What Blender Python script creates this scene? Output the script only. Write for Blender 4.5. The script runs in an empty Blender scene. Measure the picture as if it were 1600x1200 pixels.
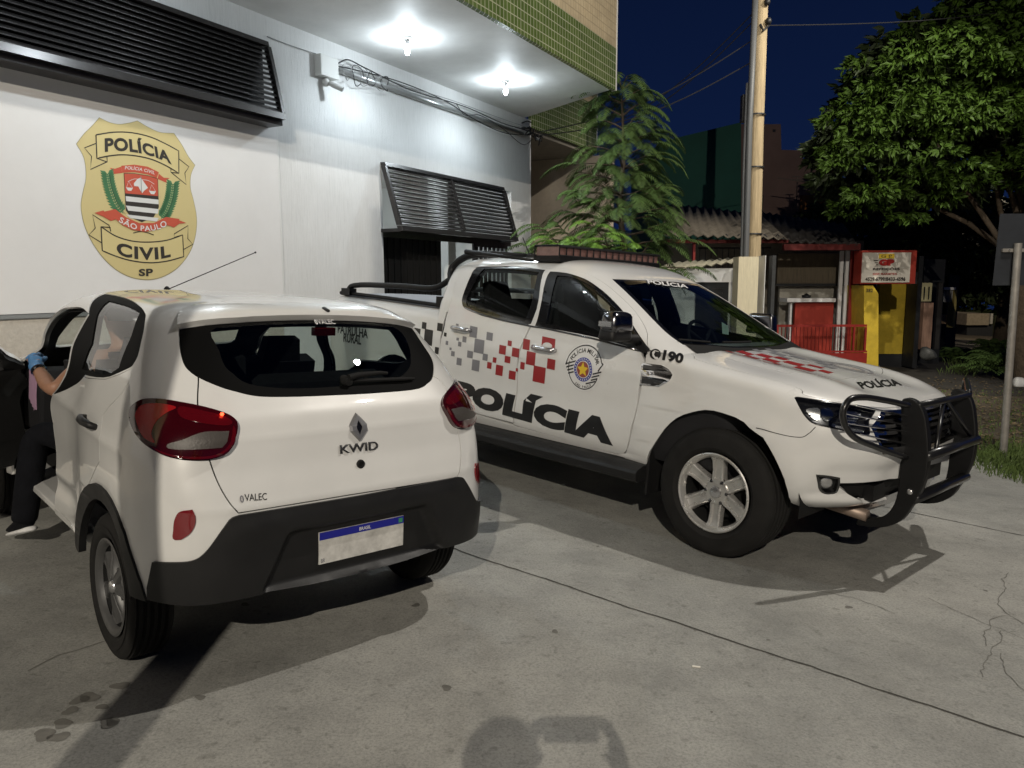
import bpy, bmesh, math, random
import numpy as np
from mathutils import Vector, Matrix
from mathutils.bvhtree import BVHTree
from mathutils.geometry import delaunay_2d_cdt
random.seed(7)
rng = np.random.default_rng(7)
scene = bpy.context.scene
col = scene.collection

# ------------------------------------------------------------ camera
F_PX, PITCH, ROLL, CAM_H = 1201.7, 0.1335, 0.0028, 1.5555      # focal length in pixels of a 1600 wide frame
GA, GB = -0.045, -0.008                                         # fall of the forecourt: z = GA x + GB y
_fw = np.array([0, math.cos(PITCH), -math.sin(PITCH)]); _rt = np.array([1., 0, 0]); _dn = np.cross(_fw, _rt)
_rt2 = _rt*math.cos(ROLL) + _dn*math.sin(ROLL); _dn2 = np.cross(_fw, _rt2)
CAMM = np.stack([_rt2, _dn2, _fw]); CAMO = np.array([0, 0, CAM_H])
cd = bpy.data.cameras.new('camera'); cam = bpy.data.objects.new('camera', cd); col.objects.link(cam)
cd.sensor_width = 36; cd.lens = F_PX/1600*36; cd.clip_start = 0.05; cd.clip_end = 600
cam.matrix_world = Matrix(((_rt2[0], -_dn2[0], -_fw[0], 0), (_rt2[1], -_dn2[1], -_fw[1], 0), (_rt2[2], -_dn2[2], -_fw[2], CAM_H), (0, 0, 0, 1)))
scene.camera = cam
scene.render.resolution_x, scene.render.resolution_y = 1024, 768

# ------------------------------------------------------------ world: deep blue dusk sky
world = bpy.data.worlds.new('World'); scene.world = world; world.use_nodes = True
wn = world.node_tree.nodes; wl = world.node_tree.links
bg = wn['Background']; tc = wn.new('ShaderNodeTexCoord'); sx = wn.new('ShaderNodeSeparateXYZ'); cr = wn.new('ShaderNodeValToRGB')
wl.new(tc.outputs['Generated'], sx.inputs[0]); wl.new(sx.outputs['Z'], cr.inputs[0]); wl.new(cr.outputs[0], bg.inputs[0])
cr.color_ramp.elements[0].position = 0.0; cr.color_ramp.elements[0].color = (0.0048, 0.0125, 0.050, 1)
cr.color_ramp.elements[1].position = 0.5; cr.color_ramp.elements[1].color = (0.0018, 0.0048, 0.020, 1)
bg.inputs[1].default_value = 1.0
vs = scene.view_settings; vs.view_transform = 'Standard'; vs.look = 'None'; vs.exposure = 0; vs.gamma = 1; vs.use_curve_mapping = False

# ------------------------------------------------------------ lamps (a street lamp behind the camera, one over the kerb; the bulbs come with their builder)
def lamp(name, loc, power, color, radius, kind='POINT', target=None, spot=None):
    l = bpy.data.lights.new(name, kind); l.energy = power; l.color = color
    if kind != 'AREA': l.shadow_soft_size = radius
    o = bpy.data.objects.new(name, l); o.location = loc; col.objects.link(o)
    if target is not None: o.rotation_euler = (Vector(target)-Vector(loc)).to_track_quat('-Z', 'Y').to_euler()
    if spot: l.spot_size = spot; l.spot_blend = 0.5
    return o
LAMP_A = (-.95, -12.0, 8.7); LAMP_C = (4.95, 4.9, 8.2)
WARM = (1.0, 0.905, 0.76); COOL = (0.82, 0.93, 1.0)
lamp('street_lamp_light', LAMP_A, 7400, WARM, 0.045, 'SPOT', (0, 4, 0), math.radians(100))
lamp('street_lamp_light', LAMP_C, 1500, (1.0, .94, .85), 0.06, 'SPOT', (4.6, 6.0, 0), math.radians(158))
LAMP_D, ADDED_LAMP_E = (6.9, 9.4, 7.8), (22.0, 30.0, 7.5)
lamp('street_lamp_light', LAMP_D, 1900, (1.0, .93, .80), 0.07, 'SPOT', (4.6, 16.0, .8), math.radians(70))
lamp('street_lamp_light', ADDED_LAMP_E, 2600, (1.0, .85, .62), 0.1, 'SPOT', (21, 33, 0), math.radians(150))  # added light that brightens the far house, no source seen there

# ------------------------------------------------------------ image rays
def pray(u, v): return CAMM.T @ np.array([(u-800)/F_PX, (v-600)/F_PX, 1.0])
def on_y(u, v, y): r = pray(u, v); return Vector(CAMO + r*(y/r[1]))
def on_ground(u, v, lift=0):
    r = pray(u, v); return Vector(CAMO + r*(-(CAM_H-lift)/(r[2]-GA*r[0]-GB*r[1])))
def gz(x, y): return GA*x + GB*y
WAZ = math.radians(28.6)
WD = np.array([math.sin(WAZ), math.cos(WAZ), 0]); WN = np.array([math.cos(WAZ), -math.sin(WAZ), 0]); WALL = 6.0
def on_wall(u, v, off=0.0):                                     # -> (s along wall, z)
    r = pray(u, v); t = -(WALL-off)/(r @ WN); P = CAMO + r*t; return float(P @ WD), float(P[2])
def wp(s, z, off=0.0): return Vector(WD*s - WN*(WALL-off) + np.array([0, 0, z]))
def frame(yaw):
    n = np.array([-GA, -GB, 1.]); n /= np.linalg.norm(n)
    f = np.array([math.cos(yaw), math.sin(yaw), 0]); f -= n*(f@n); f /= np.linalg.norm(f); l = np.cross(n, f)
    return np.stack([f, l, n], 1)
class Pose:
    def __init__(s, x, y, yaw):
        s.R = frame(yaw); s.o = np.array([x, y, gz(x, y)])
        s.M = Matrix([[*s.R[i], s.o[i]] for i in range(3)] + [[0, 0, 0, 1]])
    def ray(s, u, v): return s.R.T @ (CAMO-s.o), s.R.T @ pray(u, v)
    def on(s, u, v, axis, val):
        o, d = s.ray(u, v); return o + d*((val-o[axis])/d[axis])
    def loc(s, W): return s.R.T @ (np.array(W)-s.o)

# ------------------------------------------------------------ objects, tags
def tag(o, label=None, cat=None, group=None, kind=None):
    if label: o['label'] = label
    if cat: o['category'] = cat
    if group: o['group'] = group
    if kind: o['kind'] = kind
    return o
def thing(name, label, cat, loc=(0, 0, 0), rotz=0, group=None, matrix=None):
    o = bpy.data.objects.new(name, None); col.objects.link(o)
    if matrix is not None: o.matrix_world = matrix
    else: o.location = loc; o.rotation_euler = (0, 0, rotz)
    o.empty_display_size = 0.2
    return tag(o, label, cat, group)
def mesh_obj(name, verts, faces, m, parent=None, smooth=False, sharp=None):
    me = bpy.data.meshes.new(name); me.from_pydata([tuple(map(float, p)) for p in verts], [], [tuple(map(int, f)) for f in faces]); me.update()
    if smooth: me.polygons.foreach_set('use_smooth', [True]*len(me.polygons))
    o = bpy.data.objects.new(name, me); col.objects.link(o)
    if m is not None: me.materials.append(m)
    if parent is not None: o.parent = parent
    if smooth and sharp: me.set_sharp_from_angle(angle=math.radians(sharp))
    return o
def bm_obj(name, bm, m, parent=None, smooth=False, sharp=None, bevel=0, seg=2):
    if bevel:
        es = [e for e in bm.edges if len(e.link_faces) == 2 and e.calc_face_angle(0) > 0.5]
        bmesh.ops.bevel(bm, geom=es, offset=bevel, segments=seg, affect='EDGES', profile=0.6, clamp_overlap=True)
    me = bpy.data.meshes.new(name); bm.normal_update(); bm.to_mesh(me); bm.free()
    if smooth: me.polygons.foreach_set('use_smooth', [True]*len(me.polygons))
    o = bpy.data.objects.new(name, me); col.objects.link(o)
    if m is not None: me.materials.append(m)
    if parent is not None: o.parent = parent
    if smooth and sharp: me.set_sharp_from_angle(angle=math.radians(sharp))
    return o
def add_mat(o, m): o.data.materials.append(m); return len(o.data.materials)-1
def add_box(bm, c, size, rot=None, taper=None):
    M = Matrix.Translation(Vector(c)) @ ((rot.to_4x4() if rot is not None else Matrix.Identity(4)))
    vs_ = []
    for z in (-.5, .5):
        k = 1 if (taper is None or z < 0) else taper
        for x, y in ((-.5, -.5), (.5, -.5), (.5, .5), (-.5, .5)):
            vs_.append(bm.verts.new(M @ Vector((x*size[0]*k, y*size[1]*k, z*size[2]))))
    for f in ((3, 2, 1, 0), (4, 5, 6, 7), (0, 1, 5, 4), (1, 2, 6, 5), (2, 3, 7, 6), (3, 0, 4, 7)): bm.faces.new([vs_[i] for i in f])
def add_prism(bm, pts, axis, a, b):
    """extrude a closed 2D outline along an axis (0,1,2) from a to b"""
    def P(p, t):
        q = [0, 0, 0]; q[axis] = t; o = [i for i in range(3) if i != axis]; q[o[0]] = p[0]; q[o[1]] = p[1]; return Vector(q)
    A_ = [bm.verts.new(P(p, a)) for p in pts]; B_ = [bm.verts.new(P(p, b)) for p in pts]; n = len(pts)
    fs = [bm.faces.new(A_), bm.faces.new(B_[::-1])]
    for i in range(n): fs.append(bm.faces.new((A_[i], B_[i], B_[(i+1) % n], A_[(i+1) % n])))
    bmesh.ops.recalc_face_normals(bm, faces=fs)
def add_tube(bm, pts, r, seg=10, caps=True):
    pts = [Vector(p) for p in pts]; rs = r if isinstance(r, (list, tuple)) else [r]*len(pts)
    t0 = (pts[1]-pts[0]).normalized(); up = Vector((0, 0, 1)) if abs(t0.z) < 0.9 else Vector((1, 0, 0)); nx = t0.cross(up).normalized()
    rings = []
    for i, p in enumerate(pts):
        t = (pts[min(i+1, len(pts)-1)]-pts[max(i-1, 0)]).normalized()
        nx = (nx - t*nx.dot(t)).normalized(); ny = t.cross(nx)
        rings.append([bm.verts.new(p + (nx*math.cos(a)+ny*math.sin(a))*rs[i]) for a in (2*math.pi*k/seg for k in range(seg))])
    for a, b in zip(rings, rings[1:]):
        for k in range(seg): bm.faces.new((a[k], a[(k+1) % seg], b[(k+1) % seg], b[k]))
    if caps: bm.faces.new(rings[0][::-1]); bm.faces.new(rings[-1])
def add_lathe(bm, prof, axis='y', seg=48, c=(0, 0, 0), close=False):
    """prof: list of (radius, t along axis)"""
    rings = []; c = Vector(c)
    for r, t in prof:
        ring = []
        for k in range(seg):
            a = 2*math.pi*k/seg; ca, sa = r*math.cos(a), r*math.sin(a)
            ring.append(bm.verts.new(c + Vector({'y': (ca, t, sa), 'z': (ca, sa, t), 'x': (t, ca, sa)}[axis])))
        rings.append(ring)
    for a, b in zip(rings, rings[1:]):
        for k in range(seg): bm.faces.new((a[k], b[k], b[(k+1) % seg], a[(k+1) % seg]))
    if close:
        bm.faces.new(rings[0]); bm.faces.new(rings[-1][::-1])
def add_ball(bm, c, r, seg=12, scale=(1, 1, 1), rot=None):
    M = Matrix.Translation(Vector(c)) @ (rot.to_4x4() if rot is not None else Matrix.Identity(4)) @ Matrix.Diagonal((*scale, 1))
    bmesh.ops.create_uvsphere(bm, u_segments=seg, v_segments=max(6, seg//2), radius=r, matrix=M)
def catmull(pts, per=6, closed=True, sharp=()):
    """smooth curve through points; indices in sharp stay corners"""
    pts = [np.array(p, float) for p in pts]; n = len(pts); out = []
    for i in range(n if closed else n-1):
        p1, p2 = pts[i], pts[(i+1) % n]
        p0 = pts[i-1] if (closed or i > 0) else 2*p1-p2
        p3 = pts[(i+2) % n] if (closed or i+2 < n) else 2*p2-p1
        if i in sharp: p0 = 2*p1-p2
        if (i+1) % n in sharp: p3 = 2*p2-p1
        d01, d12, d23 = [max(np.linalg.norm(b-a), 1e-9)**.5 for a, b in ((p0, p1), (p1, p2), (p2, p3))]
        m1 = (p1-p0)/d01 - (p2-p0)/(d01+d12) + (p2-p1)/d12; m2 = (p2-p1)/d12 - (p3-p1)/(d12+d23) + (p3-p2)/d23
        m1 = m1*d12; m2 = m2*d12
        for k in range(per):
            t = k/per; out.append((2*t**3-3*t**2+1)*p1 + (t**3-2*t**2+t)*m1 + (-2*t**3+3*t**2)*p2 + (t**3-t**2)*m2)
    if not closed: out.append(pts[-1])
    return out
def pip(P, poly):
    """points in polygon, vectorised"""
    P = np.asarray(P); poly = np.asarray(poly); x, y = P[:, 0], P[:, 1]; ins = np.zeros(len(P), bool)
    x1, y1 = poly[:, 0], poly[:, 1]; x2, y2 = np.roll(x1, -1), np.roll(y1, -1)
    for a, b, c_, d_ in zip(x1, y1, x2, y2):
        if b == d_: continue
        ins ^= ((b > y) != (d_ > y)) & (x < (c_-a)*(y-b)/(d_-b)+a)
    return ins
def seg_dist(P, poly):
    P = np.asarray(P); best = np.full(len(P), 1e9); q = np.asarray(poly)
    for a, b in zip(q, np.roll(q, -1, 0)):
        ab = b-a; t = np.clip(((P-a)@ab)/max(ab@ab, 1e-12), 0, 1); best = np.minimum(best, np.linalg.norm(P-(a+t[:, None]*ab), axis=1))
    return best
# ------------------------------------------------------------ materials
def mat(name, color, rough=0.5, metal=0.0, coat=0.0, spec=0.5, bump=0.0, bscale=50, cvar=0.0, cscale=6, stretch=(1, 1, 1), rvar=0.0, emit=None, estr=1.0, coords='Object', coat_rough=0.03, dist=0.02):
    m = bpy.data.materials.new(name); m.use_nodes = True; nt = m.node_tree; N, L = nt.nodes, nt.links; b = N['Principled BSDF']
    b.inputs['Base Color'].default_value = (*color, 1); b.inputs['Roughness'].default_value = rough; b.inputs['Metallic'].default_value = metal
    b.inputs['Coat Weight'].default_value = coat; b.inputs['Coat Roughness'].default_value = coat_rough; b.inputs['Specular IOR Level'].default_value = spec
    if emit: b.inputs['Emission Color'].default_value = (*emit, 1); b.inputs['Emission Strength'].default_value = estr
    if bump or cvar or rvar:
        t = N.new('ShaderNodeTexCoord'); mp = N.new('ShaderNodeMapping'); mp.inputs['Scale'].default_value = stretch; L.new(t.outputs[coords], mp.inputs[0])
    if cvar:
        n = N.new('ShaderNodeTexNoise'); n.inputs['Scale'].default_value = cscale; n.inputs['Detail'].default_value = 8; n.inputs['Roughness'].default_value = 0.65; L.new(mp.outputs[0], n.inputs[0])
        r = N.new('ShaderNodeValToRGB'); r.color_ramp.elements[0].position = .3; r.color_ramp.elements[1].position = .72
        r.color_ramp.elements[0].color = (*[c*(1-cvar) for c in color], 1); r.color_ramp.elements[1].color = (*[min(1, c*(1+cvar*.6)) for c in color], 1)
        L.new(n.outputs[0], r.inputs[0]); L.new(r.outputs[0], b.inputs['Base Color'])
    if rvar:
        n = N.new('ShaderNodeTexNoise'); n.inputs['Scale'].default_value = cscale*1.7; n.inputs['Detail'].default_value = 6; L.new(mp.outputs[0], n.inputs[0])
        r = N.new('ShaderNodeMapRange'); r.inputs[1].default_value = .3; r.inputs[2].default_value = .7; r.inputs[3].default_value = max(0, rough-rvar); r.inputs[4].default_value = rough+rvar
        L.new(n.outputs[0], r.inputs[0]); L.new(r.outputs[0], b.inputs['Roughness'])
    if bump:
        n = N.new('ShaderNodeTexNoise'); n.inputs['Scale'].default_value = bscale; n.inputs['Detail'].default_value = 4; L.new(mp.outputs[0], n.inputs[0])
        bp = N.new('ShaderNodeBump'); bp.inputs['Strength'].default_value = bump; bp.inputs['Distance'].default_value = dist; L.new(n.outputs[0], bp.inputs['Height']); L.new(bp.outputs[0], b.inputs['Normal'])
    return m
def glass_mat(name, tint, ior=1.45, rough=0.0, gloss=1.0):
    """thin pane: coloured see-through layer under a fresnel reflection"""
    m = bpy.data.materials.new(name); m.use_nodes = True; nt = m.node_tree; N, L = nt.nodes, nt.links
    N.remove(N['Principled BSDF']); out = N['Material Output']
    t = N.new('ShaderNodeBsdfTransparent'); t.inputs[0].default_value = (*tint, 1)
    g = N.new('ShaderNodeBsdfGlossy'); g.inputs['Roughness'].default_value = rough; g.inputs[0].default_value = (gloss, gloss, gloss, 1)
    ge = N.new('ShaderNodeNewGeometry'); dt = N.new('ShaderNodeVectorMath'); dt.operation = 'DOT_PRODUCT'; L.new(ge.outputs['Normal'], dt.inputs[0]); L.new(ge.outputs['Incoming'], dt.inputs[1])
    def mth(op, a, b):
        n = N.new('ShaderNodeMath'); n.operation = op
        for i, q in enumerate((a, b)):
            if q is None: continue
            if isinstance(q, (int, float)): n.inputs[i].default_value = q
            else: L.new(q, n.inputs[i])
        return n.outputs[0]
    sch = mth('ADD', mth('MULTIPLY', mth('POWER', mth('SUBTRACT', 1.0, mth('ABSOLUTE', dt.outputs['Value'], None)), 5.0), .92), .055*gloss)
    mx = N.new('ShaderNodeMixShader'); f = sch.node
    L.new(f.outputs[0], mx.inputs[0]); L.new(t.outputs[0], mx.inputs[1]); L.new(g.outputs[0], mx.inputs[2]); L.new(mx.outputs[0], out.inputs[0])
    return m
def nodes_of(m): return m.node_tree.nodes, m.node_tree.links, m.node_tree.nodes['Principled BSDF']
M = {}
M['paint'] = mat('white_car_paint', (.70, .70, .69), .32, coat=1.0, cvar=.05, cscale=2.5, rvar=.05)
M['kpaint'] = mat('white_car_paint', (.70, .70, .685), .34, coat=1.0, cvar=.06, cscale=2.0, rvar=.06)
M['plastic'] = mat('black_trim_plastic', (.012, .012, .0125), .5, spec=.35, bump=.25, bscale=500, cvar=.25, cscale=5, rvar=.08, dist=.001)
M['gloss_black'] = mat('gloss_black_trim', (.008, .008, .009), .12, coat=1)
M['matte_black'] = mat('matte_black', (.009, .009, .009), .75, spec=.25)
M['under'] = mat('underbody_black', (.006, .006, .006), .9)
M['rubber'] = mat('tyre_rubber', (.013, .0125, .012), .8, spec=.25, cvar=.35, cscale=9, bump=.2, bscale=120, dist=.002)
M['alloy'] = mat('alloy_rim', (.62, .61, .59), .32, metal=.75, cvar=.12, cscale=14, rvar=.08)
M['hubcap'] = mat('wheel_cover_grey', (.085, .085, .085), .42, metal=.3, cvar=.2, cscale=12)
M['chrome'] = mat('chrome', (.75, .75, .76), .09, metal=1)
M['dark_chrome'] = mat('dark_chrome', (.16, .16, .17), .2, metal=1)
M['silver'] = mat('silver_trim', (.55, .55, .56), .25, metal=.9)
M['steel_black'] = mat('powder_coated_black', (.005, .005, .0055), .5, spec=.3, bump=.12, bscale=300, cvar=.3, cscale=9, dist=.001)
M['glass'] = glass_mat('tinted_glass', (.74, .79, .77))
M['glass_dark'] = glass_mat('rear_glass', (.60, .66, .64))
M['glass_clear'] = glass_mat('clear_lens', (.9, .92, .92))
M['glass_ws'] = glass_mat('windshield_glass', (.42, .48, .48))
M['frit'] = mat('printed_glass_border', (.004, .004, .004), .6, spec=.05)
M['door_black'] = mat('black_door_card', (.006, .006, .006), .8)
M['reflector_red'] = mat('red_reflector', (.17, .004, .008), .2, coat=1)
M['red_lens'] = mat('red_lens', (.085, .0022, .004), .12, coat=1)
M['red_deep'] = mat('deep_red_lens', (.035, .001, .002), .12, coat=1)
M['clear_ref'] = mat('clear_reflector', (.055, .048, .043), .45, metal=.1, bump=.5, bscale=140, dist=.002)
M['interior'] = mat('interior_trim', (.016, .016, .018), .8, spec=.25)
M['seat'] = mat('seat_fabric', (.018, .018, .02), .95, spec=.2, cvar=.3, cscale=30)
M['decal_black'] = mat('black_vinyl', (.012, .012, .013), .3)
M['decal_grey'] = mat('grey_vinyl', (.20, .20, .22), .3)
M['decal_red'] = mat('red_vinyl', (.30, .022, .025), .3)
M['decal_white'] = mat('white_vinyl', (.72, .72, .72), .35)
M['decal_blue'] = mat('blue_vinyl', (.05, .06, .30), .3)
M['decal_yellow'] = mat('yellow_vinyl', (.75, .52, .04), .3)
M['decal_brown'] = mat('brown_vinyl', (.28, .07, .05), .3)
M['seam'] = mat('panel_seam', (.01, .01, .01), .8)
# ------------------------------------------------------------ body surfaces
def rows_interp(rows):
    R = np.array(rows, float); K = len(R)
    def f(v):
        v = np.clip(v, 0, K-1-1e-9); i = np.floor(v).astype(int); t = (v-i)[:, None]
        p1, p2 = R[i], R[i+1]; p0 = R[np.maximum(i-1, 0)]; p3 = R[np.minimum(i+2, K-1)]
        m1 = (p2-p0)/2; m2 = (p3-p1)/2
        return (2*t**3-3*t**2+1)*p1 + (t**3-2*t**2+t)*m1 + (-2*t**3+3*t**2)*p2 + (t**3-t**2)*m2
    return f, K-1
class Surf:
    """closed car shell. s in [-5,5]: 0 rear centre, 1..2 rear corner, 2..3 side, 3..4 front corner, 5 front centre (negative s = right side, y<0)"""
    def __init__(self, rows, post, ns=(10, 14, 60, 14, 10), nv=6):
        self.f, self.K = rows_interp(rows); self.post = post
        ss = np.concatenate([np.linspace(i, i+1, n, endpoint=False) for i, n in enumerate(ns)] + [[5.0]]); ss = np.concatenate([-ss[::-1], ss[1:]])
        vv = np.linspace(0, self.K, self.K*nv+1)
        S, V = np.meshgrid(ss, vv); self.uv = np.stack([S.ravel(), V.ravel()], 1); P = self.P(self.uv); self.pts = P
        nx, ny = len(ss), len(vv); tr = []
        for j in range(ny-1):
            for i in range(nx-1):
                a = j*nx+i; b = a+1; c = a+nx+1; d = a+nx
                tr += [(a, b, c), (a, c, d)]
        self.tris = tr; self.bvh = BVHTree.FromPolygons([tuple(p) for p in P], tr)
    def P(self, uv):
        uv = np.atleast_2d(np.asarray(uv, float)); s, v = (uv[:, 0]+5) % 10-5, uv[:, 1]
        z, W, Xr, Xf, cxr, cyr, cxf, cyf, n, bowr, bowf = self.f(v).T
        sg = np.where(s < 0, -1., 1.); a = np.abs(s); W = np.maximum(W, 1e-4)
        cyr = np.minimum(cyr, W*.999); cyf = np.minimum(cyf, W*.999)
        x = np.zeros_like(s); y = np.zeros_like(s)
        def corner(t, cx, cy, n):            # t 0..1 from end face to side
            ph = t*math.pi/2; c_, s_ = np.cos(ph), np.sin(ph)
            return cx*(1-np.maximum(c_, 1e-9)**(2/n)), cy*np.maximum(s_, 1e-9)**(2/n)
        k = a <= 1; x = np.where(k, Xr, x); y = np.where(k, a*(W-cyr), y)
        k = (a > 1) & (a <= 2); dx, dy = corner(np.clip(a-1, 0, 1), cxr, cyr, n); x = np.where(k, Xr+dx, x); y = np.where(k, W-cyr+dy, y)
        k = (a > 2) & (a <= 3); t = a-2; x = np.where(k, (Xr+cxr)*(1-t)+(Xf-cxf)*t, x); y = np.where(k, W, y)
        k = (a > 3) & (a <= 4); dx, dy = corner(np.clip(4-a, 0, 1), cxf, cyf, n); x = np.where(k, Xf-dx, x); y = np.where(k, W-cyf+dy, y)
        k = a > 4; x = np.where(k, Xf, x); y = np.where(k, (5-a)*(W-cyf), y)
        q = (y/W)**2
        fr = np.clip((a-2)/1.0, 0, 1); x = x + bowr*q*(1-fr) - bowf*q*fr
        return self.post(x, y*sg, z, s, v)
    def N(self, uv):
        uv = np.atleast_2d(np.asarray(uv, float)); e = 2e-3
        hi = uv.copy(); lo = uv.copy(); hi[:, 1] = np.minimum(uv[:, 1]+e, self.K); lo[:, 1] = np.maximum(uv[:, 1]-e, 0)
        ds = self.P(uv+[e, 0]) - self.P(uv-[e, 0]); dv = self.P(hi)-self.P(lo)
        n = np.cross(ds, dv); L = np.linalg.norm(n, axis=1, keepdims=True); n = np.where(L > 1e-12, n/np.maximum(L, 1e-12), [[0, 0, 1.]])
        # s runs rear -> left side -> front for s>0: make it point outward
        return -n if self.flip else n
    flip = True
    def _ray(self, o, d):
        h = self.bvh.ray_cast(Vector(o), Vector(d).normalized())
        if h[0] is None: return None
        i = h[2]; a, b, c = self.tris[i]; p = np.array(h[0]); A_, B_, C_ = self.pts[a], self.pts[b], self.pts[c]
        v0, v1, v2 = B_-A_, C_-A_, p-A_; d00, d01, d11, d20, d21 = v0@v0, v0@v1, v1@v1, v2@v0, v2@v1; den = d00*d11-d01*d01
        if abs(den) < 1e-16: w1 = w2 = 1/3
        else: w1 = (d11*d20-d01*d21)/den; w2 = (d00*d21-d01*d20)/den
        return (1-w1-w2)*self.uv[a] + w1*self.uv[b] + w2*self.uv[c]
    def side(self, pts, sg=-1): return self._chk([self._ray((x, sg*4, z), (0, -sg, 0)) for x, z in pts], pts)
    def rear(self, pts): return self._chk([self._ray((-9, y, z), (1, 0, 0)) for y, z in pts], pts)
    def front(self, pts): return self._chk([self._ray((9, y, z), (-1, 0, 0)) for y, z in pts], pts)
    def top(self, pts): return self._chk([self._ray((x, y, 6), (0, 0, -1)) for x, y in pts], pts)
    def pix(self, pts, pose): return self._chk([self._ray(*pose.ray(*p)) for p in pts], pts)
    def _chk(self, r, pts):
        bad = [p for p, q in zip(pts, r) if q is None]
        if bad: print('MISS', bad)
        r = [q for q in r if q is not None]
        return r
    def metric(self, uv):
        e = 1e-3; p = self.P([uv])[0]; a = np.linalg.norm(self.P([[uv[0]+e, uv[1]]])[0]-p)/e
        v1 = uv[1]-e if uv[1] > self.K-2*e else uv[1]+e; b = np.linalg.norm(self.P([[uv[0], v1]])[0]-p)/e
        return max(a, .02), max(b, .02)
    def grow(self, loop, d):
        """offset a loop outward (d>0) by d metres on the surface"""
        L = np.array(loop); ar = 0.5*np.sum(L[:, 0]*np.roll(L[:, 1], -1)-np.roll(L[:, 0], -1)*L[:, 1]); out = []
        for i in range(len(L)):
            a, b = self.metric(L[i]); sc = np.array([a, b]); t = (L[(i+1) % len(L)]-L[i-1])*sc; n = np.array([t[1], -t[0]]); n /= max(np.linalg.norm(n), 1e-9)
            if ar < 0: n = -n
            out.append(L[i]+n*d/sc)
        return out
def densify(loop, ds, dv):
    out = []; L = [np.array(p) for p in loop]
    for a, b in zip(L, L[1:]+L[:1]):
        n = max(1, int(math.ceil(max(abs(b[0]-a[0])/ds, abs(b[1]-a[1])/dv)))); out += [a+(b-a)*k/n for k in range(n)]
    return out
def cdt_region(loops, inside, ds, dv, smin, smax, vmin, vmax, warp=None):
    loops = [densify(l, ds, dv) for l in loops]; V = []; E = []
    for l in loops:
        b = len(V); V += [tuple(p) for p in l]; E += [(b+i, b+(i+1) % len(l)) for i in range(len(l))]
    gs = np.arange(smin+ds*.5, smax, ds); gv = np.arange(vmin+dv*.5, vmax, dv)
    G = np.stack(np.meshgrid(gs, gv), -1).reshape(-1, 2)
    if warp is not None: G = G[warp(G)]
    k = inside(G); G = G[k]
    if len(G):
        sc = np.array([1/ds, 1/dv]); dd = np.full(len(G), 1e9)
        for l in loops: dd = np.minimum(dd, seg_dist(G*sc, np.array(l)*sc))
        G = G[dd > .45]
    sc = np.array([1/ds, 1/dv])*.05
    pts = [Vector((float(a*sc[0]), float(b*sc[1]))) for a, b in V+[tuple(g) for g in G]]
    ov, oe, of, *_ = delaunay_2d_cdt(pts, E, [], 0, 1e-7)
    uv = np.array([(p[0]/sc[0], p[1]/sc[1]) for p in ov]); tri = np.array([f for f in of if len(f) == 3])
    cen = uv[tri].mean(1); tri = tri[inside(cen)]
    return uv, tri
def build_patch(name, uv, tri, Pf, Nf, m, parent, off=0.0, lip=0.012, back=0.0, lipmat=None):
    used = np.unique(tri); remap = -np.ones(len(uv), int); remap[used] = np.arange(len(used)); uv = uv[used]; tri = remap[tri]
    P = Pf(uv); N = Nf(uv)
    o = off(P, N) if callable(off) else off
    P = P + N*(o[:, None] if isinstance(o, np.ndarray) else o)
    # orientation
    a, b, c = P[tri[:, 0]], P[tri[:, 1]], P[tri[:, 2]]; fn = np.cross(b-a, c-a); flipm = np.einsum('ij,ij->i', fn, N[tri[:, 0]]) < 0
    tri = np.where(flipm[:, None], tri[:, ::-1], tri)
    verts = list(P); faces = [tuple(t) for t in tri]
    if lip:
        cnt = {}
        for t in tri:
            for i in range(3):
                e = (t[i], t[(i+1) % 3]); k = (min(e), max(e)); cnt.setdefault(k, []).append(e)
        be = [v[0] for v in cnt.values() if len(v) == 1]; bv = sorted({i for e in be for i in e}); m1 = {}; m2 = {}
        for i in bv: m1[i] = len(verts); verts.append(P[i])
        for i in bv: m2[i] = len(verts); verts.append(P[i]-N[i]*lip)
        for i, j in be: faces.append((m1[j], m1[i], m2[i], m2[j]))
    return mesh_obj(name, verts, faces, m, parent, smooth=True)
def panel(surf, name, outer, holes, m, parent, step=(.05, .12), off=0.0, lip=0.012):
    o = np.array(outer); hs = [np.array(h) for h in holes]
    def inside(G):
        k = pip(G, o)
        for h in hs: k &= ~pip(G, h)
        return k
    (a, b), (c, d) = o.min(0), o.max(0)
    uv, tri = cdt_region([outer]+list(holes), inside, step[0], step[1], a, c, b, d)
    return build_patch(name, uv, tri, surf.P, surf.N, m, parent, off, lip)
def mirror_obj(o, name=None, parent=None, m=None):
    me = o.data.copy(); me.transform(Matrix.Diagonal((1, -1, 1, 1))); me.flip_normals()
    c = bpy.data.objects.new(name or o.name.split('.')[0], me); col.objects.link(c); c.parent = parent or o.parent
    return c
def text_mesh(txt, size=1.0, bold=0.0, align='LEFT', shear=0.0, space=1.0, res=4, width=None):
    """2D triangulated lettering: returns verts (x,y), faces; baseline y=0"""
    cu = bpy.data.curves.new('t', 'FONT'); cu.body = txt; cu.size = size; cu.offset = bold; cu.align_x = align; cu.shear = shear; cu.space_character = space; cu.resolution_u = res; cu.fill_mode = 'FRONT'
    o = bpy.data.objects.new('t', cu); col.objects.link(o); dg = bpy.context.evaluated_depsgraph_get(); me = o.evaluated_get(dg).to_mesh()
    V = np.array([v.co[:2] for v in me.vertices]) if len(me.vertices) else np.zeros((0, 2)); Fc = [tuple(p.vertices) for p in me.polygons]
    o.evaluated_get(dg).to_mesh_clear(); bpy.data.objects.remove(o); bpy.data.curves.remove(cu)
    if width and len(V): V = V*[width/(V[:, 0].max()-V[:, 0].min()), 1]
    return V, Fc
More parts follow.
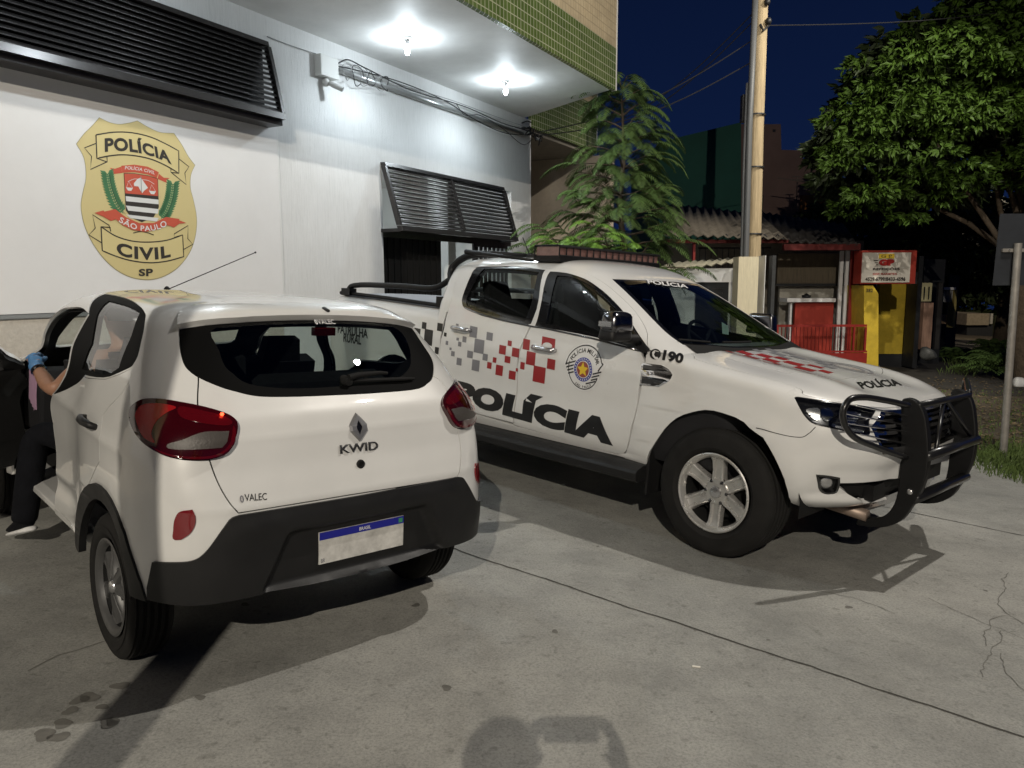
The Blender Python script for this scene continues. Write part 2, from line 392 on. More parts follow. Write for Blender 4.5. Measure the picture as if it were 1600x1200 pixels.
def fit_text(txt, w, h, bold=0.0, shear=0.0, space=1.0, ref=None):
    """lettering scaled to an exact width and cap height, lower left at 0,0"""
    V, Fc = text_mesh(txt, 1.0, bold, shear=shear, space=space); Vr, _ = text_mesh(ref or 'H', 1.0, bold)
    V = V-[V[:, 0].min(), Vr[:, 1].min()]; return V*[w/V[:, 0].max(), h/(Vr[:, 1].max()-Vr[:, 1].min())], Fc
def poly_mesh(pts): return np.array(pts, float), [tuple(range(len(pts)))]
def merge2d(lst):
    V = []; F_ = []
    for v, f in lst:
        b = len(V); V += list(v); F_ += [tuple(i+b for i in t) for t in f]
    return np.array(V), F_
def decal(name, V, Fc, mapper, m, parent, cut=0.05, smooth=True):
    """flat 2D shape cut by a grid, then each vertex laid on a surface by mapper((x,y)) -> 3D"""
    bm = bmesh.new(); vv = [bm.verts.new((x, y, 0)) for x, y in V]
    for f in Fc:
        try: bm.faces.new([vv[i] for i in f])
        except ValueError: pass
    if cut:
        for ax in (0, 1):
            lo, hi = V[:, ax].min(), V[:, ax].max()
            for t in np.arange(lo+cut*.5, hi, cut):
                co = [0, 0, 0]; co[ax] = t; no = [0, 0, 0]; no[ax] = 1
                bmesh.ops.bisect_plane(bm, geom=bm.verts[:]+bm.edges[:]+bm.faces[:], plane_co=co, plane_no=no, dist=1e-7)
    for v in bm.verts: v.co = mapper(v.co.x, v.co.y)
    return bm_obj(name, bm, m, parent, smooth=smooth)
# ------------------------------------------------------------ wheels (axis y, outer face +y)
def make_wheel(R, w, rr, style, name_root, parent, M_, tread=True):
    t = bpy.data.objects.new('wheel', None); col.objects.link(t); t.parent = parent; t.matrix_local = M_; t.empty_display_size = .1
    bm = bmesh.new(); h = w/2; sr = rr+.012
    prof = [(sr-.012, -h*.75), (sr, -h*.86), (sr+.02, -h*.96), ((R+sr)/2, -h*1.06), (R-.035, -h*1.0), (R-.012, -h*.9)]
    n = 5
    for i in range(n):
        a = -h*.8+1.6*h*i/n; b = a+1.6*h/n
        prof += [(R-.012 if i else R-.004, a), (R, a+.006), (R+.001, b-.010), (R-.009, b-.007)] if tread else [(R, a)]
    prof += [(R-.004, h*.82), (R-.012, h*.9), (R-.03, h*.985), (R-.045, h*1.03), (R-.06, h*1.035), ((R+sr)/2, h*1.07), (sr+.035, h*1.03), (sr+.03, h*1.045), (sr+.012, h*.98), (sr, h*.86), (sr-.012, h*.75)]
    add_lathe(bm, prof, 'y', 72); bm_obj('tyre', bm, M['rubber'], t, smooth=True, sharp=40)
    am = M['alloy'] if style == 'six' else M['hubcap']
    brl = bmesh.new(); add_lathe(brl, [(rr-.02, -h*.7), (rr-.03, h*.3), (rr-.022, h*.66)], 'y', 48); bm_obj('barrel', brl, M['matte_black'], t, smooth=True)  # barrel coloured black to paint in the shade between the spokes
    rim = bmesh.new()
    add_lathe(rim, [(rr-.018, h*.70), (rr-.012, h*.84), (rr+.004, h*.93), (rr+.009, h*.97), (rr+.002, h*1.0), (rr-.008, h*.965), (rr-.016, h*.86), (rr-.024, h*.70)], 'y', 72)
    face = h*.62; ns = 6 if style == 'six' else 7
    for k in range(ns):
        a = 2*math.pi*k/ns + math.pi/2
        rad = Vector((math.cos(a), 0, math.sin(a))); tan = Vector((-math.sin(a), 0, math.cos(a)))
        # cross sections along the spoke: (radius, half width, outer y, depth, groove)
        secs = [(.045, .042, face-.004, .05), (.085, .038, face+.004, .045), (rr*.55, .036, face+.004, .04), (rr*.8, .040, face+.010, .035), (rr-.012, .050, h*.84, .03)] if style == 'six' else \
               [(.03, .026, face+.018, .03), (.07, .020, face+.016, .03), (rr*.6, .022, face+.008, .03), (rr*.85, .034, face+.004, .03), (rr-.01, .05, h*.84, .02)]
        rings = []
        for r, hw, y, dp in secs:
            g = .010 if style == 'six' else .003
            pr = [(-hw-.006, y-dp), (-hw, y-.006), (-hw+.006, y), (-hw*.55, y), (-hw*.45, y-g), (hw*.45, y-g), (hw*.55, y), (hw-.006, y), (hw, y-.006), (hw+.006, y-dp)]
            rings.append([rim.verts.new(rad*r+tan*p+Vector((0, q, 0))) for p, q in pr])
        for A_, B_ in zip(rings, rings[1:]):
            for i in range(9): rim.faces.new((A_[i], A_[i+1], B_[i+1], B_[i]))
    add_lathe(rim, [(.0, face+.012), (.03, face+.012), (.036, face+.006), (.075, face+.002), (.082, face-.02), (.08, face-.06)], 'y', 40)
    bmesh.ops.recalc_face_normals(rim, faces=rim.faces[:])
    r = bm_obj('rim', rim, am, t, smooth=True, sharp=35)
    disc = bmesh.new(); add_lathe(disc, [(0, h*.05), (rr*.72, h*.05), (rr*.72, -h*.1), (0, -h*.1)], 'y', 40); add_lathe(disc, [(rr-.03, -h*.35), (0, -h*.36)], 'y', 40)
    bmesh.ops.recalc_face_normals(disc, faces=disc.faces[:]); bm_obj('brake_disc', disc, M['matte_black'], t, smooth=True, sharp=30)  # disc black too, as painted shade behind the spokes
    if style == 'six':
        cap = bmesh.new(); add_lathe(cap, [(0, face+.020), (.024, face+.0195), (.034, face+.017), (.037, face+.010)], 'y', 32); bm_obj('centre_cap', cap, M['silver'], t, smooth=True, sharp=50)
        for k in range(6):
            nut = bmesh.new(); a = 2*math.pi*(k+.5)/6+math.pi/2; c = (math.cos(a)*.07, 0, math.sin(a)*.07)
            add_lathe(nut, [(0, face+.012), (.008, face+.012), (.011, face+.006), (.012, face-.01), (.020, face-.012), (.021, face-.001)], 'y', 6, c)
            bmesh.ops.recalc_face_normals(nut, faces=nut.faces[:])
            bm_obj('lug_nut', nut, M['dark_chrome'], t, smooth=False)
    else:
        cap = bmesh.new(); add_lathe(cap, [(0, face+.030), (.018, face+.028), (.026, face+.022), (.028, face+.010)], 'y', 32); bm_obj('centre_cap', cap, M['silver'], t, smooth=True, sharp=50)
    return t
def place_wheel(x, y, R, sgn, steer=0, roll=0):
    return Matrix.Translation((x, y, R)) @ Matrix.Rotation(steer, 4, 'Z') @ (Matrix.Identity(4) if sgn > 0 else Matrix.Rotation(math.pi, 4, 'Z')) @ Matrix.Rotation(roll, 4, 'Y')
# ============================================================ setting
def nodemat(name):
    m = bpy.data.materials.new(name); m.use_nodes = True; return m, m.node_tree.nodes, m.node_tree.links, m.node_tree.nodes['Principled BSDF']
def ramp(N, L, src, stops):
    r = N.new('ShaderNodeValToRGB'); e = r.color_ramp.elements
    while len(e) < len(stops): e.new(.5)
    for el, (p, c) in zip(e, stops): el.position = p; el.color = (*c, 1) if len(c) == 3 else c
    L.new(src, r.inputs[0]); return r.outputs[0]
def noise(N, L, vec, scale, detail=6, rough=.6, dist=0):
    n = N.new('ShaderNodeTexNoise'); n.inputs['Scale'].default_value = scale; n.inputs['Detail'].default_value = detail; n.inputs['Roughness'].default_value = rough; n.inputs['Distortion'].default_value = dist
    L.new(vec, n.inputs[0]); return n.outputs[0]
def mul(N, L, a, b, mode='MULTIPLY', fac=1.0):
    x = N.new('ShaderNodeMix'); x.data_type = 'RGBA'; x.blend_type = mode; x.inputs[0].default_value = fac; L.new(a, x.inputs[6]); L.new(b, x.inputs[7]); return x.outputs[2]
def bumpn(N, L, b, h, strength, dist, prev=None):
    p = N.new('ShaderNodeBump'); p.inputs['Strength'].default_value = strength; p.inputs['Distance'].default_value = dist; L.new(h, p.inputs['Height'])
    if prev is not None: L.new(prev, p.inputs['Normal'])
    L.new(p.outputs[0], b.inputs['Normal']); return p.outputs[0]
# concrete forecourt
m, N, L, b = nodemat('worn_concrete'); tc_ = N.new('ShaderNodeTexCoord').outputs['Object']
c1 = ramp(N, L, noise(N, L, tc_, .55, 8, .62, .6), [(.30, (.228, .229, .216)), (.52, (.322, .320, .298)), (.75, (.405, .399, .372))])
c2 = ramp(N, L, noise(N, L, tc_, 3.2, 9, .7), [(.30, (.76, .76, .76)), (.55, (1, 1, 1)), (.8, (1.08, 1.07, 1.05))])
c3 = ramp(N, L, noise(N, L, tc_, 95, 5, .75), [(.30, (.60, .60, .59)), (.5, (1, 1, 1)), (.72, (1.25, 1.24, 1.21))])
c4 = ramp(N, L, noise(N, L, tc_, 24, 3, .5), [(.62, (1, 1, 1)), (.70, (.76, .76, .75))])
cc = mul(N, L, mul(N, L, c1, c2), mul(N, L, c3, c4)); L.new(cc, b.inputs['Base Color'])
L.new(ramp(N, L, noise(N, L, tc_, 2.2, 5), [(.35, (.56, .56, .56)), (.7, (.85, .85, .85))]), b.inputs['Roughness'])
nb = bumpn(N, L, b, noise(N, L, tc_, 160, 6, .8), .55, .004); bumpn(N, L, b, noise(N, L, tc_, 9, 4, .6), .35, .012, nb)
M['concrete'] = m
m, N, L, b = nodemat('rough_dirt'); tc_ = N.new('ShaderNodeTexCoord').outputs['Object']
c1 = ramp(N, L, noise(N, L, tc_, .8, 8, .65, .5), [(.3, (.075, .062, .043)), (.55, (.135, .110, .075)), (.8, (.19, .16, .11))])
c2 = ramp(N, L, noise(N, L, tc_, 22, 8, .8), [(.35, (.45, .45, .45)), (.55, (1, 1, 1)), (.75, (1.3, 1.28, 1.2))])
L.new(mul(N, L, c1, c2), b.inputs['Base Color']); b.inputs['Roughness'].default_value = .95
nb = bumpn(N, L, b, noise(N, L, tc_, 40, 8, .8), .9, .02); bumpn(N, L, b, noise(N, L, tc_, 6, 5, .6), .6, .05, nb); M['dirt'] = m
def sheet(name, pts, m, lift, kind='structure', parent=None):
    bm = bmesh.new(); bm.faces.new([bm.verts.new((x, y, gz(x, y)+lift)) for x, y in pts]); o = bm_obj(name, bm, m, parent)
    if kind: tag(o, kind=kind)
    return o
sheet('ground', [(-80, -60), (120, -60), (120, 160), (-80, 160)], M['dirt'], -.012)
ex = lambda y: 4.05+.113*y
sheet('concrete_forecourt', [(-40, -30), (ex(-30), -30)]+[(ex(y)+.03*math.sin(y*7)+.02*math.sin(y*17), y) for y in np.arange(-29, 17, .25)]+[(ex(17), 17), (-40, 17)], M['concrete'], 0.0)
M['asphalt'] = mat('old_asphalt', (.055, .05, .042), .9, cvar=.4, cscale=3, bump=.6, bscale=60, dist=.01)
a_ = [on_ground(u, v) for u, v in ((1372, 590), (1600, 640), (1600, 566), (1430, 560))]
sheet('road', [(a_[0].x, a_[0].y), (8.4, 13.5), (12.0, 14.6), (22, 17), (30, 34), (14, 38), (9.0, 19.5)], M['asphalt'], -.006)
def ribbon(name, pts, w, m, jag=.006, lift=.003, step=.05, parent=None, wj=.5):
    """thin irregular strip lying on the forecourt"""
    P = []; pts = [np.array(p, float) for p in pts]
    for a, b in zip(pts, pts[1:]):
        n = max(2, int(np.linalg.norm(b-a)/step)); P += [a+(b-a)*k/n for k in range(n)]
    P.append(pts[-1]); P = np.array(P); d = np.gradient(P, axis=0); d /= np.linalg.norm(d, axis=1)[:, None]; nn = np.stack([-d[:, 1], d[:, 0]], 1)
    j = np.convolve(rng.normal(0, jag, len(P)+4), np.ones(5)/2.2, 'valid')[:len(P)]; P = P+nn*j[:, None]; ww = w*(1-wj/2+wj*rng.random(len(P)))/2
    bm = bmesh.new(); A_ = [bm.verts.new((p[0], p[1], gz(*p)+lift)) for p in P+nn*ww[:, None]]; B_ = [bm.verts.new((p[0], p[1], gz(*p)+lift)) for p in P-nn*ww[:, None]]
    for i in range(len(P)-1): bm.faces.new((A_[i], B_[i], B_[i+1], A_[i+1]))
    bmesh.ops.recalc_face_normals(bm, faces=bm.faces[:]); o = bm_obj(name, bm, m, parent)
    if parent is None: tag(o, kind='structure')
    return o
M['crack'] = mat('dark_joint', (.055, .052, .046), .95)
M['crack_f'] = mat('fine_crack', (.16, .155, .14), .95)
gxy = lambda L: [tuple(on_ground(*p)[:2]) for p in L]
j1 = gxy([(731, 864.5), (967.5, 944), (1229, 1029.5), (1600, 1151.6)]); e0, e1 = np.array(j1[0]), np.array(j1[-1]); dj = (e1-e0)/np.linalg.norm(e1-e0)
ribbon('ground_joint', [tuple(e0-dj*6), j1[0]]+j1[1:]+[tuple(e1+dj*3)], .010, M['crack'])
j2 = gxy([(1425, 801), (1600, 837)]); d2 = np.array(j2[1])-np.array(j2[0]); ribbon('ground_joint', [tuple(np.array(j2[0])-d2*4), j2[0], j2[1]], .010, M['crack'])
ribbon('ground_joint', gxy([(40, 1048), (90, 1024), (150, 1010), (230, 985)]), .005, M['crack_f'], .01)
for q in ([(1575, 895), (1560, 945), (1590, 975), (1600, 978)], [(1560, 985), (1545, 1030), (1540, 1060)], [(1558, 1020), (1580, 1060), (1600, 1085)], [(1545, 1010), (1530, 985), (1562, 960)], [(1450, 935), (1500, 955), (1540, 975), (1600, 1000)], [(1260, 920), (1330, 935), (1400, 960)]):
    ribbon('ground_crack', gxy(q), .0035, M['crack_f'], .012, step=.03)
M['stain'] = mat('oil_stain', (.15, .145, .13), .75, cvar=.3, cscale=20)
def blot(u, v, r, m=M['stain'], name='oil_stain', lift=.002, sy=1):
    c = on_ground(u, v); n = 18; ph = rng.random(4)*6
    pts = [(c.x+r*sy*(1+.18*math.sin(2*a+ph[0])+.12*math.sin(3*a+ph[1])+.06*math.sin(7*a+ph[2]))*math.cos(a), c.y+r*(1+.18*math.sin(2*a+ph[0])+.12*math.sin(3*a+ph[1]))*math.sin(a)) for a in np.linspace(0, 2*math.pi, n, endpoint=False)]
    sheet(name, pts, m, lift)
for u, v, r in ((70, 1148, .035), (98, 1131, .03), (92, 1152, .03), (140, 1090, .035), (125, 1094, .03), (160, 1105, .02), (188, 1072, .03), (110, 1111, .025), (170, 1131, .03), (176, 1128, .025), (313, 1090, .018), (1326, 949, .018), (867, 987, .016), (1087, 1060-76, .010), (650, 946, .02), (698, 1075, .02), (383, 945, .02)): blot(u, v, r)
for u, v, r in ((420, 960, .008), (1200, 1000, .008), (1112, 1113, .006), (1540, 923, .01), (765, 812, .012), (766, 795, .008), (934, 854, .01)): blot(u, v, r, M['crack_f'], 'debris_spot')
c = on_ground(1088, 1043); bm = bmesh.new(); add_tube(bm, [c+Vector((-.016, .004, .004)), c+Vector((.016, -.004, .004))], .004, 8); tag(bm_obj('cigarette_butt', bm, mat('paper_white', (.7, .68, .62), .8)), 'white cigarette butt lying on the open concrete in the foreground', 'cigarette butt')

# ------------------------------------------------------------ station building
m, N, L, b = nodemat('combed_plaster'); tco = N.new('ShaderNodeTexCoord').outputs['UV']
mp = N.new('ShaderNodeMapping'); mp.inputs['Scale'].default_value = (75, 3.2, 1); L.new(tco, mp.inputs[0])
mp2 = N.new('ShaderNodeMapping'); mp2.inputs['Scale'].default_value = (190, 14, 1); L.new(tco, mp2.inputs[0])
h1 = noise(N, L, mp.outputs[0], 1, 5, .7, 1.2); h2 = noise(N, L, mp2.outputs[0], 1, 3, .6)
c1 = ramp(N, L, h1, [(.32, (.65, .65, .645)), (.5, (.72, .72, .715)), (.7, (.76, .76, .755))])
c2 = ramp(N, L, noise(N, L, tco, 1.1, 6, .6), [(.3, (.90, .90, .89)), (.7, (1, 1, 1))])
L.new(mul(N, L, c1, c2), b.inputs['Base Color']); b.inputs['Roughness'].default_value = .75
nb = bumpn(N, L, b, h1, .45, .008); bumpn(N, L, b, h2, .6, .005, nb); M['plaster'] = m
M['soffit'] = mat('painted_soffit', (.70, .70, .69), .6, cvar=.13, cscale=1.6, bump=.25, bscale=5, dist=.02)
M['board'] = mat('white_panel_board', (.74, .73, .72), .45, cvar=.05, cscale=1.5)
M['dado'] = mat('cream_dado', (.52, .48, .42), .8, cvar=.12, cscale=30, bump=.5, bscale=40, dist=.01)
def wbox(bm, s0, s1, z0, z1, o0, o1):
    P = [wp(s, z, o) for z in (z0, z1) for s, o in ((s0, o0), (s1, o0), (s1, o1), (s0, o1))]; v = [bm.verts.new(p) for p in P]; fs = []
    for f in ((3, 2, 1, 0), (4, 5, 6, 7), (0, 1, 5, 4), (1, 2, 6, 5), (2, 3, 7, 6), (3, 0, 4, 7)): fs.append(bm.faces.new([v[i] for i in f]))
    bmesh.ops.recalc_face_normals(bm, faces=fs)
def wall_uv(o):
    me = o.data; uvl = me.uv_layers.new(name='UVMap')
    for lp in me.loops:
        p = np.array(me.vertices[lp.vertex_index].co); n_ = me.polygons[0].normal
        uvl.data[lp.index].uv = (float(p@WD)+float(p@WN)*.9, float(p[2]))
    return o
ST = thing('station_building', 'two-storey white police station with green tiled overhang and dark louvred shutters', 'building')
# wall with the garage opening cut in it: 4 pieces butted
OP = (7.70, 11.0, 2.96)
for nm, (s0, s1, z0, z1) in (('a', (-9, OP[0], -1, 4.17)), ('b', (OP[0], OP[1], OP[2], 4.17)), ('c', (OP[1], 11.68, -1, 4.17))):
    bm = bmesh.new(); wbox(bm, s0, s1, z0, z1, -.25, 0); wall_uv(bm_obj('wall', bm, M['plaster'], ST))
bm = bmesh.new(); wbox(bm, 11.43, 11.68, -1, 4.17, -6, -.2505); wall_uv(bm_obj('wall', bm, M['plaster'], ST))
# soffit and tiled fascia
SO = 1.98; E1, E0 = 10.38, 11.62
def quad_prism(name, pts_bot, z0, z1, m, parent=ST):
    bm = bmesh.new(); B_ = [bm.verts.new(Vector((p[0], p[1], z0))) for p in pts_bot]; T_ = [bm.verts.new(Vector((p[0], p[1], z1))) for p in pts_bot]; n = len(B_); fs = [bm.faces.new(B_), bm.faces.new(T_)]
    for i in range(n): fs.append(bm.faces.new((B_[i], B_[(i+1) % n], T_[(i+1) % n], T_[i])))
    bmesh.ops.recalc_face_normals(bm, faces=bm.faces[:]); return bm_obj(name, bm, m, parent)
fo = lambda s, o: (wp(s, 0, o).x, wp(s, 0, o).y)
quad_prism('soffit', [fo(-9, -.3), fo(-9, SO-.07), fo(E1, SO-.07), fo(E0, -.3)], 4.17, 4.40, M['soffit'])
m, N, L, b = nodemat('green_mosaic_tile'); tco = N.new('ShaderNodeTexCoord').outputs['UV']
def tilemat(name, c1, c2, mortar, sx_, sy_, rough=.25):
    m, N, L, b = nodemat(name); tco = N.new('ShaderNodeTexCoord').outputs['UV']; br = N.new('ShaderNodeTexBrick'); br.offset = 0; br.inputs['Scale'].default_value = 1
    br.inputs['Brick Width'].default_value = sx_; br.inputs['Row Height'].default_value = sy_; br.inputs['Mortar Size'].default_value = .006; br.inputs['Mortar Smooth'].default_value = .1; br.inputs['Bias'].default_value = 0
    br.inputs['Color1'].default_value = (*c1, 1); br.inputs['Color2'].default_value = (*c2, 1); br.inputs['Mortar'].default_value = (*mortar, 1); L.new(tco, br.inputs[0])
    c2_ = ramp(N, L, noise(N, L, tco, 2.5, 7, .7), [(.3, (.72, .72, .7)), (.7, (1.06, 1.05, 1.0))]); L.new(mul(N, L, br.outputs[0], c2_), b.inputs['Base Color']); b.inputs['Roughness'].default_value = rough
    iv = N.new('ShaderNodeMath'); iv.operation = 'SUBTRACT'; iv.inputs[0].default_value = 1; L.new(br.outputs[1], iv.inputs[1]); bumpn(N, L, b, iv.outputs[0], .5, .004)
    L.new(ramp(N, L, br.outputs[1], [(0, (rough,)*3), (1, (.8,)*3)]), b.inputs['Roughness']); return m
M['green_tile'] = tilemat('green_mosaic_tile', (.085, .13, .035), (.12, .17, .05), (.34, .36, .24), .075, .10)
M['beige_tile'] = tilemat('beige_mosaic_tile', (.55, .45, .30), (.60, .50, .34), (.36, .29, .19), .075, .10)
def band(name, s0, s1, z0, z1, o, m, thick=.06, parent=ST):
    bm = bmesh.new(); wbox(bm, s0, s1, z0, z1, o-thick, o); return wall_uv(bm_obj(name, bm, m, parent))
band('fascia_tiles', -9, E1, 4.15, 4.70, SO, M['green_tile']); band('fascia_tiles', -9, E1, 4.7, 8.0, SO-.001, M['beige_tile'])
band('tile_edge_trim', E1, E1+.03, 4.15, 8.0, SO+.004, M['board'], .07)
quad_prism('upper_storey', [fo(-9, -.3), fo(-9, SO-.07), fo(E1, SO-.07), fo(E0, -.3)], 4.4, 8.0, M['soffit'])
# further bay with balcony, standing back from the street
B2O = .0; B2E = 14.5
quad_prism('balcony_slab', [fo(11.69, -3), fo(11.69, B2O-.06), fo(B2E, B2O-.06), fo(B2E, -3)], 3.99, 4.15, mat('grey_soffit', (.20, .18, .15), .8, cvar=.2))
band('balcony_tiles', 11.70, B2E, 4.06, 4.93, B2O, M['green_tile']); band('balcony_tiles', 11.70, B2E, 4.93, 8.0, B2O-.001, M['beige_tile'])
band('tile_edge_trim', B2E, B2E+.03, 4.06, 8.0, B2O+.004, M['board'], .07)
M['cream_wall'] = mat('cream_side_wall', (.52, .44, .34), .85, cvar=.12, cscale=8, bump=.4, bscale=60, dist=.01)
quad_prism('side_wall', [fo(B2E, -5), fo(B2E, B2O+.3), fo(B2E+.2, B2O+.3), fo(B2E+.2, -5)], -1.2, 3.99, M['cream_wall'])
# white panel on the left with its trim, cream dado below
band('wall_panel', -9, 5.97, 1.32, 3.20, .022, M['board'], .0215); band('panel_trim', -9, 5.97, 1.285, 1.315, .028, mat('grey_metal_trim', (.22, .23, .23), .5), .0275); band('dado', -9, 5.97, -.9, 1.28, .012, M['dado'], .0115)
band('panel_trim', 5.975, 5.995, 1.2, 3.20, .018, mat('white_edge', (.72, .72, .70), .6), .0175)
# louvred shutters
M['louvre'] = mat('dark_brown_aluminium', (.050, .046, .045), .33, metal=.55, cvar=.12, cscale=20)
def louvre(name, s0, s1, zt, zb, ot, ob, n, label, posts=(), thick=.05):
    t = bpy.data.objects.new(name, None); col.objects.link(t); t.parent = ST
    def at(s, f, o=0):                                              # f 0 top .. 1 bottom along the slanting plane
        return wp(s, zt+(zb-zt)*f, ot+(ob-ot)*f+o)
    nrm = Vector(tuple(WN))
    def bar(nm, s_a, s_b, f_a, f_b, o_a, o_b, m=M['louvre']):
        bm = bmesh.new(); P = [at(s, f, o) for f in (f_a, f_b) for s, o in ((s_a, o_a), (s_b, o_a), (s_b, o_b), (s_a, o_b))]; v = [bm.verts.new(p) for p in P]
        for q in ((3, 2, 1, 0), (4, 5, 6, 7), (0, 1, 5, 4), (1, 2, 6, 5), (2, 3, 7, 6), (3, 0, 4, 7)): bm.faces.new([v[i] for i in q])
        bmesh.ops.recalc_face_normals(bm, faces=bm.faces[:]); return bm_obj(nm, bm, m, t)
    e = .045/abs(zt-zb)
    bar('frame', s0, s1, -e*.5, e*.5, -.02, thick); bar('frame', s0, s1, 1-e*.7, 1+e*.7, -.02, thick+.01)
    for s in [s0, s1]+list(posts): bar('frame', s-.02, s+.02, e*.6, 1-e*.8, -.01, thick+.004)
    for k in range(n):
        f0 = e*.6+(1-1.4*e)*k/n; f1 = e*.6+(1-1.4*e)*(k+.92)/n; bm = bmesh.new(); R_ = []
        for s in (s0+.02, s1-.02):
            q = []
            for i in range(6):
                tt = i/5; q.append(bm.verts.new(at(s, f0+(f1-f0)*tt, -.012+.050*tt**1.0*1.0+.012*math.sin(math.pi*tt))))
            R_.append(q)
        for i in range(5): bm.faces.new((R_[0][i], R_[0][i+1], R_[1][i+1], R_[1][i]))
        bmesh.ops.recalc_face_normals(bm, faces=bm.faces[:]); o = bm_obj('slat', bm, M['louvre'], t, smooth=True)
        md = o.modifiers.new('s', 'SOLIDIFY'); md.thickness = .004
    if label: t['label'] = label
    return t
louvre('louvred_shutter', -1.5, 5.86, 3.88, 3.17, .03, .20, 13, 'long dark louvred shutter above the crest panel')
bm = bmesh.new(); wbox(bm, -1.5, 5.84, 3.12, 3.90, .002, .006); bm_obj('shutter_backing', bm, M['matte_black'], ST)
bm = bmesh.new(); wbox(bm, -1.5, 5.86, 3.085, 3.14, .01, .22); bm_obj('shutter_sill', bm, M['louvre'], ST, bevel=.003)
louvre('awning_shutter', 7.66, 10.62, 2.96, 2.19, .04, .27, 13, 'dark louvred awning window tilted out over the garage opening', posts=(9.12,))
for s in (7.68, 10.62):
    bm = bmesh.new(); wbox(bm, s-.02, s+.02, 2.15, 2.19, 0, .29); bm_obj('stay_bar', bm, M['louvre'], ST)
bm = bmesh.new(); wbox(bm, 7.66, 11.0, 2.10, 2.19, -.06, -.01); bm_obj('lintel_rail', bm, M['louvre'], ST)
# garage: dark ribbed folding door, lit white room behind
M['room'] = mat('room_white', (.72, .71, .68), .7)
bm = bmesh.new(); wbox(bm, 7.72, 9.09, -.9, 2.15, -.12, -.08)
for k in range(10): wbox(bm, 7.74+k*.135, 7.77+k*.135, -.9, 2.12, -.08, -.062)
bm_obj('folding_door', bm, M['matte_black'], ST)
bm = bmesh.new(); wbox(bm, 7.4, 11.3, -.9, 3.3, -3.0, -2.9); wbox(bm, 11.3, 11.4, -.9, 3.3, -3.0, -.3); wbox(bm, 7.3, 7.4, -.9, 3.3, -3, -.3); wbox(bm, 7.4, 11.3, 3.2, 3.3, -2.9, -.3); wbox(bm, 9.55, 9.75, -.9, 3.15, -.6, -.26); bm_obj('garage_room', bm, M['room'], ST)
bm = bmesh.new()
for k in range(7): wbox(bm, 9.95+k*.13, 10.0+k*.13, 1.2, 2.1, -.05, -.02)
wbox(bm, 9.88, 10.9, 2.06, 2.10, -.055, -.015); wbox(bm, 9.88, 9.92, 1.0, 2.1, -.055, -.015); wbox(bm, 10.86, 10.9, 1.0, 2.1, -.055, -.015); bm_obj('inner_gate', bm, M['louvre'], ST)
l = lamp('garage_tube_light', wp(8.6, 2.9, -1.5), 45, COOL, .15)
# soffit bulbs
M['bulb'] = mat('lit_bulb', (1, 1, 1), .3, emit=(.86, .95, 1.0), estr=60)
for i, (u, v) in enumerate(((636, 58), (790, 126), (300, -140))):
    r = pray(u, v); P = CAMO + r*((4.17-CAM_H)/r[2])
    t = thing('ceiling_bulb', ['bare lit bulb under the soffit, above the white junction box', 'bare lit bulb under the soffit nearest its right corner', 'bare lit bulb under the soffit above the crest panel'][i], 'light', loc=P, group='bare bulbs under the soffit')
    bm = bmesh.new(); add_lathe(bm, [(0, -.03), (.045, -.028), (.058, -.012), (.06, 0), (0, 0)], 'z', 20); bm_obj('ceiling_rose', bm, mat('rose_white', (.6, .6, .58), .5), t, smooth=True, sharp=40)
    bm = bmesh.new(); add_lathe(bm, [(0, -.08), (.02, -.078), (.022, -.03), (0, -.03)], 'z', 14); bm_obj('socket', bm, M['rose'] if 'rose' in M else mat('socket_white', (.55, .55, .55), .5), t, smooth=True, sharp=40)
    bm = bmesh.new(); add_lathe(bm, [(.0, -.185), (.012, -.183), (.024, -.165), (.029, -.14), (.026, -.11), (.018, -.08)], 'z', 16); bm_obj('bulb', bm, M['bulb'], t, smooth=True)
    lamp('bulb_light', (P[0], P[1], 4.17-.235), 21, COOL, .03); lamp('bulb_light', (P[0], P[1], 4.17-.25), 34, COOL, .03, 'SPOT', (P[0], P[1], 0), math.radians(172))
# conduit, junction box, camera, loose wires
bm = bmesh.new(); add_tube(bm, [wp(6.95, 3.885, .04), wp(11.3, 3.885, .04)], .034, 12); C1 = bm_obj('conduit', bm, mat('galvanised', (.42, .43, .43), .35, metal=.6, cvar=.1), ST, smooth=True)
jb = bmesh.new(); wbox(jb, 6.58, 6.86, 3.75, 3.97, 0, .10); tag(bm_obj('junction_box', jb, mat('box_white', (.62, .62, .60), .5), bevel=.008), 'white square junction box on the wall beside the shutter', 'junction box')
CA = thing('security_camera', 'small white bullet camera under the junction box', 'camera', loc=wp(6.70, 3.70, .05))
o_ = wp(6.70, 3.70, .05)
bm = bmesh.new(); add_ball(bm, (0, 0, 0), .045, 14); bm_obj('mount', bm, mat('camera_white', (.6, .6, .58), .4), CA, smooth=True)
a, b2 = wp(6.72, 3.69, .09)-o_, wp(6.80, 3.63, .20)-o_; bm = bmesh.new(); add_tube(bm, [a, b2], .03, 12); bm_obj('housing', bm, mat('camera_white', (.6, .6, .58), .4), CA, smooth=True, sharp=40)
bm = bmesh.new(); add_tube(bm, [b2, b2+(b2-a).normalized()*.006], .024, 12); bm_obj('lens', bm, M['gloss_black'], CA)
M['wire'] = mat('black_wire', (.015, .015, .016), .6); M['wire_w'] = mat('pale_wire', (.30, .30, .30), .6)
def wire(name, pts, r, m, parent=None, per=6):
    bm = bmesh.new(); add_tube(bm, catmull([tuple(p) for p in pts], per, False), r, 5); return bm_obj(name, bm, m, parent, smooth=True)
W_ = thing('wall_cables', 'tangle of thin cables looping from the junction box along the conduit', 'cables', loc=wp(6.9, 3.9, .05))
def wwire(pts, r, m):
    o = wire('cable', [wp(*p)-wp(6.9, 3.9, .05) for p in pts], r, m, W_); return o
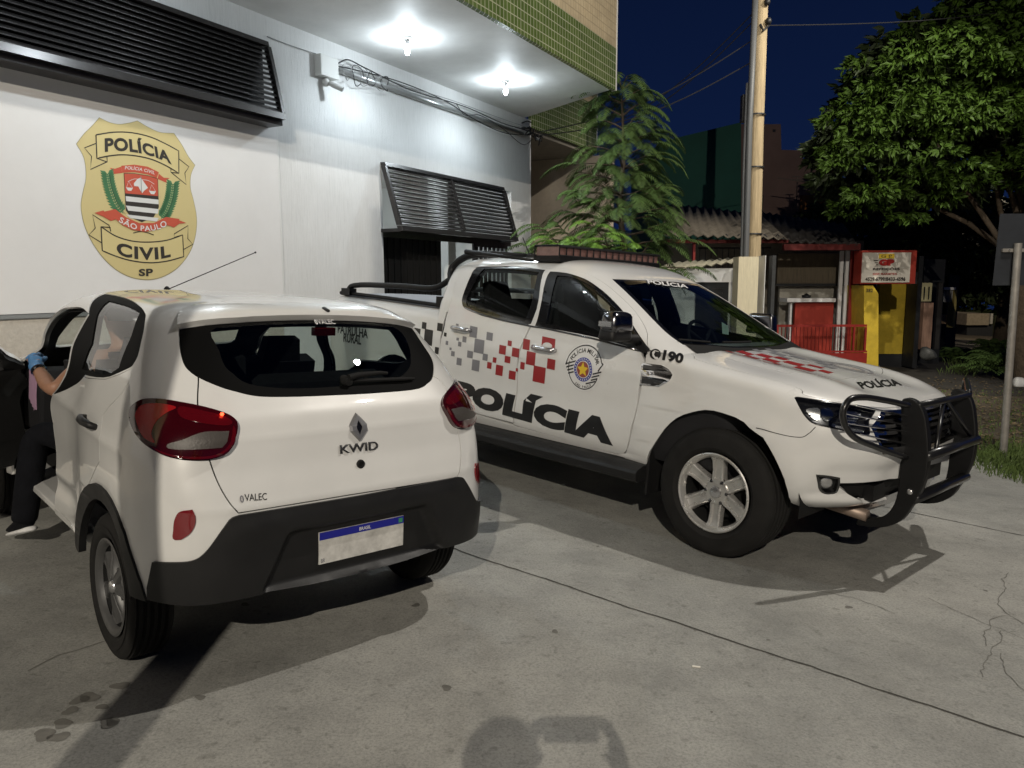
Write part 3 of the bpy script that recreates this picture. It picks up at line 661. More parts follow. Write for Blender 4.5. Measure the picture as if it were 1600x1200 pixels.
for i in range(6):
    c0, c1, rr = 7.0+.14*i+.05*rng.random(), 3.90-.03*rng.random(), .06+.05*rng.random()
    wwire([(c0+rr*math.cos(a), c1+rr*1.25*math.sin(a), .09+.02*math.sin(a*2+i)) for a in np.linspace(0, 5.6, 9)], .005, M['wire'] if i % 2 else M['wire_w'])
wwire([(6.86, 3.93, .09), (7.0, 4.0, .10), (7.3, 3.99, .09), (8.2, 3.93, .08), (9.5, 3.97, .08), (10.6, 3.93, .08), (11.3, 3.95, .08), (11.7, 3.93, .12)], .008, M['wire'])
wwire([(6.86, 3.90, .09), (7.2, 3.93, .09), (8.0, 3.98, .08), (9.0, 3.95, .08), (9.8, 3.84, .08), (10.7, 3.80, .08), (11.5, 3.90, .10)], .007, M['wire'])
wwire([(7.0, 3.96, .09), (7.9, 3.95, .08), (9.2, 3.99, .08), (10.4, 3.99, .08), (11.6, 4.0, .09)], .006, M['wire_w'])
wwire([(5.9, 3.97, .02), (6.2, 3.965, .02), (6.58, 3.97, .03)], .005, M['wire_w'])
wwire([(9.3, 3.97, .07), (9.5, 3.86, .07), (9.9, 3.93, .07), (10.6, 3.86, .07), (11.3, 3.72, .07), (11.6, 3.86, .08)], .005, M['wire'])
for i in range(9): wwire([(11.35+.04*i, 3.93+.05*rng.standard_normal(), .06+.02*i), (11.42+.05*i, 3.90+.06*rng.standard_normal(), .10), (11.5+.05*i, 3.93+.05*rng.standard_normal(), .08+.03*rng.random())], .012, M['wire'])
wwire([(11.3, 4.06, .03), (11.31, 4.08, .12), (11.42, 4.08, .14)], .012, M['wire']); wwire([(11.3, 3.98, .03), (11.45, 4.0, .12)], .02, M['wire'])
wwire([(11.65, 3.88, .10), (11.75, 3.85, .14)], .022, M['wire_w'])
# overhead lines from the corner out to the pole
POLE = (4.02, 12.9)
# ============================================================ white hatchback
KP = Pose(-1.0601, 3.4782, 2.3209)
K = thing('hatchback_car', 'small white hatchback seen from behind with its driver door open and black rear bumper', 'car', matrix=KP.M)
def Zm(ox, oy, sc): return lambda pts: [(ox+x/sc, oy+y/sc) for x, y in pts]
Z1, Z2, Z3, Z4 = Zm(0, 400, 3), Zm(0, 650, 3), Zm(260, 450, 3), Zm(380, 700, 4)
#        z     W     Xr    Xf    cxr  cyr  cxf  cyf  n   bowr bowf
krows = [(.17, .70, -.50, 2.98, .34, .36, .40, .40, 2.3, .02, .05),
         (.24, .755, -.575, 3.02, .34, .36, .40, .40, 2.3, .02, .05),
         (.33, .785, -.612, 3.05, .34, .35, .40, .40, 2.3, .02, .05),
         (.45, .79, -.625, 3.06, .33, .34, .40, .40, 2.3, .02, .05),
         (.58, .79, -.620, 3.06, .31, .33, .40, .40, 2.3, .02, .05),
         (.69, .79, -.605, 3.05, .29, .32, .40, .40, 2.3, .02, .05),
         (.80, .789, -.582, 3.04, .28, .31, .40, .40, 2.3, .02, .05),
         (.90, .785, -.552, 2.98, .27, .31, .45, .45, 2.3, .02, .05),
         (1.00, .772, -.512, 2.55, .27, .30, .5, .5, 2.3, .025, .06),
         (1.09, .745, -.452, 2.12, .27, .29, .35, .40, 2.3, .03, .10),
         (1.19, .705, -.375, 1.96, .26, .28, .3, .36, 2.3, .03, .12),
         (1.29, .655, -.292, 1.78, .26, .27, .3, .34, 2.3, .03, .12),
         (1.36, .612, -.220, 1.62, .25, .26, .3, .32, 2.3, .03, .10),
         (1.41, .555, -.150, 1.48, .25, .25, .3, .30, 2.3, .03, .08),
         (1.44, .46, -.05, 1.34, .22, .22, .25, .25, 2.2, .02, .05),
         (1.458, .32, .15, 1.2, .18, .18, .2, .2, 2.1, .01, .02),
         (1.466, .15, .40, .90, .09, .09, .09, .09, 2.0, 0, 0),
         (1.468, .0, .65, .65, 0, 0, 0, 0, 2.0, 0, 0)]
def kpost(x, y, z, s, v):
    a = np.abs(y); sg = np.sign(y)
    side = np.clip((np.abs(s)-1.6)/.5, 0, 1)*np.clip((3.6-np.abs(s))/.4, 0, 1)
    low = np.clip((1.15-z)/.15, 0, 1)
    # wheel haunches and a waist in the doors
    for cx in (0.0, 2.42):
        d = np.hypot(x-cx, (z-.42)*1.1); y = y + sg*side*low*.016*np.exp(-((d-.40)/.13)**2)
    y = y - sg*side*low*.016*np.exp(-((x-1.15)/.75)**2)*np.exp(-((z-.62)/.16)**2)
    y = y + sg*side*.013*np.exp(-np.abs(z-.93-.05*(x-.6))/.045)*np.clip((2.3-x)/.3, 0, 1) - sg*side*.012*np.exp(-((z-.50)/.05)**2)*np.clip((x-.45)/.15, 0, 1)*np.clip((1.95-x)/.15, 0, 1) + sg*side*.006*np.exp(-np.abs(z-.555)/.02)*np.clip((x-.5)/.15, 0, 1)*np.clip((1.95-x)/.15, 0, 1)
    sm = lambda t: np.clip(t, 0, 1)**2*(3-2*np.clip(t, 0, 1))
    y = y - sg*np.clip(np.abs(y)/.4, 0, 1)*(.036*sm((x-.25)/.4)*(1-sm((x-1.9)/.3)*np.clip((.95-z)/.1, 0, 1))*np.clip((1.35-z)/.3, 0, 1) + .060*sm((x-.8)/1.1)*sm((z-.80)/.25)*np.clip((1.30-z)/.2, 0, 1))
    # tailgate: shallow shelf under the window
    rear = np.clip((1.5-np.abs(s))/.4, 0, 1)
    x = x - rear*.010*np.exp(-((z-1.03)/.05)**2) - rear*.011*np.exp(-np.abs(z-.955)/.045)*np.clip((1.5-np.abs(y)/.55), 0, 1) + rear*.008*np.exp(-((z-.84)/.06)**2)
    x = x - rear*.007*np.exp(-np.abs(z-.715)/.02)
    return np.stack([x, y, z], 1)
KS = Surf(krows, kpost)
kp = lambda pts, per=5, sharp=(): catmull(KS.pix(pts, KP), per, True, sharp)
mir = lambda L: [np.array([-p[0], p[1]]) for p in L]
# --- traced outlines
k_glass = kp(Z3([(62, 195), (200, 174), (400, 159), (640, 151), (900, 156), (1050, 168), (1152, 190), (1200, 262), (1243, 330), (1250, 390), (1228, 440), (1180, 470), (1000, 489), (800, 500), (560, 508), (430, 505), (330, 484), (230, 452), (150, 415), (97, 372), (75, 320), (64, 250)]), 4, (0, 6))
_g = np.array(k_glass); 
k_gate = kp(Z3([(150, 400), (150, 440), (147, 545), (160, 660), (202, 805), (230, 885), (268, 962), (303, 1015), (340, 1055), (850, 972), (1362, 889), (1376, 840), (1380, 760), (1368, 675), (1330, 560), (1290, 440), (1225, 400), (700, 420)]), 4, (0, 8, 9, 10, 16, 17))
k_light = kp(Z1([(620, 722), (637, 697), (685, 673), (760, 673), (860, 690), (960, 712), (1050, 740), (1093, 762), (1111, 792), (1104, 850), (1082, 902), (1045, 936), (980, 955), (880, 957), (780, 937), (700, 890), (650, 830), (623, 770)]), 4)
k_refl = kp(Z2([(826, 472), (850, 446), (903, 438), (917, 470), (914, 512), (890, 552), (852, 578), (822, 579), (815, 535)]), 4, (2, 6))
k_bl = KS.pix([(241, 877), (267, 878), (293, 877), (307, 873), (320, 863), (333, 847), (350, 823), (363, 808), (375, 804)], KP)
zc = float(KS.pix([(560, 774)], KP)[0][1])
def vz(z, s=0): return float(KS.rear([(0, z)])[0][1])
v_b = min(p[1] for p in k_bl)
bl = catmull(k_bl, 3, False)
arch_o = [(.0+.425*math.cos(a)*1.0, .30+.415*math.sin(a)) for a in np.linspace(math.pi, 0, 19)]
arch_i = [(.0+.338*math.cos(a), .30+.352*math.sin(a)) for a in np.linspace(math.pi, 0, 19)]
# black lower bumper: rear arch edge -> bumper line -> centre -> mirrored
ArchO = KS.side(arch_o, 1); ArchI = KS.side(arch_i, 1)
half = KS.side([(-.427, .385), (-.43, .43)], 1) + [np.array(p) for p in bl] + [np.array([0.0, zc])]
kbb = [np.array(p) for p in ((1.57, 2.45), (1.40, 2.42), (1.07, 2.46), (.61, 2.41), (0, 2.34))]
kbb = catmull([half[0]] + kbb[:-1] + [np.array([0.0, kbb[-1][1]])], 3, False)
k_bump = half + mir(half[:-1])[::-1] + mir(kbb)[1:-1] + kbb[::-1][:-1]
k_bump = [np.array(p) for p in k_bump]
# wheel arch cladding (ring) incl. the sill strip
fa_o = [(2.42+.425*math.cos(a), .30+.415*math.sin(a)) for a in np.linspace(math.pi, 0, 19)]
fa_i = [(2.42+.338*math.cos(a), .30+.352*math.sin(a)) for a in np.linspace(math.pi, 0, 19)]
def ring(o, i): return KS.side([(o[0][0], .19)]+o+[(o[-1][0], .19)], 1), KS.side([(i[0][0], .19)]+i+[(i[-1][0], .19)], 1)
def ringpoly(o, i): return KS.side([(o[0][0], .375)]+o[1:-1]+[(o[-1][0], .345), (i[-1][0], .345)]+i[1:-1][::-1]+[(i[0][0], .375)], 1)
k_clad = ringpoly(arch_o, arch_i); k_cladf = ringpoly(fa_o, fa_i)
k_arch = KS.side([(arch_o[0][0], .10+.09)]+arch_o+[(arch_o[-1][0], .19)], 1); k_archf = KS.side([(fa_o[0][0], .19)]+fa_o+[(fa_o[-1][0], .19)], 1)
# side glass (left traced, right mirrored)
k_dlo = kp(Z1([(492, 177), (560, 190), (620, 212), (664, 244), (682, 272), (676, 335), (662, 400), (645, 470), (625, 506), (560, 545), (485, 569), (400, 556)]), 3, (0, 12)) if False else catmull(KS.pix(Z1([(492, 175), (560, 188), (620, 210), (664, 244), (682, 272), (676, 335), (662, 400), (645, 470), (625, 506), (560, 545), (485, 569), (400, 556)]), KP) + KS.side([(.948, .945), (.85, 1.2), (.80, 1.34)], 1), 3, True, (0, 4, 9, 11, 12, 13, 14))
k_dlg = kp(Z1([(508, 207), (560, 219), (610, 238), (652, 264), (612, 370), (575, 455), (552, 522), (490, 554), (430, 545), (377, 530), (425, 410)]), 3, (0, 3, 6, 9, 10))
k_dlg_r = catmull(mir(k_dlg[:27]) + KS.side([(.90, .965), (.86, 1.15), (.80, 1.33)], -1), 1)
k_dlo_r = KS.grow(k_dlg_r, .022)
k_rdoor = KS.side([(.98, .375), (.98, .55), (.975, .8), (.965, .92)], 1) + KS.pix([(109, 578), (135, 590), (165, 592), (190, 583), (208, 571), (204, 590), (192, 612), (172, 634), (160, 650), (157, 680), (155.5, 722)], KP) + KS.side([(.33, .58), (.40, .50), (.435, .40), (.44, .375)], 1)
k_fopen = KS.side([(.99, .34), (.985, .55), (.975, .8), (.955, .94), (.86, 1.2), (.805, 1.345), (1.0, 1.365), (1.2, 1.355), (1.4, 1.315), (1.62, 1.225), (1.80, 1.11), (1.95, 1.0), (1.99, .85), (2.0, .6), (1.93, .45), (1.93, .34)], 1)
k_fopen_s = catmull(k_fopen, 3, True, (0, 1, 2, 3, 4, 5, 15))
k_fwin_r = catmull(KS.side([(1.02, .955), (.94, 1.2), (.88, 1.34), (1.05, 1.355), (1.25, 1.335), (1.45, 1.27), (1.66, 1.16), (1.82, 1.02), (1.5, .965)], -1), 3, True, (0, 2, 7))
wrap = lambda L: [np.array([p[0] % 10, p[1]]) for p in L]
k_ws = catmull(wrap(KS.top([(2.02, -.48), (2.10, 0), (2.02, .48), (1.92, .54), (1.72, .52), (1.54, .46), (1.52, .30), (1.55, 0), (1.52, -.30), (1.54, -.46), (1.72, -.52), (1.92, -.54)])), 4, True, (2, 5, 9, 0))
k_ws2 = [p-[10, 0] for p in k_ws]
k_spoil = kp(Z3([(58, 186), (58, 140), (72, 105), (110, 84), (230, 62), (420, 44), (700, 40), (930, 62), (1085, 112), (1140, 160), (1156, 186), (1050, 165), (900, 152), (640, 147), (400, 155), (200, 170)]), 4, (0, 10))
g = KS.grow
gap = .0025
k_bumphole = half + mir(half[:-1])[::-1] + [np.array([-2.05, half[0][1]]), np.array([-2.05, .0]), np.array([2.05, .0]), np.array([2.05, half[0][1]])]
holes = [g(k_glass, .004), g(k_gate, gap), g(k_light, .001), g(mir(k_light), .001), k_bumphole, k_arch, k_archf, mir(k_arch), mir(k_archf), g(k_dlo, .001), k_dlo_r, k_rdoor, k_fopen_s, k_fwin_r, k_ws, k_ws2, g(k_spoil, .0015), mir(k_rdoor)]
dom = [np.array([-4.999, 2.15]), np.array([4.999, 2.15]), np.array([4.999, KS.K-.02]), np.array([-4.999, KS.K-.02])]
panel(KS, 'body', dom, holes, M['kpaint'], K, step=(.055, .13))
cap_uv = [np.array([s, KS.K-.06]) for s in np.linspace(-5, 5, 60)]
b_ = bmesh.new(); vs_ = [b_.verts.new(KS.P([[s, KS.K-.15]])[0]) for s in np.linspace(-4.99, 4.99, 60)]; b_.faces.new(vs_); bm_obj('roof_panel', b_, M['kpaint'], K, smooth=True)
panel(KS, 'tailgate', g(k_gate, -gap), [g(k_glass, .003), k_light, mir(k_light)], M['kpaint'], K, step=(.06, .13), lip=.015)
def offb(P, N):
    a = np.clip((P[:, 2]-.24)/.05, 0, 1)
    return .012*a + .012*np.exp(-((P[:, 2]-.64)/.05)**2)*np.clip((.55-np.abs(P[:, 1]))/.1, 0, 1)
def kbump_rec(P, N):
    o = offb(P, N)
    y = np.abs(P[:, 1]); z = P[:, 2]
    rec = np.clip((.44-y-(z-.38)*.5)/.03, 0, 1)*np.clip((.605-z)/.02, 0, 1)*np.clip((z-.375)/.02, 0, 1)
    return o - .035*rec
panel(KS, 'bumper', k_bump, [], M['plastic'], K, step=(.03, .07), off=kbump_rec, lip=.02)
dcl = lambda P, N: np.full(len(P), .012)
for nm, L in (('wheel_arch_trim', k_clad), ('wheel_arch_trim', k_cladf)):
    o = panel(KS, nm, L, [], M['plastic'], K, step=(.03, .12), off=.010, lip=.03); mirror_obj(o)
panel(KS, 'spoiler', k_spoil, [], M['kpaint'], K, step=(.05, .07), off=lambda P, N: .036*np.clip((-.0-P[:, 0])/.24, 0, 1)**1.5, lip=.045)
rd = panel(KS, 'rear_door', g(k_rdoor, -gap), [g(k_dlo, .001)], M['kpaint'], K, step=(.05, .13), lip=.02)
panel(KS, 'rear_door', g(mir(k_rdoor), -gap), [k_dlo_r], M['kpaint'], K, step=(.05, .13), lip=.02)
for lo_, lg_ in ((k_dlo, k_dlg), (k_dlo_r, k_dlg_r)):
    panel(KS, 'window_frame', lo_, [lg_], M['frit'], K, step=(.05, .13), off=-.004, lip=.02); panel(KS, 'side_window', lg_, [], M['glass'], K, step=(.05, .13), off=-.008, lip=0)
panel(KS, 'side_window', g(k_fwin_r, -.001), [], M['glass'], K, step=(.05, .13), off=-.006, lip=0)
panel(KS, 'windshield', k_ws, [], M['glass'], K, step=(.06, .15), off=-.003, lip=0)
# rear window: see-through centre in a black printed border
k_gin = kp(Z3([(235, 186), (420, 168), (700, 159), (980, 163), (1080, 192), (1140, 290), (1135, 380), (1060, 430), (800, 462), (560, 470), (390, 450), (300, 390), (250, 300)]), 4)
panel(KS, 'rear_window_border', k_glass, [k_gin], M['frit'], K, step=(.05, .12), off=0, lip=.006)
rw = panel(KS, 'rear_window', k_gin, [], M['glass_dark'], K, step=(.06, .12), off=0, lip=0)
# interior shell: dark trim behind every painted panel
inner_holes = [g(k_glass, -.004), k_dlg, k_dlg_r, k_fopen_s, k_fwin_r, k_ws, k_ws2, k_arch, mir(k_arch), k_archf, mir(k_archf)]
panel(KS, 'interior_lining', [np.array([-4.999, 2.7]), np.array([4.999, 2.7]), np.array([4.999, KS.K-.6]), np.array([-4.999, KS.K-.6])], inner_holes, M['interior'], K, step=(.09, .2), off=-.035, lip=0)
b_ = bmesh.new(); add_box(b_, (1.35, 0, .36), (3.0, 1.40, .06)); add_box(b_, (1.5, 0, .27), (2.3, .6, .10)); add_box(b_, (0, 0, .30), (.09, 1.25, .07))
bm_obj('underbody', b_, M['under'], K)
# lights
def lens_parts(sgn):
    L = k_light if sgn > 0 else mir(k_light)
    o = panel(KS, 'tail_light', g(L, -.0015), [], M['red_deep'], K, step=(.04, .08), off=lambda P, N: .010+.012*np.exp(-((P[:, 2]-.95)/.08)**2), lip=.03)
    return o
tl = [lens_parts(1), lens_parts(-1)]
sub = lambda pts, per=4, sh=(): catmull(KS.pix(Z1(pts), KP), per, True, sh)
lit = sub([(650, 740), (690, 700), (760, 698), (830, 715), (790, 740), (745, 780), (725, 840), (740, 880), (700, 860), (665, 800)])
lit2 = sub([(850, 712), (960, 735), (1050, 760), (1085, 790), (1060, 800), (980, 795), (900, 780), (850, 760)])
clr = sub([(800, 905), (800, 885), (860, 868), (930, 838), (975, 828), (1068, 826), (1058, 870), (1036, 900), (930, 909), (850, 911)], 3, (5, 7))
rng_ = sub([(720, 890), (800, 930), (900, 943), (985, 938), (1035, 918), (1075, 870), (1090, 800), (1100, 830), (1085, 885), (1040, 928), (980, 950), (880, 952), (780, 932)], 3)
lensoff = lambda k: (lambda P, N: k+.010+.012*np.exp(-((P[:, 2]-.95)/.08)**2))
M['red_bright'] = mat('bright_red_lens', (.30, .006, .008), .15, coat=1, bump=.5, bscale=160, dist=.002)
M['lit_red'] = mat('lit_tail_lamp', (.8, .02, .01), .3, emit=(1, .06, .02), estr=6)
for sgn in (1, -1):
    w = (lambda L: L) if sgn > 0 else mir
    p = tl[0 if sgn > 0 else 1]
    panel(KS, 'reflector_bowl', w(lit), [], M['red_bright'], p, step=(.04, .08), off=lensoff(.0012), lip=.002)
    panel(KS, 'brake_lens', w(lit2), [], M['red_lens'], p, step=(.04, .08), off=lensoff(.0012), lip=.002)
    panel(KS, 'reversing_lens', w(clr), [], M['clear_ref'], p, step=(.03, .05), off=lensoff(.0015), lip=.002)
    panel(KS, 'lens_rim', w(rng_), [], M['red_lens'], p, step=(.03, .05), off=lensoff(.0012), lip=.002)
    r = panel(KS, 'reflector', w(k_refl), [], M['reflector_red'], K, step=(.03, .05), off=.006, lip=.01)
c = KS.pix([(345, 652)], KP)[0]; P_ = KS.P([c])[0]; N_ = KS.N([c])[0]
b_ = bmesh.new(); add_ball(b_, P_+N_*.024, .007, 10); bm_obj('bulb_glow', b_, M['lit_red'], tl[0], smooth=True)
# number plate in its recess
def on_rear(y, z, d=0):
    c = KS.rear([(y, z)])[0]; P = KS.P([c])[0]; return Vector(P)+Vector((-d, 0, 0))
pl = bmesh.new(); add_box(pl, (-.602, -.015, .5), (.008, .40, .13)); M['plate_white'] = mat('plate_white', (.62, .61, .58), .4, cvar=.35, cscale=14)
pl_o = bm_obj('licence_plate', pl, M['plate_white'], K, bevel=.003)

M['plate_blue'] = mat('plate_blue', (.012, .016, .30), .35)
PLX = -.6075
def flat_rear(x): return lambda a, b: Vector((x, -a, b))       # a runs to the right as seen from behind
def rect(x0, x1, y0, y1): return poly_mesh([(x0, y0), (x1, y0), (x1, y1), (x0, y1)])
decal('country_strip', *rect(-.185, .215, .534, .565), flat_rear(PLX), M['plate_blue'], pl_o, cut=0)
V, Fc = fit_text('BRASIL', .055, .014, .02); decal('lettering', V+[-.005, .541], Fc, flat_rear(PLX-.0008), M['decal_white'], pl_o, cut=0)
V, Fc = fit_text('BR', .018, .016, .01); decal('lettering', V+[-.178, .442], Fc, flat_rear(PLX-.0008), M['decal_grey'], pl_o, cut=0)
M['flag_green'] = mat('flag_green', (.05, .3, .15), .4); decal('flag', *rect(.188, .208, .540, .558), flat_rear(PLX-.0008), M['flag_green'], pl_o, cut=0)
# diamond badge, name badge, stickers, camera eye
def km(d): 
    def f(a, b):
        c = KS.rear([(-a, b)])[0]; P = KS.P([c])[0]; N = KS.N([c])[0]; return Vector(P+N*d)
    return f
by, bz = .0, .93
def rl(px, py):                      # pixel -> (a, b) on the tailgate
    c = KS.pix([(px, py)], KP)[0]; P = KS.P([c])[0]; return -P[1], P[2]
def badge(name, cx, cy, w, h, parent, bev, m, wi=.62):
    bm = bmesh.new(); o = []; i_ = []; 
    f = km(.002)
    for (x, y) in ((0, h/2), (w*.27, h*.30), (w/2, h*.10), (w/2, -h*.10), (0, -h/2), (-w/2, -h*.10), (-w/2, h*.10), (-w*.27, h*.30)):
        k = 1
        o.append((f(cx+x, cy+y), f(cx+x*.80, cy+y*.84)+Vector((-bev, 0, 0)), f(cx+x*wi*.62, cy+y*wi)+Vector((-bev, 0, 0)), f(cx+x*wi*.5, cy+y*wi*.9)+Vector((-bev*.3, 0, 0))))
    R_ = [[bm.verts.new(q[j]) for q in o] for j in range(4)]
    for A_, B_ in zip(R_, R_[1:]):
        for k in range(8): bm.faces.new((A_[k], B_[k], B_[(k+1) % 8], A_[(k+1) % 8]))
    bmesh.ops.recalc_face_normals(bm, faces=bm.faces[:])
    return bm_obj(name, bm, m, parent)
a, b = rl(560, 668); bd = badge('emblem', a, b, .084, .116, K, .010, mat('brushed_chrome', (.34, .34, .35), .36, metal=.7), .52)
dm, df = poly_mesh([(a, b+.028), (a+.014, b), (a, b-.028), (a-.014, b)]); decal('emblem_core', dm, df, km(.008), M['gloss_black'], bd, cut=0)
def letters(txt, x0, y0, x1, y1, cap, mm, parent, bold=.0, shear=0, d=.003, name='lettering', thick=0, space=1.0, surf_map=km, ref=None, cut=.03):
    """lettering between two surface points (a,b)"""
    L = math.hypot(x1-x0, y1-y0); V, Fc = fit_text(txt, L, cap, bold, shear, space, ref); c, s = (x1-x0)/L, (y1-y0)/L
    V = np.stack([x0+V[:, 0]*c-V[:, 1]*s, y0+V[:, 0]*s+V[:, 1]*c], 1); o = decal(name, V, Fc, surf_map(d), mm, parent, cut=cut)
    if thick:
        md = o.modifiers.new('solid', 'SOLIDIFY'); md.thickness = thick; md.offset = -1 if thick > 0 else 1; md.thickness = abs(thick)
    return o
p0, p1 = rl(531, 709), rl(590, 702); letters('KWID', p0[0], p0[1], p1[0], p1[1], .034, mat('dark_badge_letters', (.03, .03, .032), .4), K, .012, d=.006, thick=.004)
p0, p1 = rl(383, 783), rl(417, 781); letters('VALEC', p0[0], p0[1], p1[0], p1[1], .024, M['decal_black'], K, .004, d=.002)
def ring_mark(cx, cy, w, h, t, n=14):
    pts = []; F_ = []
    for k in range(n):
        an = 2*math.pi*k/n; pts += [(cx+w*math.cos(an), cy+h*math.sin(an)), (cx+(w-t)*math.cos(an), cy+(h-t)*math.sin(an))]
    for k in range(n): i, j = 2*k, 2*((k+1) % n); F_.append((i, j, j+1, i+1))
    return np.array(pts, float), F_
a, b = rl(379.5, 779.5); decal('lettering', *ring_mark(a, b, .007, .013, .0045), km(.002), M['decal_grey'], K, cut=0)
a, b = rl(563, 725); bm = bmesh.new(); P_ = km(0)(a, b); add_lathe(bm, [(0, -.004), (.008, -.003), (.010, -.009), (.017, -.008), (.019, 0)], 'x', 24, P_); bmesh.ops.recalc_face_normals(bm, faces=bm.faces[:]); bm_obj('latch_button', bm, M['plastic'], K, smooth=True, sharp=40)
p0, p1 = rl(497, 508), rl(524, 508)
letters('VALEC', p0[0], p0[1], p1[0], p1[1], .018, M['decal_white'], K, .0, d=.007)
a, b = rl(493, 505); decal('lettering', *ring_mark(a, b, .006, .010, .004), km(.007), M['decal_white'], K, cut=0)
# high brake lamp behind the glass, washer nozzle
bm = bmesh.new(); p = km(-.02)(*rl(508, 513)); add_box(bm, p, (.03, .10, .035)); bm_obj('high_brake_lamp', bm, M['red_deep'], K, bevel=.008)
bm = bmesh.new(); p = km(.02)(*rl(508, 491)); add_lathe(bm, [(0, -.022), (.006, -.021), (.008, -.01), (.016, .02)], 'x', 12, p); bm_obj('washer_nozzle', bm, M['plastic'], K, smooth=True)
# wiper
w0, w1 = rl(540, 596), rl(642, 592)
bm = bmesh.new(); f = km(.030); f2 = km(.012)
add_lathe(bm, [(0, -.02), (.018, -.016), (.022, .0), (.024, .03)], 'x', 16, km(.012)(w0[0], w0[1]-.005))
add_tube(bm, [f(w0[0], w0[1]), f(w0[0]+.05, w0[1]+.008), f(w0[0]+.16, w0[1]+.012), f((w0[0]+w1[0])/2+.03, (w0[1]+w1[1])/2+.012)], [.015, .013, .009, .007], 8)
bm_obj('wiper_arm', bm, M['matte_black'], K, smooth=True, sharp=50)
bm = bmesh.new(); xs = np.linspace(w0[0]-.02, w1[0]+.01, 8); add_tube(bm, [f2(x, w0[1]+(w1[1]-w0[1])*(x-w0[0])/(w1[0]-w0[0])-.004) for x in xs], [.006]+[.009]*6+[.005], 6); bm_obj('wiper_blade', bm, M['matte_black'], K, smooth=True, sharp=50)
# rear wheels, front wheels
for x, sg in ((0, 1), (0, -1), (2.42, 1), (2.42, -1)):
    make_wheel(.293, .165, .188, 'cover', 'wheel', K, place_wheel(x, sg*.700, .293, sg, 0, .35*x+.2*sg))
# door handle, antenna
def side_pt(x, z, sg=1, d=0):
    c = KS.side([(x, z)], sg)[0]; return Vector(KS.P([c])[0]+KS.N([c])[0]*d)
hc = KS.pix([(143, 657)], KP)[0]; hp = KS.P([hc])[0]
for sg in (1, -1):
    bm = bmesh.new(); pts = [side_pt(hp[0]+x, hp[2]-.003*i, sg, d) for i, (x, d) in enumerate(((.085, -.005), (.075, .022), (.03, .034), (-.02, .036), (-.07, .026), (-.085, -.005)))]
    add_tube(bm, pts, [.013, .015, .016, .016, .015, .012], 8); bm_obj('door_handle', bm, M['plastic'], K, smooth=True)
b0 = KP.on(301, 436, 1, .0); 
bm = bmesh.new(); base = KS.P(KS.top([(1.28, 0)]))[0]; tipd = KP.on(399, 394.5, 1, 0)
bb = Vector(KP.on(303, 435, 1, 0)); bt = Vector(tipd); dr = (bt-bb).normalized()
zt = base[2]; st = bb - dr*((bb.z-zt)/dr.z if abs(dr.z) > 1e-3 else 0)
add_tube(bm, [st-dr*.01, st+dr*.06, bt], [.006, .003, .002], 6); add_ball(bm, bt, .005, 8); add_lathe(bm, [(.022, 0), (.015, .015), (.006, .025)], 'z', 12, st-Vector((0, 0, .004)))
bm_obj('antenna', bm, M['matte_black'], K)
# cabin: dash, seats, wheel
def seat(cx, cy, w=.48, back=True, bench=False):
    bm = bmesh.new()
    add_box(bm, (cx, cy, .52), (.50, w, .16)); R_ = Matrix.Rotation(math.radians(-18), 3, 'Y')
    add_box(bm, (cx-.30, cy, .82), (.13, w, .58), R_, .86)
    for hy in ((0,) if not bench else (.33,)): add_box(bm, (cx-.41, cy+hy, 1.14), (.08, .24, .16), R_, .8); add_tube(bm, [(cx-.38, cy+hy, 1.0), (cx-.40, cy+hy, 1.12)], .012, 6)
    return bm_obj('seat', bm, M['seat'], K, smooth=True, bevel=.035, seg=3, sharp=70)
seat(1.25, .36); seat(1.25, -.36); seat(.42, 0, 1.16, bench=True)
bm = bmesh.new(); add_box(bm, (-.12, 0, .86), (.55, 1.14, .03)); bm_obj('parcel_shelf', bm, M['seat'], K, bevel=.01)
bm = bmesh.new(); add_prism(bm, [(1.72, .62), (1.66, .86), (1.74, .97), (1.98, .97), (2.1, .90), (2.1, .6)], 1, -.66, .66); add_box(bm, (1.62, .36, 1.0), (.16, .34, .07))
bm_obj('dashboard', bm, M['interior'], K, bevel=.02)
bm = bmesh.new(); R_ = Matrix.Rotation(math.radians(64), 3, 'Y')
ring = [Vector((1.50, .36, .97)) + R_ @ Vector((.18*math.cos(a), .18*math.sin(a), 0)) for a in np.linspace(0, 2*math.pi, 33)]; add_tube(bm, ring, .014, 8, False)
for a in (0.1, 2.2, -2.2): add_tube(bm, [Vector((1.51, .36, .97)), Vector((1.50, .36, .97))+R_ @ Vector((.18*math.cos(a), .18*math.sin(a), 0))], .014, 6)
add_ball(bm, (1.51, .36, .97), .05, 10); bm_obj('steering_wheel', bm, M['interior'], K, smooth=True)
bm = bmesh.new(); add_box(bm, (1.42, 0, 1.30), (.03, .2, .06)); bm_obj('rear_view_mirror', bm, M['interior'], K, bevel=.01)
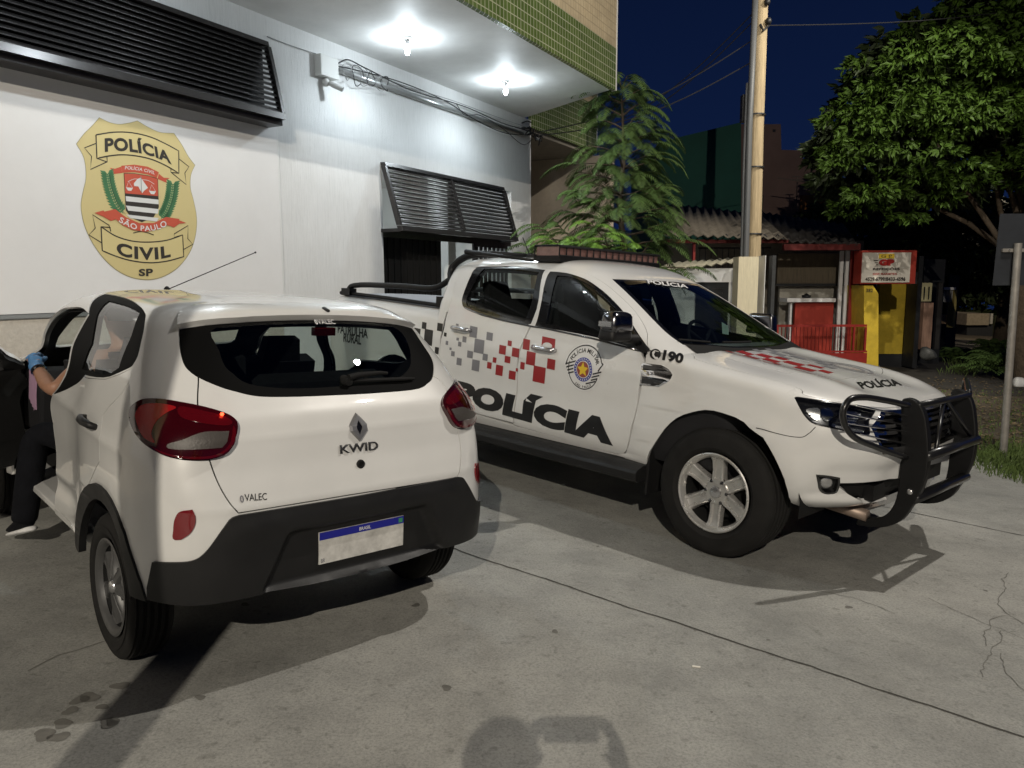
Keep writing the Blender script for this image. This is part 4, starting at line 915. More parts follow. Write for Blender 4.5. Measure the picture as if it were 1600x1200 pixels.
# open driver door, hinged at its front edge, with trim panel, glass and mirror
dr_uv = KS.side([(1.02, .40), (1.015, .55), (1.005, .8), (.985, .94), (.89, 1.2), (.83, 1.35), (1.0, 1.370), (1.2, 1.36), (1.4, 1.32), (1.62, 1.225), (1.80, 1.10), (1.93, .97), (1.965, .85), (1.97, .6), (1.91, .45), (1.90, .40)], 1)
dr_uv = catmull(dr_uv, 3, True, (0, 5, 15))
win_uv = catmull(KS.side([(1.04, .965), (.95, 1.2), (.90, 1.31), (1.05, 1.325), (1.25, 1.305), (1.45, 1.25), (1.66, 1.13), (1.80, 1.01), (1.5, .970)], 1), 3, True, (0, 2, 7))
hinge = Vector((1.94, .73, 0))
D = bpy.data.objects.new('front_door', None); col.objects.link(D); D.parent = K; D.empty_display_size = .1
DOOR_A = math.radians(62)
D.matrix_local = Matrix.Translation(hinge) @ Matrix.Rotation(-DOOR_A, 4, 'Z') @ Matrix.Translation(-hinge)
panel(KS, 'door_skin', dr_uv, [win_uv], M['kpaint'], D, step=(.06, .15), off=0, lip=.03)
panel(KS, 'door_trim', g(dr_uv, -.012), [g(win_uv, .004)], M['door_black'], D, step=(.06, .15), off=-.06, lip=-.05)
panel(KS, 'door_glass', g(win_uv, .002), [], M['glass_film'] if 'glass_film' in M else glass_mat('film_glass', (.03, .035, .04)), D, step=(.06, .15), off=-.02, lip=0)
for sg, par in ((1, D), (-1, K)):
    bm = bmesh.new(); c0 = side_pt(1.74, 1.0, sg, .0); add_box(bm, c0+Vector((0, sg*.10, .035)), (.12, .18, .13)); bm_obj('mirror_housing', bm, M['plastic'], par, smooth=True, bevel=.035, seg=3, sharp=60)
    bm = bmesh.new(); add_tube(bm, [c0, c0+Vector((0, sg*.06, .01))], .02, 8); bm_obj('mirror_stalk', bm, M['plastic'], par)
# door sill step seen under the open door
bm = bmesh.new(); add_prism(bm, [(.58, .33), (.735, .335), (.748, .35), (.745, .378), (.70, .392), (.58, .392)], 0, .46, 1.96); bm_obj('door_sill', bm, M['kpaint'], K, bevel=.006)
bm = bmesh.new(); add_prism(bm, [(-.60, .32), (-.74, .32), (-.745, .36), (-.60, .36)], 0, .44, 1.96); bm_obj('door_sill', bm, M['kpaint'], K, bevel=.006)
# ------------------------------------------------------------ painted crest on the left panel (flat, on the wall)
CR = thing('wall_crest', 'large yellow shield crest with the words Polícia Civil on the white panel', 'sign', loc=wp(4.3, 2.2, .024))
CRO = wp(4.3, 2.2, .024)
def cz(pts): return [on_wall(100+x/4.2875, 170+y/4.2875, .024) for x, y in pts]
def cflat(d): return lambda s, z: wp(s, z, .024+d)-CRO
def cpoly(name, pts, m, d, per=0, sharp=(), parent=CR):
    P = cz(pts)
    if per: P = [tuple(q) for q in catmull(P, per, True, sharp)]
    return decal(name, *poly_mesh(P), cflat(d), m, parent, cut=0)
def cline(pts, w, m, d, closed=False, per=5, sharp=()):
    P = [np.array(p) for p in cz(pts)]
    P = catmull(P, per, closed, sharp) if per else P
    if closed: P = list(P)+[P[0]]
    P = np.array(P); t = np.gradient(P, axis=0); t /= np.maximum(np.linalg.norm(t, axis=1)[:, None], 1e-9); n = np.stack([-t[:, 1], t[:, 0]], 1); k = len(P)
    V = np.concatenate([P+n*w/2, P-n*w/2]); F_ = [(i, i+1, k+i+1, k+i) for i in range(k-1)]; return decal('crest_line', V, F_, cflat(d), m, CR, cut=0)
Y = M['crest_yellow'] = mat('crest_yellow', (.60, .50, .24), .5, cvar=.04, cscale=3)
Yb = mat('crest_pale_yellow', (.62, .52, .25), .5); ink = mat('crest_ink', (.035, .03, .025), .5); redc = mat('crest_red', (.52, .09, .05), .5); grn = mat('crest_green', (.07, .20, .09), .5); wht = mat('crest_white', (.66, .66, .64), .5)
rim = [(236, 57), (300, 88), (365, 102), (440, 92), (492, 79), (560, 120), (640, 155), (738, 163), (790, 240), (835, 320), (879, 377), (852, 440), (848, 530), (868, 610), (890, 730), (884, 840), (850, 950), (780, 1050), (700, 1110), (600, 1145), (480, 1140), (370, 1095), (270, 1010), (190, 900), (135, 780), (112, 650), (125, 560), (145, 470), (142, 380), (125, 310), (81, 235), (130, 170), (190, 110)]
cpoly('shield_rim', rim, mat('crest_outline', (.33, .29, .16), .5), 0, 4, (0, 4, 7, 10, 30))
cc_ = np.mean(np.array(rim), 0); cpoly('shield_field', [tuple(cc_+(np.array(p)-cc_)*.991) for p in rim], Y, .001, 4, (0, 4, 7, 10, 30))
# ribbons
cpoly('ribbon', [(213, 175), (330, 157), (450, 160), (580, 190), (680, 235), (767, 282), (768, 432), (690, 385), (590, 340), (480, 315), (380, 308), (300, 316), (219, 332)], Yb, .002)
cline([(213, 175), (330, 157), (450, 160), (580, 190), (680, 235), (767, 282), (768, 432), (690, 385), (590, 340), (480, 315), (380, 308), (300, 316), (219, 332)], .010, ink, .003, True, 4, (0, 5, 6, 12))
cline([(212, 232), (136, 262), (183, 318), (176, 406), (288, 355), (286, 322)], .008, ink, .003, False, 0)
cline([(219, 332), (284, 355)], .008, ink, .003, False, 0)
cline([(768, 335), (836, 388), (808, 430), (818, 508), (714, 424), (716, 398)], .008, ink, .003, False, 0); cline([(768, 432), (716, 426)], .008, ink, .003, False, 0)
low = [(247, 790), (340, 850), (450, 885), (570, 893), (690, 880), (793, 845), (801, 990), (690, 1020), (570, 1031), (440, 1015), (340, 985), (255, 950)]
cpoly('ribbon', low, Yb, .002); cline(low, .010, ink, .003, True, 4, (0, 5, 6, 11))
cline([(247, 790), (310, 795), (312, 822), (300, 780), (190, 710), (208, 800), (165, 845), (250, 897)], .008, ink, .003, False, 0)
cline([(793, 845), (736, 862), (737, 838), (830, 782), (828, 870), (861, 908), (801, 942)], .008, ink, .003, False, 0)
# lettering
def ctext(txt, TLp, TRp, BRp, BLp, m, d, bold=.03, arc=0.0, space=1.0):
    V, Fc = fit_text(txt, 1, 1, bold, space=space); q = [np.array(p) for p in cz([TLp, TRp, BRp, BLp])]
    x = V[:, 0][:, None]; y = V[:, 1][:, None]; P = (q[3]*(1-x)+q[2]*x)*(1-y)+(q[0]*(1-x)+q[1]*x)*y; P[:, 1] += arc*(4*V[:, 0]*(1-V[:, 0])); return decal('lettering', P, Fc, cflat(d), m, CR, cut=0)
ctext('POLÍCIA', (270, 198), (706, 298), (720, 374), (272, 290), ink, .004, .04, .045, 1.06)
ctext('CIVIL', (352, 888), (706, 912), (714, 992), (350, 975), ink, .004, .04, -.035, 1.12)
ctext('SP', (499, 1074), (594, 1070), (594, 1122), (499, 1120), ink, .004, .04, 0, 1.08)
# red banners, arms, laurel
cpoly('banner', [(382, 382), (470, 374), (560, 388), (634, 425), (620, 465), (560, 440), (470, 425), (388, 428)], redc, .003)
cpoly('banner', [(382, 388), (340, 402), (305, 395), (330, 422), (312, 440), (388, 430)], redc, .0025); cpoly('banner', [(634, 435), (668, 462), (707, 464), (682, 482), (696, 500), (625, 470)], redc, .0025)
ctext('POLÍCIA CIVIL', (408, 384), (608, 420), (604, 440), (406, 406), wht, .004, .015, .010, 1.08)
cpoly('arms', [(398, 430), (470, 432), (560, 446), (628, 468), (634, 660), (600, 725), (520, 760), (450, 730), (412, 680)], ink, .003)
cpoly('arms_chief', [(402, 434), (470, 436), (560, 450), (624, 470), (628, 585), (408, 566)], redc, .004)
for y in (585, 648, 708): cpoly('arms_bar', [(410+ (y-585)*.03, y), (631, y+24), (632-(y-585)*.10*(y > 640), y+55-(y > 700)*8), (414+(y-585)*.22, y+34-(y > 700)*10)], wht, .0045)
cpoly('state_map', [(465, 500), (490, 470), (512, 462), (532, 490), (560, 530), (535, 548), (522, 566), (508, 545), (495, 520), (468, 518)], wht, .005)
cline([(425, 488), (470, 470), (512, 475), (560, 480), (602, 505)], .004, wht, .006, False, 3); cline([(512, 452), (516, 560)], .006, mat('crest_grey', (.25, .25, .25), .5), .007, False, 0)
for x, y in ((436, 530), (590, 553)):
    cpoly('scale_pan', [(x-24, y-4), (x+24, y), (x+12, y+20), (x-10, y+18)], wht, .005); cline([(x-20, y-4), (x-6, y-44), (x+20, y)], .003, wht, .006, False, 0)
for side in (0, 1):
    stem = [(290, 435), (300, 500), (320, 570), (350, 640), (396, 700)] if side == 0 else [(728, 505), (720, 570), (705, 630), (680, 690), (650, 735)]
    st = np.array(catmull(stem, 4, False)); L_ = []
    for i in range(len(st)-1):
        t_ = st[i+1]-st[i]; t_ = t_/np.linalg.norm(t_); n_ = np.array([-t_[1], t_[0]])
        for sg in (-1, 1):
            b_ = st[i]; tip = b_-t_*30+n_*sg*47; mid1 = b_-t_*20+n_*sg*14; mid2 = b_+n_*sg*28+t_*4; L_.append(poly_mesh(cz([tuple(b_+t_*6), tuple(mid1), tuple(tip), tuple(mid2)])))
    V, Fc = merge2d(L_); decal('laurel', V, Fc, cflat(.003), grn, CR, cut=0); cline(stem, .008, grn, .0035)
    cline([tuple(np.array(p)+[14, 6]) for p in stem], .003, ink, .0038)
cpoly('banner', [(262, 690), (340, 672), (410, 725), (500, 765), (600, 765), (680, 725), (772, 738), (735, 795), (690, 780), (610, 812), (540, 824), (460, 812), (390, 780), (345, 740), (312, 752)], redc, .006)
cpoly('banner', [(202, 697), (262, 680), (300, 730), (312, 752), (260, 722)], redc, .005); cpoly('banner', [(818, 765), (765, 745), (735, 795), (770, 770)], redc, .005)
ctext('SÃO PAULO', (378, 722), (672, 745), (690, 782), (362, 756), wht, .007, .015, -.062, 1.08)
cline([(462, 832), (500, 822), (560, 818)], .007, ink, .004, False, 0); cline([(520, 820), (560, 830), (600, 845)], .007, ink, .004, False, 0)
# ============================================================ white police pickup truck
RP = Pose(1.8408, 5.0877, -0.8096)
T = thing('pickup_truck', 'white police pickup with red and grey squares, roof light bar and black bull bar', 'truck', matrix=RP.M)
Z5, Z6, Z7, Z8 = Zm(520, 370, 3.2), Zm(860, 380, 4), Zm(980, 580, 2.963), Zm(640, 480, 3.636)
_kx = np.array([-4.6, -3.6, -2.6, -1.6, -.8, -.4, 0, .45, .65, 1.0]); _kv = np.array([1.50, 1.42, 1.32, 1.16, 1.03, .95, .80, .68, .60, .50])
def rk(x): return np.interp(x, _kx, _kv)
def rk_s(x): return (rk(x-.12)+2*rk(x)+rk(x+.12))/4
def rpost(x, y, z, s, v):
    fade = np.clip((1.75-z)/.50, .12, 1); k = rk_s(x)
    sg = np.sign(y); a = np.abs(y); side = np.clip((a-.6)/.2, 0, 1)
    y = y + sg*side*.034*np.exp(-((np.hypot(x, (z-.42))-.50)/.10)**2)*(z < 1.3)
    y = y + sg*side*.030*np.exp(-((np.hypot(x+3.22, (z-.42))-.50)/.10)**2)*(z < 1.3)
    door = np.clip((-.5-x)/.3, 0, 1)*np.clip((x+2.7)/.2, 0, 1)
    y = y - sg*side*door*.016*np.exp(-((z-.80)/.12)**2) + sg*side*.006*np.exp(-((z-1.03)/.04)**2)*np.clip((.2-x)/.3, 0, 1)
    z2 = np.where(z > .8, .8+(z-.8)*(1+(k-1)*fade), z)
    poc = np.clip((x-.35)/.1, 0, 1)*np.clip((a-.40)/.06, 0, 1)*np.clip((.86-a)/.06, 0, 1)*np.clip((z-.465)/.035, 0, 1)*np.clip((.70-z)/.06, 0, 1)
    x = x - .030*poc; lipz = np.clip((x-.45)/.1, 0, 1)*np.exp(-((z-.43)/.035)**2); x = x + .012*lipz
    crease = np.clip((x-.3)/.1, 0, 1)*np.exp(-((z-.755)/.03)**2)*np.clip((.9-a)/.2, 0, 1); x = x + .012*crease
    # hood: two soft ridges
    hood = np.clip((x+.45)/.3, 0, 1)*np.clip((z2-1.0)/.05, 0, 1)*np.clip((.80-x)/.2, 0, 1)
    z2 = z2 + hood*(.014*np.exp(-((a-.52)/.09)**2)-.006*np.exp(-((a-.30)/.12)**2))
    return np.stack([x, y, z2], 1)
#        z     W     Xr     Xf    cxr  cyr  cxf  cyf  n   bowr bowf
rrows = [(.38, .80, -4.40, .66, .12, .12, .42, .45, 2.3, 0, .04),
         (.45, .86, -4.42, .80, .12, .12, .46, .50, 2.3, 0, .06),
         (.55, .905, -4.44, .87, .12, .12, .50, .55, 2.3, 0, .07),
         (.68, .925, -4.45, .89, .12, .12, .50, .55, 2.3, 0, .07),
         (.82, .930, -4.45, .88, .12, .12, .50, .55, 2.3, 0, .07),
         (.95, .926, -4.45, .87, .12, .12, .50, .56, 2.3, 0, .08),
         (1.05, .918, -4.45, .85, .12, .12, .50, .56, 2.3, 0, .09),
         (1.13, .902, -4.45, .80, .12, .12, .50, .56, 2.3, 0, .10),
         (1.175, .872, -4.44, .72, .12, .12, .46, .50, 2.3, 0, .10),
         (1.205, .815, -4.40, .62, .12, .12, .42, .46, 2.3, 0, .09),
         (1.225, .70, -4.3, .50, .10, .10, .35, .38, 2.3, 0, .06),
         (1.237, .50, -4.1, .36, .10, .10, .25, .25, 2.3, 0, .04),
         (1.243, .25, -3.9, .24, .08, .08, .12, .12, 2.2, 0, .02),
         (1.245, .0, -3.7, .15, 0, 0, 0, 0, 2.0, 0, 0)]
RS = Surf(rrows, rpost, ns=(6, 6, 90, 18, 14))
crows = [(.38, .80, -2.70, .20, .05, .10, .2, .3, 2.3, 0, .04),
         (.45, .86, -2.72, .20, .05, .10, .2, .3, 2.3, 0, .04),
         (.55, .905, -2.74, .20, .05, .10, .2, .3, 2.3, 0, .04),
         (.68, .925, -2.75, .20, .05, .10, .2, .3, 2.3, 0, .04),
         (.82, .930, -2.76, .20, .05, .10, .2, .3, 2.3, 0, .04),
         (.95, .926, -2.77, .15, .05, .10, .2, .3, 2.3, 0, .05),
         (1.05, .918, -2.77, .08, .06, .10, .2, .3, 2.3, 0, .06),
         (1.13, .902, -2.78, -.02, .08, .12, .22, .3, 2.3, 0, .08),
         (1.20, .876, -2.79, -.16, .10, .14, .26, .3, 2.3, 0, .12),
         (1.29, .842, -2.80, -.36, .12, .15, .28, .28, 2.3, 0, .15),
         (1.40, .798, -2.81, -.60, .14, .16, .28, .26, 2.3, 0, .15),
         (1.52, .748, -2.82, -.85, .15, .17, .27, .24, 2.3, 0, .14),
         (1.62, .702, -2.82, -1.06, .16, .18, .26, .22, 2.3, 0, .12),
         (1.69, .655, -2.80, -1.20, .17, .19, .25, .22, 2.3, 0, .10),
         (1.735, .58, -2.72, -1.34, .18, .19, .24, .22, 2.2, 0, .08),
         (1.762, .45, -2.58, -1.50, .18, .18, .22, .2, 2.1, 0, .05),
         (1.778, .25, -2.40, -1.70, .12, .12, .12, .12, 2.0, 0, .02),
         (1.783, .0, -2.05, -2.05, 0, 0, 0, 0, 2.0, 0, 0)]
CS = Surf(crows, rpost, ns=(6, 8, 70, 16, 12))
rp = lambda pts, per=4, sh=(): catmull(RS.pix(pts, RP), per, True, sh)
cp = lambda pts, per=4, sh=(): catmull(CS.pix(pts, RP), per, True, sh)
# --- doors and windows (on the cab shell)
fdoor = cp([(857, 419), (867, 418.5), (895, 422), (920, 429), (945, 443), (967, 461), (989, 482), (1005, 505), (1012, 522), (1011, 545), (1007, 565), (1002, 590), (996, 630), (988, 662), (981, 695), (976, 707), (963, 709), (885, 687), (804, 664.5), (806, 630), (809, 589), (815, 542), (825, 520), (832, 504), (846, 455)], 4, (0, 18))
_t = CS.side([(-1.72, .53), (-2.30, .55), (-2.44, .60), (-2.50, .70), (-2.58, .82), (-2.63, .95)], -1)
rdoor = CS.pix([(855, 419), (830, 413), (780, 409), (742, 410), (722, 420), (711, 445), (704, 472), (698, 492), (694, 512)], RP) + _t[::-1] + CS.pix([(802.5, 664), (804.5, 630), (807.5, 589), (813.5, 542), (823.5, 520), (830.5, 504), (844.5, 455)], RP)
rdoor = catmull(rdoor, 3, True, (0, 14, 15))
fdlo = cp([(859.5, 424), (870, 424.5), (888, 427), (913, 435), (938, 451), (960, 471), (980, 494), (998, 522), (1007, 545), (1003, 548), (926, 526), (835.5, 509), (847, 462)], 4, (0, 8, 9, 11))
rdlo = cp([(750, 416.5), (801, 415.5), (853, 421.5), (843, 458), (830, 506), (818, 507), (786, 500), (751, 492), (728, 483), (721.5, 473), (725, 455), (735, 431), (742, 420)], 4, (2, 4))
fgl = cp([(870, 430), (886, 431), (911, 439.5), (935, 455), (956, 475), (975, 497), (990, 521), (999, 538), (926, 521), (852, 505), (860, 468)], 4, (0, 7, 9))
rgl = cp([(757, 419), (801, 420), (842, 425), (832, 465), (819, 503), (786, 495.5), (752, 487), (733, 480), (728, 472), (738, 445)], 4, (0, 2, 4))
wr = [CS.pix([p], RP)[0] for p in [(956, 435.5), (972, 450.5), (1000, 478), (1022, 501), (1045, 523), (1067, 538.5)]]
near_s = [np.array([p[0] % 10, p[1]]) for p in wr]                 # right side: s negative -> 5..10
far_s = [np.array([10-p[0], p[1]]) for p in near_s]                # mirrored about s = 5
bot = near_s[-1]; topp = near_s[0]
wsh = catmull(near_s + [np.array([5.0, bot[1]-.1])] + far_s[::-1] + [np.array([5.0, topp[1]+.1])], 4, True, (0, 5, 7, 12))
wsh2 = [p-[10, 0] for p in wsh]
zv = lambda srf, x, z: float(srf.side([(x, z)], -1)[0][1])
bw = CS.rear([(-.55, 1.68), (.55, 1.68), (.62, 1.42), (-.62, 1.42)])
# --- openings in the lower shell
arch = RS.pix([(1010, 728), (1024, 691), (1047, 661), (1081, 644), (1115, 641.5), (1149, 652), (1182, 677), (1209, 712), (1226, 749), (1236, 785)], RP)
_sx = RS.side([(-.50, .395)], -1)[0]; _ex = RS.side([(.50, .40)], -1)[0]
arch = catmull([_sx+[0, -.05]] + arch + [_ex+[0, -.1]], 3, False); arch = [np.array(p) for p in arch] + [np.array([arch[-1][0], .0]), np.array([arch[0][0], .0])]
rarch = RS.side([(-3.72, .39)]+[(-3.22+.50*math.cos(a), .42+.50*math.sin(a)) for a in np.linspace(math.pi, 0, 17)]+[(-2.72, .39)], -1); rarch = rarch + [np.array([rarch[-1][0], .0]), np.array([rarch[0][0], .0])]
cabhole = RS.side([(-2.67, .51), (-2.67, 1.30)], -1) + RS.top([(-2.675, -.84), (-2.68, -.6), (-2.68, 0), (-2.68, .6), (-2.675, .84)])
def vline(pts): return pts
# region taken over by the cab shell: doors + cab floor area, described as two side patches and one top patch
def side_patch(sg): return RS.side([(-2.655, .505), (-.56, .495), (-.50, .7), (-.505, .9), (-.53, 1.10), (-.56, 1.19)], sg)
def band_s(x, sg, row=8.0):
    # s of a given x on the straight part
    f = RS.f(np.array([row]))[0]; Xr, Xf, cxr, cxf = f[2], f[3], f[4], f[6]; return sg*(2+(x-(Xr+cxr))/((Xf-cxf)-(Xr+cxr)))
bed_front = -2.69
hood = catmull([np.array(p) for p in RS.pix([(1073, 543), (1085, 557), (1098, 565), (1135, 575), (1185, 587), (1235, 602), (1252, 609), (1263, 619), (1290, 624), (1330, 631), (1365, 637)], RP)], 4, False)
hw = [np.array([p[0] % 10, p[1]]) for p in hood]
hoodL = hw + [np.array([5.0, hw[-1][1]+.02])] + [np.array([10-p[0], p[1]]) for p in hw[::-1]]
print('hood uv', [tuple(np.round(p, 2)) for p in hw[::8]])
hl = rp(Z7([(775, 124), (795, 119), (900, 134), (1000, 149), (1110, 166), (1150, 180), (1120, 230), (1110, 300), (1060, 288), (1000, 275), (930, 260), (870, 245), (830, 216), (800, 172)]), 4, (0, 5))
grl = RS.pix(Z7([(1155, 180), (1290, 205), (1400, 222)]), RP); grl2 = RS.pix(Z7([(1115, 305), (1180, 385), (1270, 405)]), RP)
fogp = rp(Z7([(872, 478), (925, 482), (985, 492), (980, 540), (960, 566), (925, 570), (890, 550), (880, 515)]), 4, (0, 2))
w10 = lambda L: [np.array([p[0] % 10, p[1]]) for p in L]
m10 = lambda L: [np.array([10-p[0] % 10, p[1]]) for p in L]
hlw, fgw = w10(hl), w10(fogp)
print('hl uv', np.round(hlw[0], 2), np.round(hlw[20], 2), 'fog', np.round(fgw[0], 2), 'grl', [tuple(np.round(p, 2)) for p in w10(grl)+w10(grl2)])
archw = w10(arch); rarchw = w10(rarch)
archm, rarchm = m10(arch), m10(rarch)
gl0, gl1 = w10(grl), w10(grl2)
vtop = gl0[0][1]; vbot = gl1[1][1]; sL = gl0[0][0]; sL2 = gl1[0][0]
grille = [np.array([sL-.03, vtop-.05]), np.array([5.0, vtop+.0]), np.array([10-sL+.03, vtop-.05]), np.array([10-sL2+.02, (vtop+vbot)/2]), np.array([10-gl1[1][0], vbot]), np.array([5.0, vbot-.1]), np.array([gl1[1][0], vbot]), np.array([sL2-.02, (vtop+vbot)/2])]
iv0, iv1 = vz2 = (float(RS.front([(0, .44)])[0][1]), float(RS.front([(0, .60)])[0][1]))
intake = catmull([np.array([6.52, iv1-.25]), np.array([5.0, iv1+.1]), np.array([3.48, iv1-.25]), np.array([3.75, iv0]), np.array([5.0, iv0]), np.array([6.25, iv0])], 3, True, (0, 2, 3, 5))
# domain 0..10 : seam on the rear centre
SD = lambda L: L
cabR = [np.array([band_s(-2.67, -1) % 10, RS.K+0.0])]
def col_at(x, v): return band_s(x, -1, v) % 10
doorR = w10(RS.side([(-2.66, 1.12), (-2.632, .95), (-2.585, .82), (-2.51, .695), (-2.45, .59), (-2.30, .54)], -1)) + w10(RS.pix([(804, 666), (900, 690.5), (963, 710.5), (978, 708.5), (983, 695), (990, 662), (998, 630), (1004, 590), (1009, 565), (1014, 545)], RP))
doorR += [np.array([col_at(x, v), v]) for x, v in ((-.60, 8.6), (-.60, 9.5), (-.45, 11), (-.45, 12.99))]
doorR += [np.array([col_at(-2.69, v), v]) for v in (12.99, 11, 9.5, 8.5)]
doorL = [np.array([10-p[0], p[1]]) for p in doorR]
g2 = RS.grow
rdom = [np.array([.001, .35]), np.array([9.999, .35]), np.array([9.999, RS.K-.02]), np.array([.001, RS.K-.02])]
bedtop_v = 9.2
tonneau_hole = [np.array([s, bedtop_v]) for s in np.linspace(col_at(-2.70, bedtop_v), 9.999, 12)] + [np.array([9.999, 12.99]), np.array([col_at(-2.70, 12.99), 12.99])]
tonneau_holeL = [np.array([10-p[0], p[1]]) for p in tonneau_hole]
rholes = [archw, archm, rarchw, rarchm, doorR, doorL, g2(hoodL, .0025), g2(hlw, .002), g2(m10(hl), .002), fgw, m10(fogp), grille, intake, tonneau_hole, tonneau_holeL]
panel(RS, 'body', rdom, rholes, M['paint'], T, step=(.045, .14), lip=.03)
panel(RS, 'hood', g2(hoodL, -.0025), [], M['paint'], T, step=(.05, .16), lip=.02)
# --- cab
cdom = [np.array([.001, 8.0]), np.array([9.999, 8.0]), np.array([9.999, CS.K-.02]), np.array([.001, CS.K-.02])]
fdw, rdw = w10(fdoor), w10(rdoor); fdm, rdm = m10(fdoor), m10(rdoor)
vbw = [p for p in bw]
backwin = lambda: None
bwv = sorted(p[1] for p in bw); 
bwin1 = [np.array([.001, bwv[0]]), np.array([1.0, bwv[0]]), np.array([.9, bwv[-1]]), np.array([.001, bwv[-1]])]; bwin2 = [np.array([10-p[0], p[1]]) for p in bwin1]
for q_ in ([(.5, 1.5), (2.03, 1.5), (2.03, 8.0), (.5, 8.0)], [(9.5, 1.5), (7.97, 1.5), (7.97, 8.0), (9.5, 8.0)]): panel(CS, 'cab_corner', [np.array(p) for p in q_], [rdw, rdm], M['paint'], T, step=(.08, .2), lip=.01)
panel(CS, 'cab', cdom, [fdw, rdw, fdm, rdm, wsh, bwin1, bwin2], M['paint'], T, step=(.05, .14), lip=.015)
apil = CS.side([(-.40, 1.0), (-.40, .5), (-.56, .5)], -1)
b_ = bmesh.new(); vs_ = [b_.verts.new(CS.P([[s, CS.K-.03]])[0]) for s in np.linspace(.01, 9.99, 60)]; b_.faces.new(vs_); bm_obj('roof_panel', b_, M['paint'], T, smooth=True)
b_ = bmesh.new(); vs_ = [b_.verts.new(RS.P([[s, RS.K-.02]])[0]) for s in np.linspace(col_at(-.4, 12.9)-10+10, 10-col_at(-.4, 12.9), 30)]
b_.free()
bwl = panel(CS, 'rear_window', [np.array([-1.0, bwv[0]]), np.array([1.0, bwv[0]]), np.array([.9, bwv[-1]]), np.array([-.9, bwv[-1]])], [], M['glass'], T, step=(.1, .15), off=-.004, lip=0)
g3 = CS.grow
fd = panel(CS, 'front_door', g3(fdw, -.0025), [w10(fdlo)], M['paint'], T, step=(.035, .12), lip=.03); fdo = mirror_obj(fd)
rdp = panel(CS, 'rear_door', g3(rdw, -.0025), [w10(rdlo)], M['paint'], T, step=(.035, .12), lip=.03); rdo = mirror_obj(rdp)
for L, G_, par in ((fdlo, fgl, (fd, fdo)), (rdlo, rgl, (rdp, rdo))):
    f_ = panel(CS, 'window_frame', L, [G_], M['gloss_black'], par[0], step=(.04, .12), off=-.003, lip=.02); mirror_obj(f_, parent=par[1])
    w_ = panel(CS, 'door_glass', G_, [], M['glass'], par[0], step=(.05, .12), off=-.010, lip=0); mirror_obj(w_, parent=par[1])
wo = panel(CS, 'windshield', wsh, [], M['glass_ws'], T, step=(.07, .15), off=-.004, lip=0)
panel(CS, 'windshield_border', wsh, [g3(wsh, -.035)], M['gloss_black'], T, step=(.07, .12), off=-.003, lip=0)
panel(CS, 'cowl', [np.array([p[0], p[1]]) for p in [near_s[-1]+[-.02, .02], np.array([5.0, bot[1]-.06]), far_s[-1]+[.02, .02], far_s[-1]+[.03, -.55], np.array([5.0, bot[1]-.9]), near_s[-1]+[-.03, -.55]]], [], M['matte_black'], T, step=(.08, .2), off=.004, lip=0)
# dark inner shell of cab and of the nose
panel(CS, 'interior_lining', [np.array([.001, 1.2]), np.array([9.999, 1.2]), np.array([9.999, CS.K-.6]), np.array([.001, CS.K-.6])], [w10(fgl), m10(fgl), w10(rgl), m10(rgl), wsh, bwin1, bwin2], M['interior'], T, step=(.12, .25), off=-.05, lip=0)
panel(RS, 'inner_panels', [np.array([.001, .5]), np.array([9.999, .5]), np.array([9.999, 8.2]), np.array([.001, 8.2])], [archw, archm, rarchw, rarchm, [p+[0, 0] for p in doorR], doorL], M['under'], T, step=(.12, .3), off=-.07, lip=0)
b_ = bmesh.new()
for y in (-.45, .45): add_box(b_, (-1.8, y, .50), (5.0, .09, .16))
add_box(b_, (-1.6, 0, .58), (2.2, 1.6, .05)); add_box(b_, (-3.5, 0, .78), (1.7, 1.6, .05)); add_box(b_, (.2, 0, .62), (1.1, .9, .4)); add_tube(b_, [(-3.22, -.8, .39), (-3.22, .8, .39)], .06, 10); add_ball(b_, (-3.22, 0, .39), .16, 12); add_tube(b_, [(0, -.8, .39), (0, .8, .39)], .04, 10)
bm_obj('chassis', b_, M['under'], T)
# wheel wells
for cx in (0, -3.22):
    for sg in (1, -1):
        bm = bmesh.new(); ring = [(cx+.52*math.cos(a), .40+.52*math.sin(a)) for a in np.linspace(-.1, math.pi+.1, 20)]
        A_ = [bm.verts.new((x, sg*.88, z)) for x, z in ring]; B_ = [bm.verts.new((x, sg*.55, z)) for x, z in ring]
        for i in range(19): bm.faces.new((A_[i], A_[i+1], B_[i+1], B_[i]))
        bm.faces.new(B_)
        bm_obj('wheel_well', bm, M['matte_black'], T, smooth=False)
for x, sg in ((0, -1), (0, 1), (-3.22, -1), (-3.22, 1)):
    make_wheel(.388, .265, .232, 'six', 'wheel', T, place_wheel(x, sg*.795, .388, sg, 0.0, 0))
# ------------------------------------------------------------ truck details
def tray(o, d):
    best = None
    for srf in (CS, RS):
        h = srf.bvh.ray_cast(Vector(o), Vector(d).normalized())
        if h[0] is None: continue
        uv = srf._ray(o, d); p = srf.P([uv])[0]; n = srf.N([uv])[0]; dist = (Vector(p)-Vector(o)).length
        if best is None or dist < best[0]: best = (dist, p, n)
    return best
def pmap(d):
    def f(u, v):
        o, r = RP.ray(u, v); b = tray(o, r); return Vector(b[1]+b[2]*d)
    return f
def smap(d, sg=-1):
    def f(x, z): b = tray((x, sg*3, z), (0, -sg, 0)); return Vector(b[1]+b[2]*d)
    return f
def quadmap(V, TL, TR, BR, BL):
    V = V.copy(); w = V[:, 0].max(); hgt = 1.0; x = (V[:, 0]/w)[:, None]; y = V[:, 1][:, None]
    TL, TR, BR, BL = map(np.array, (TL, TR, BR, BL)); return (BL*(1-x)+BR*x)*(1-y)+(TL*(1-x)+TR*x)*y
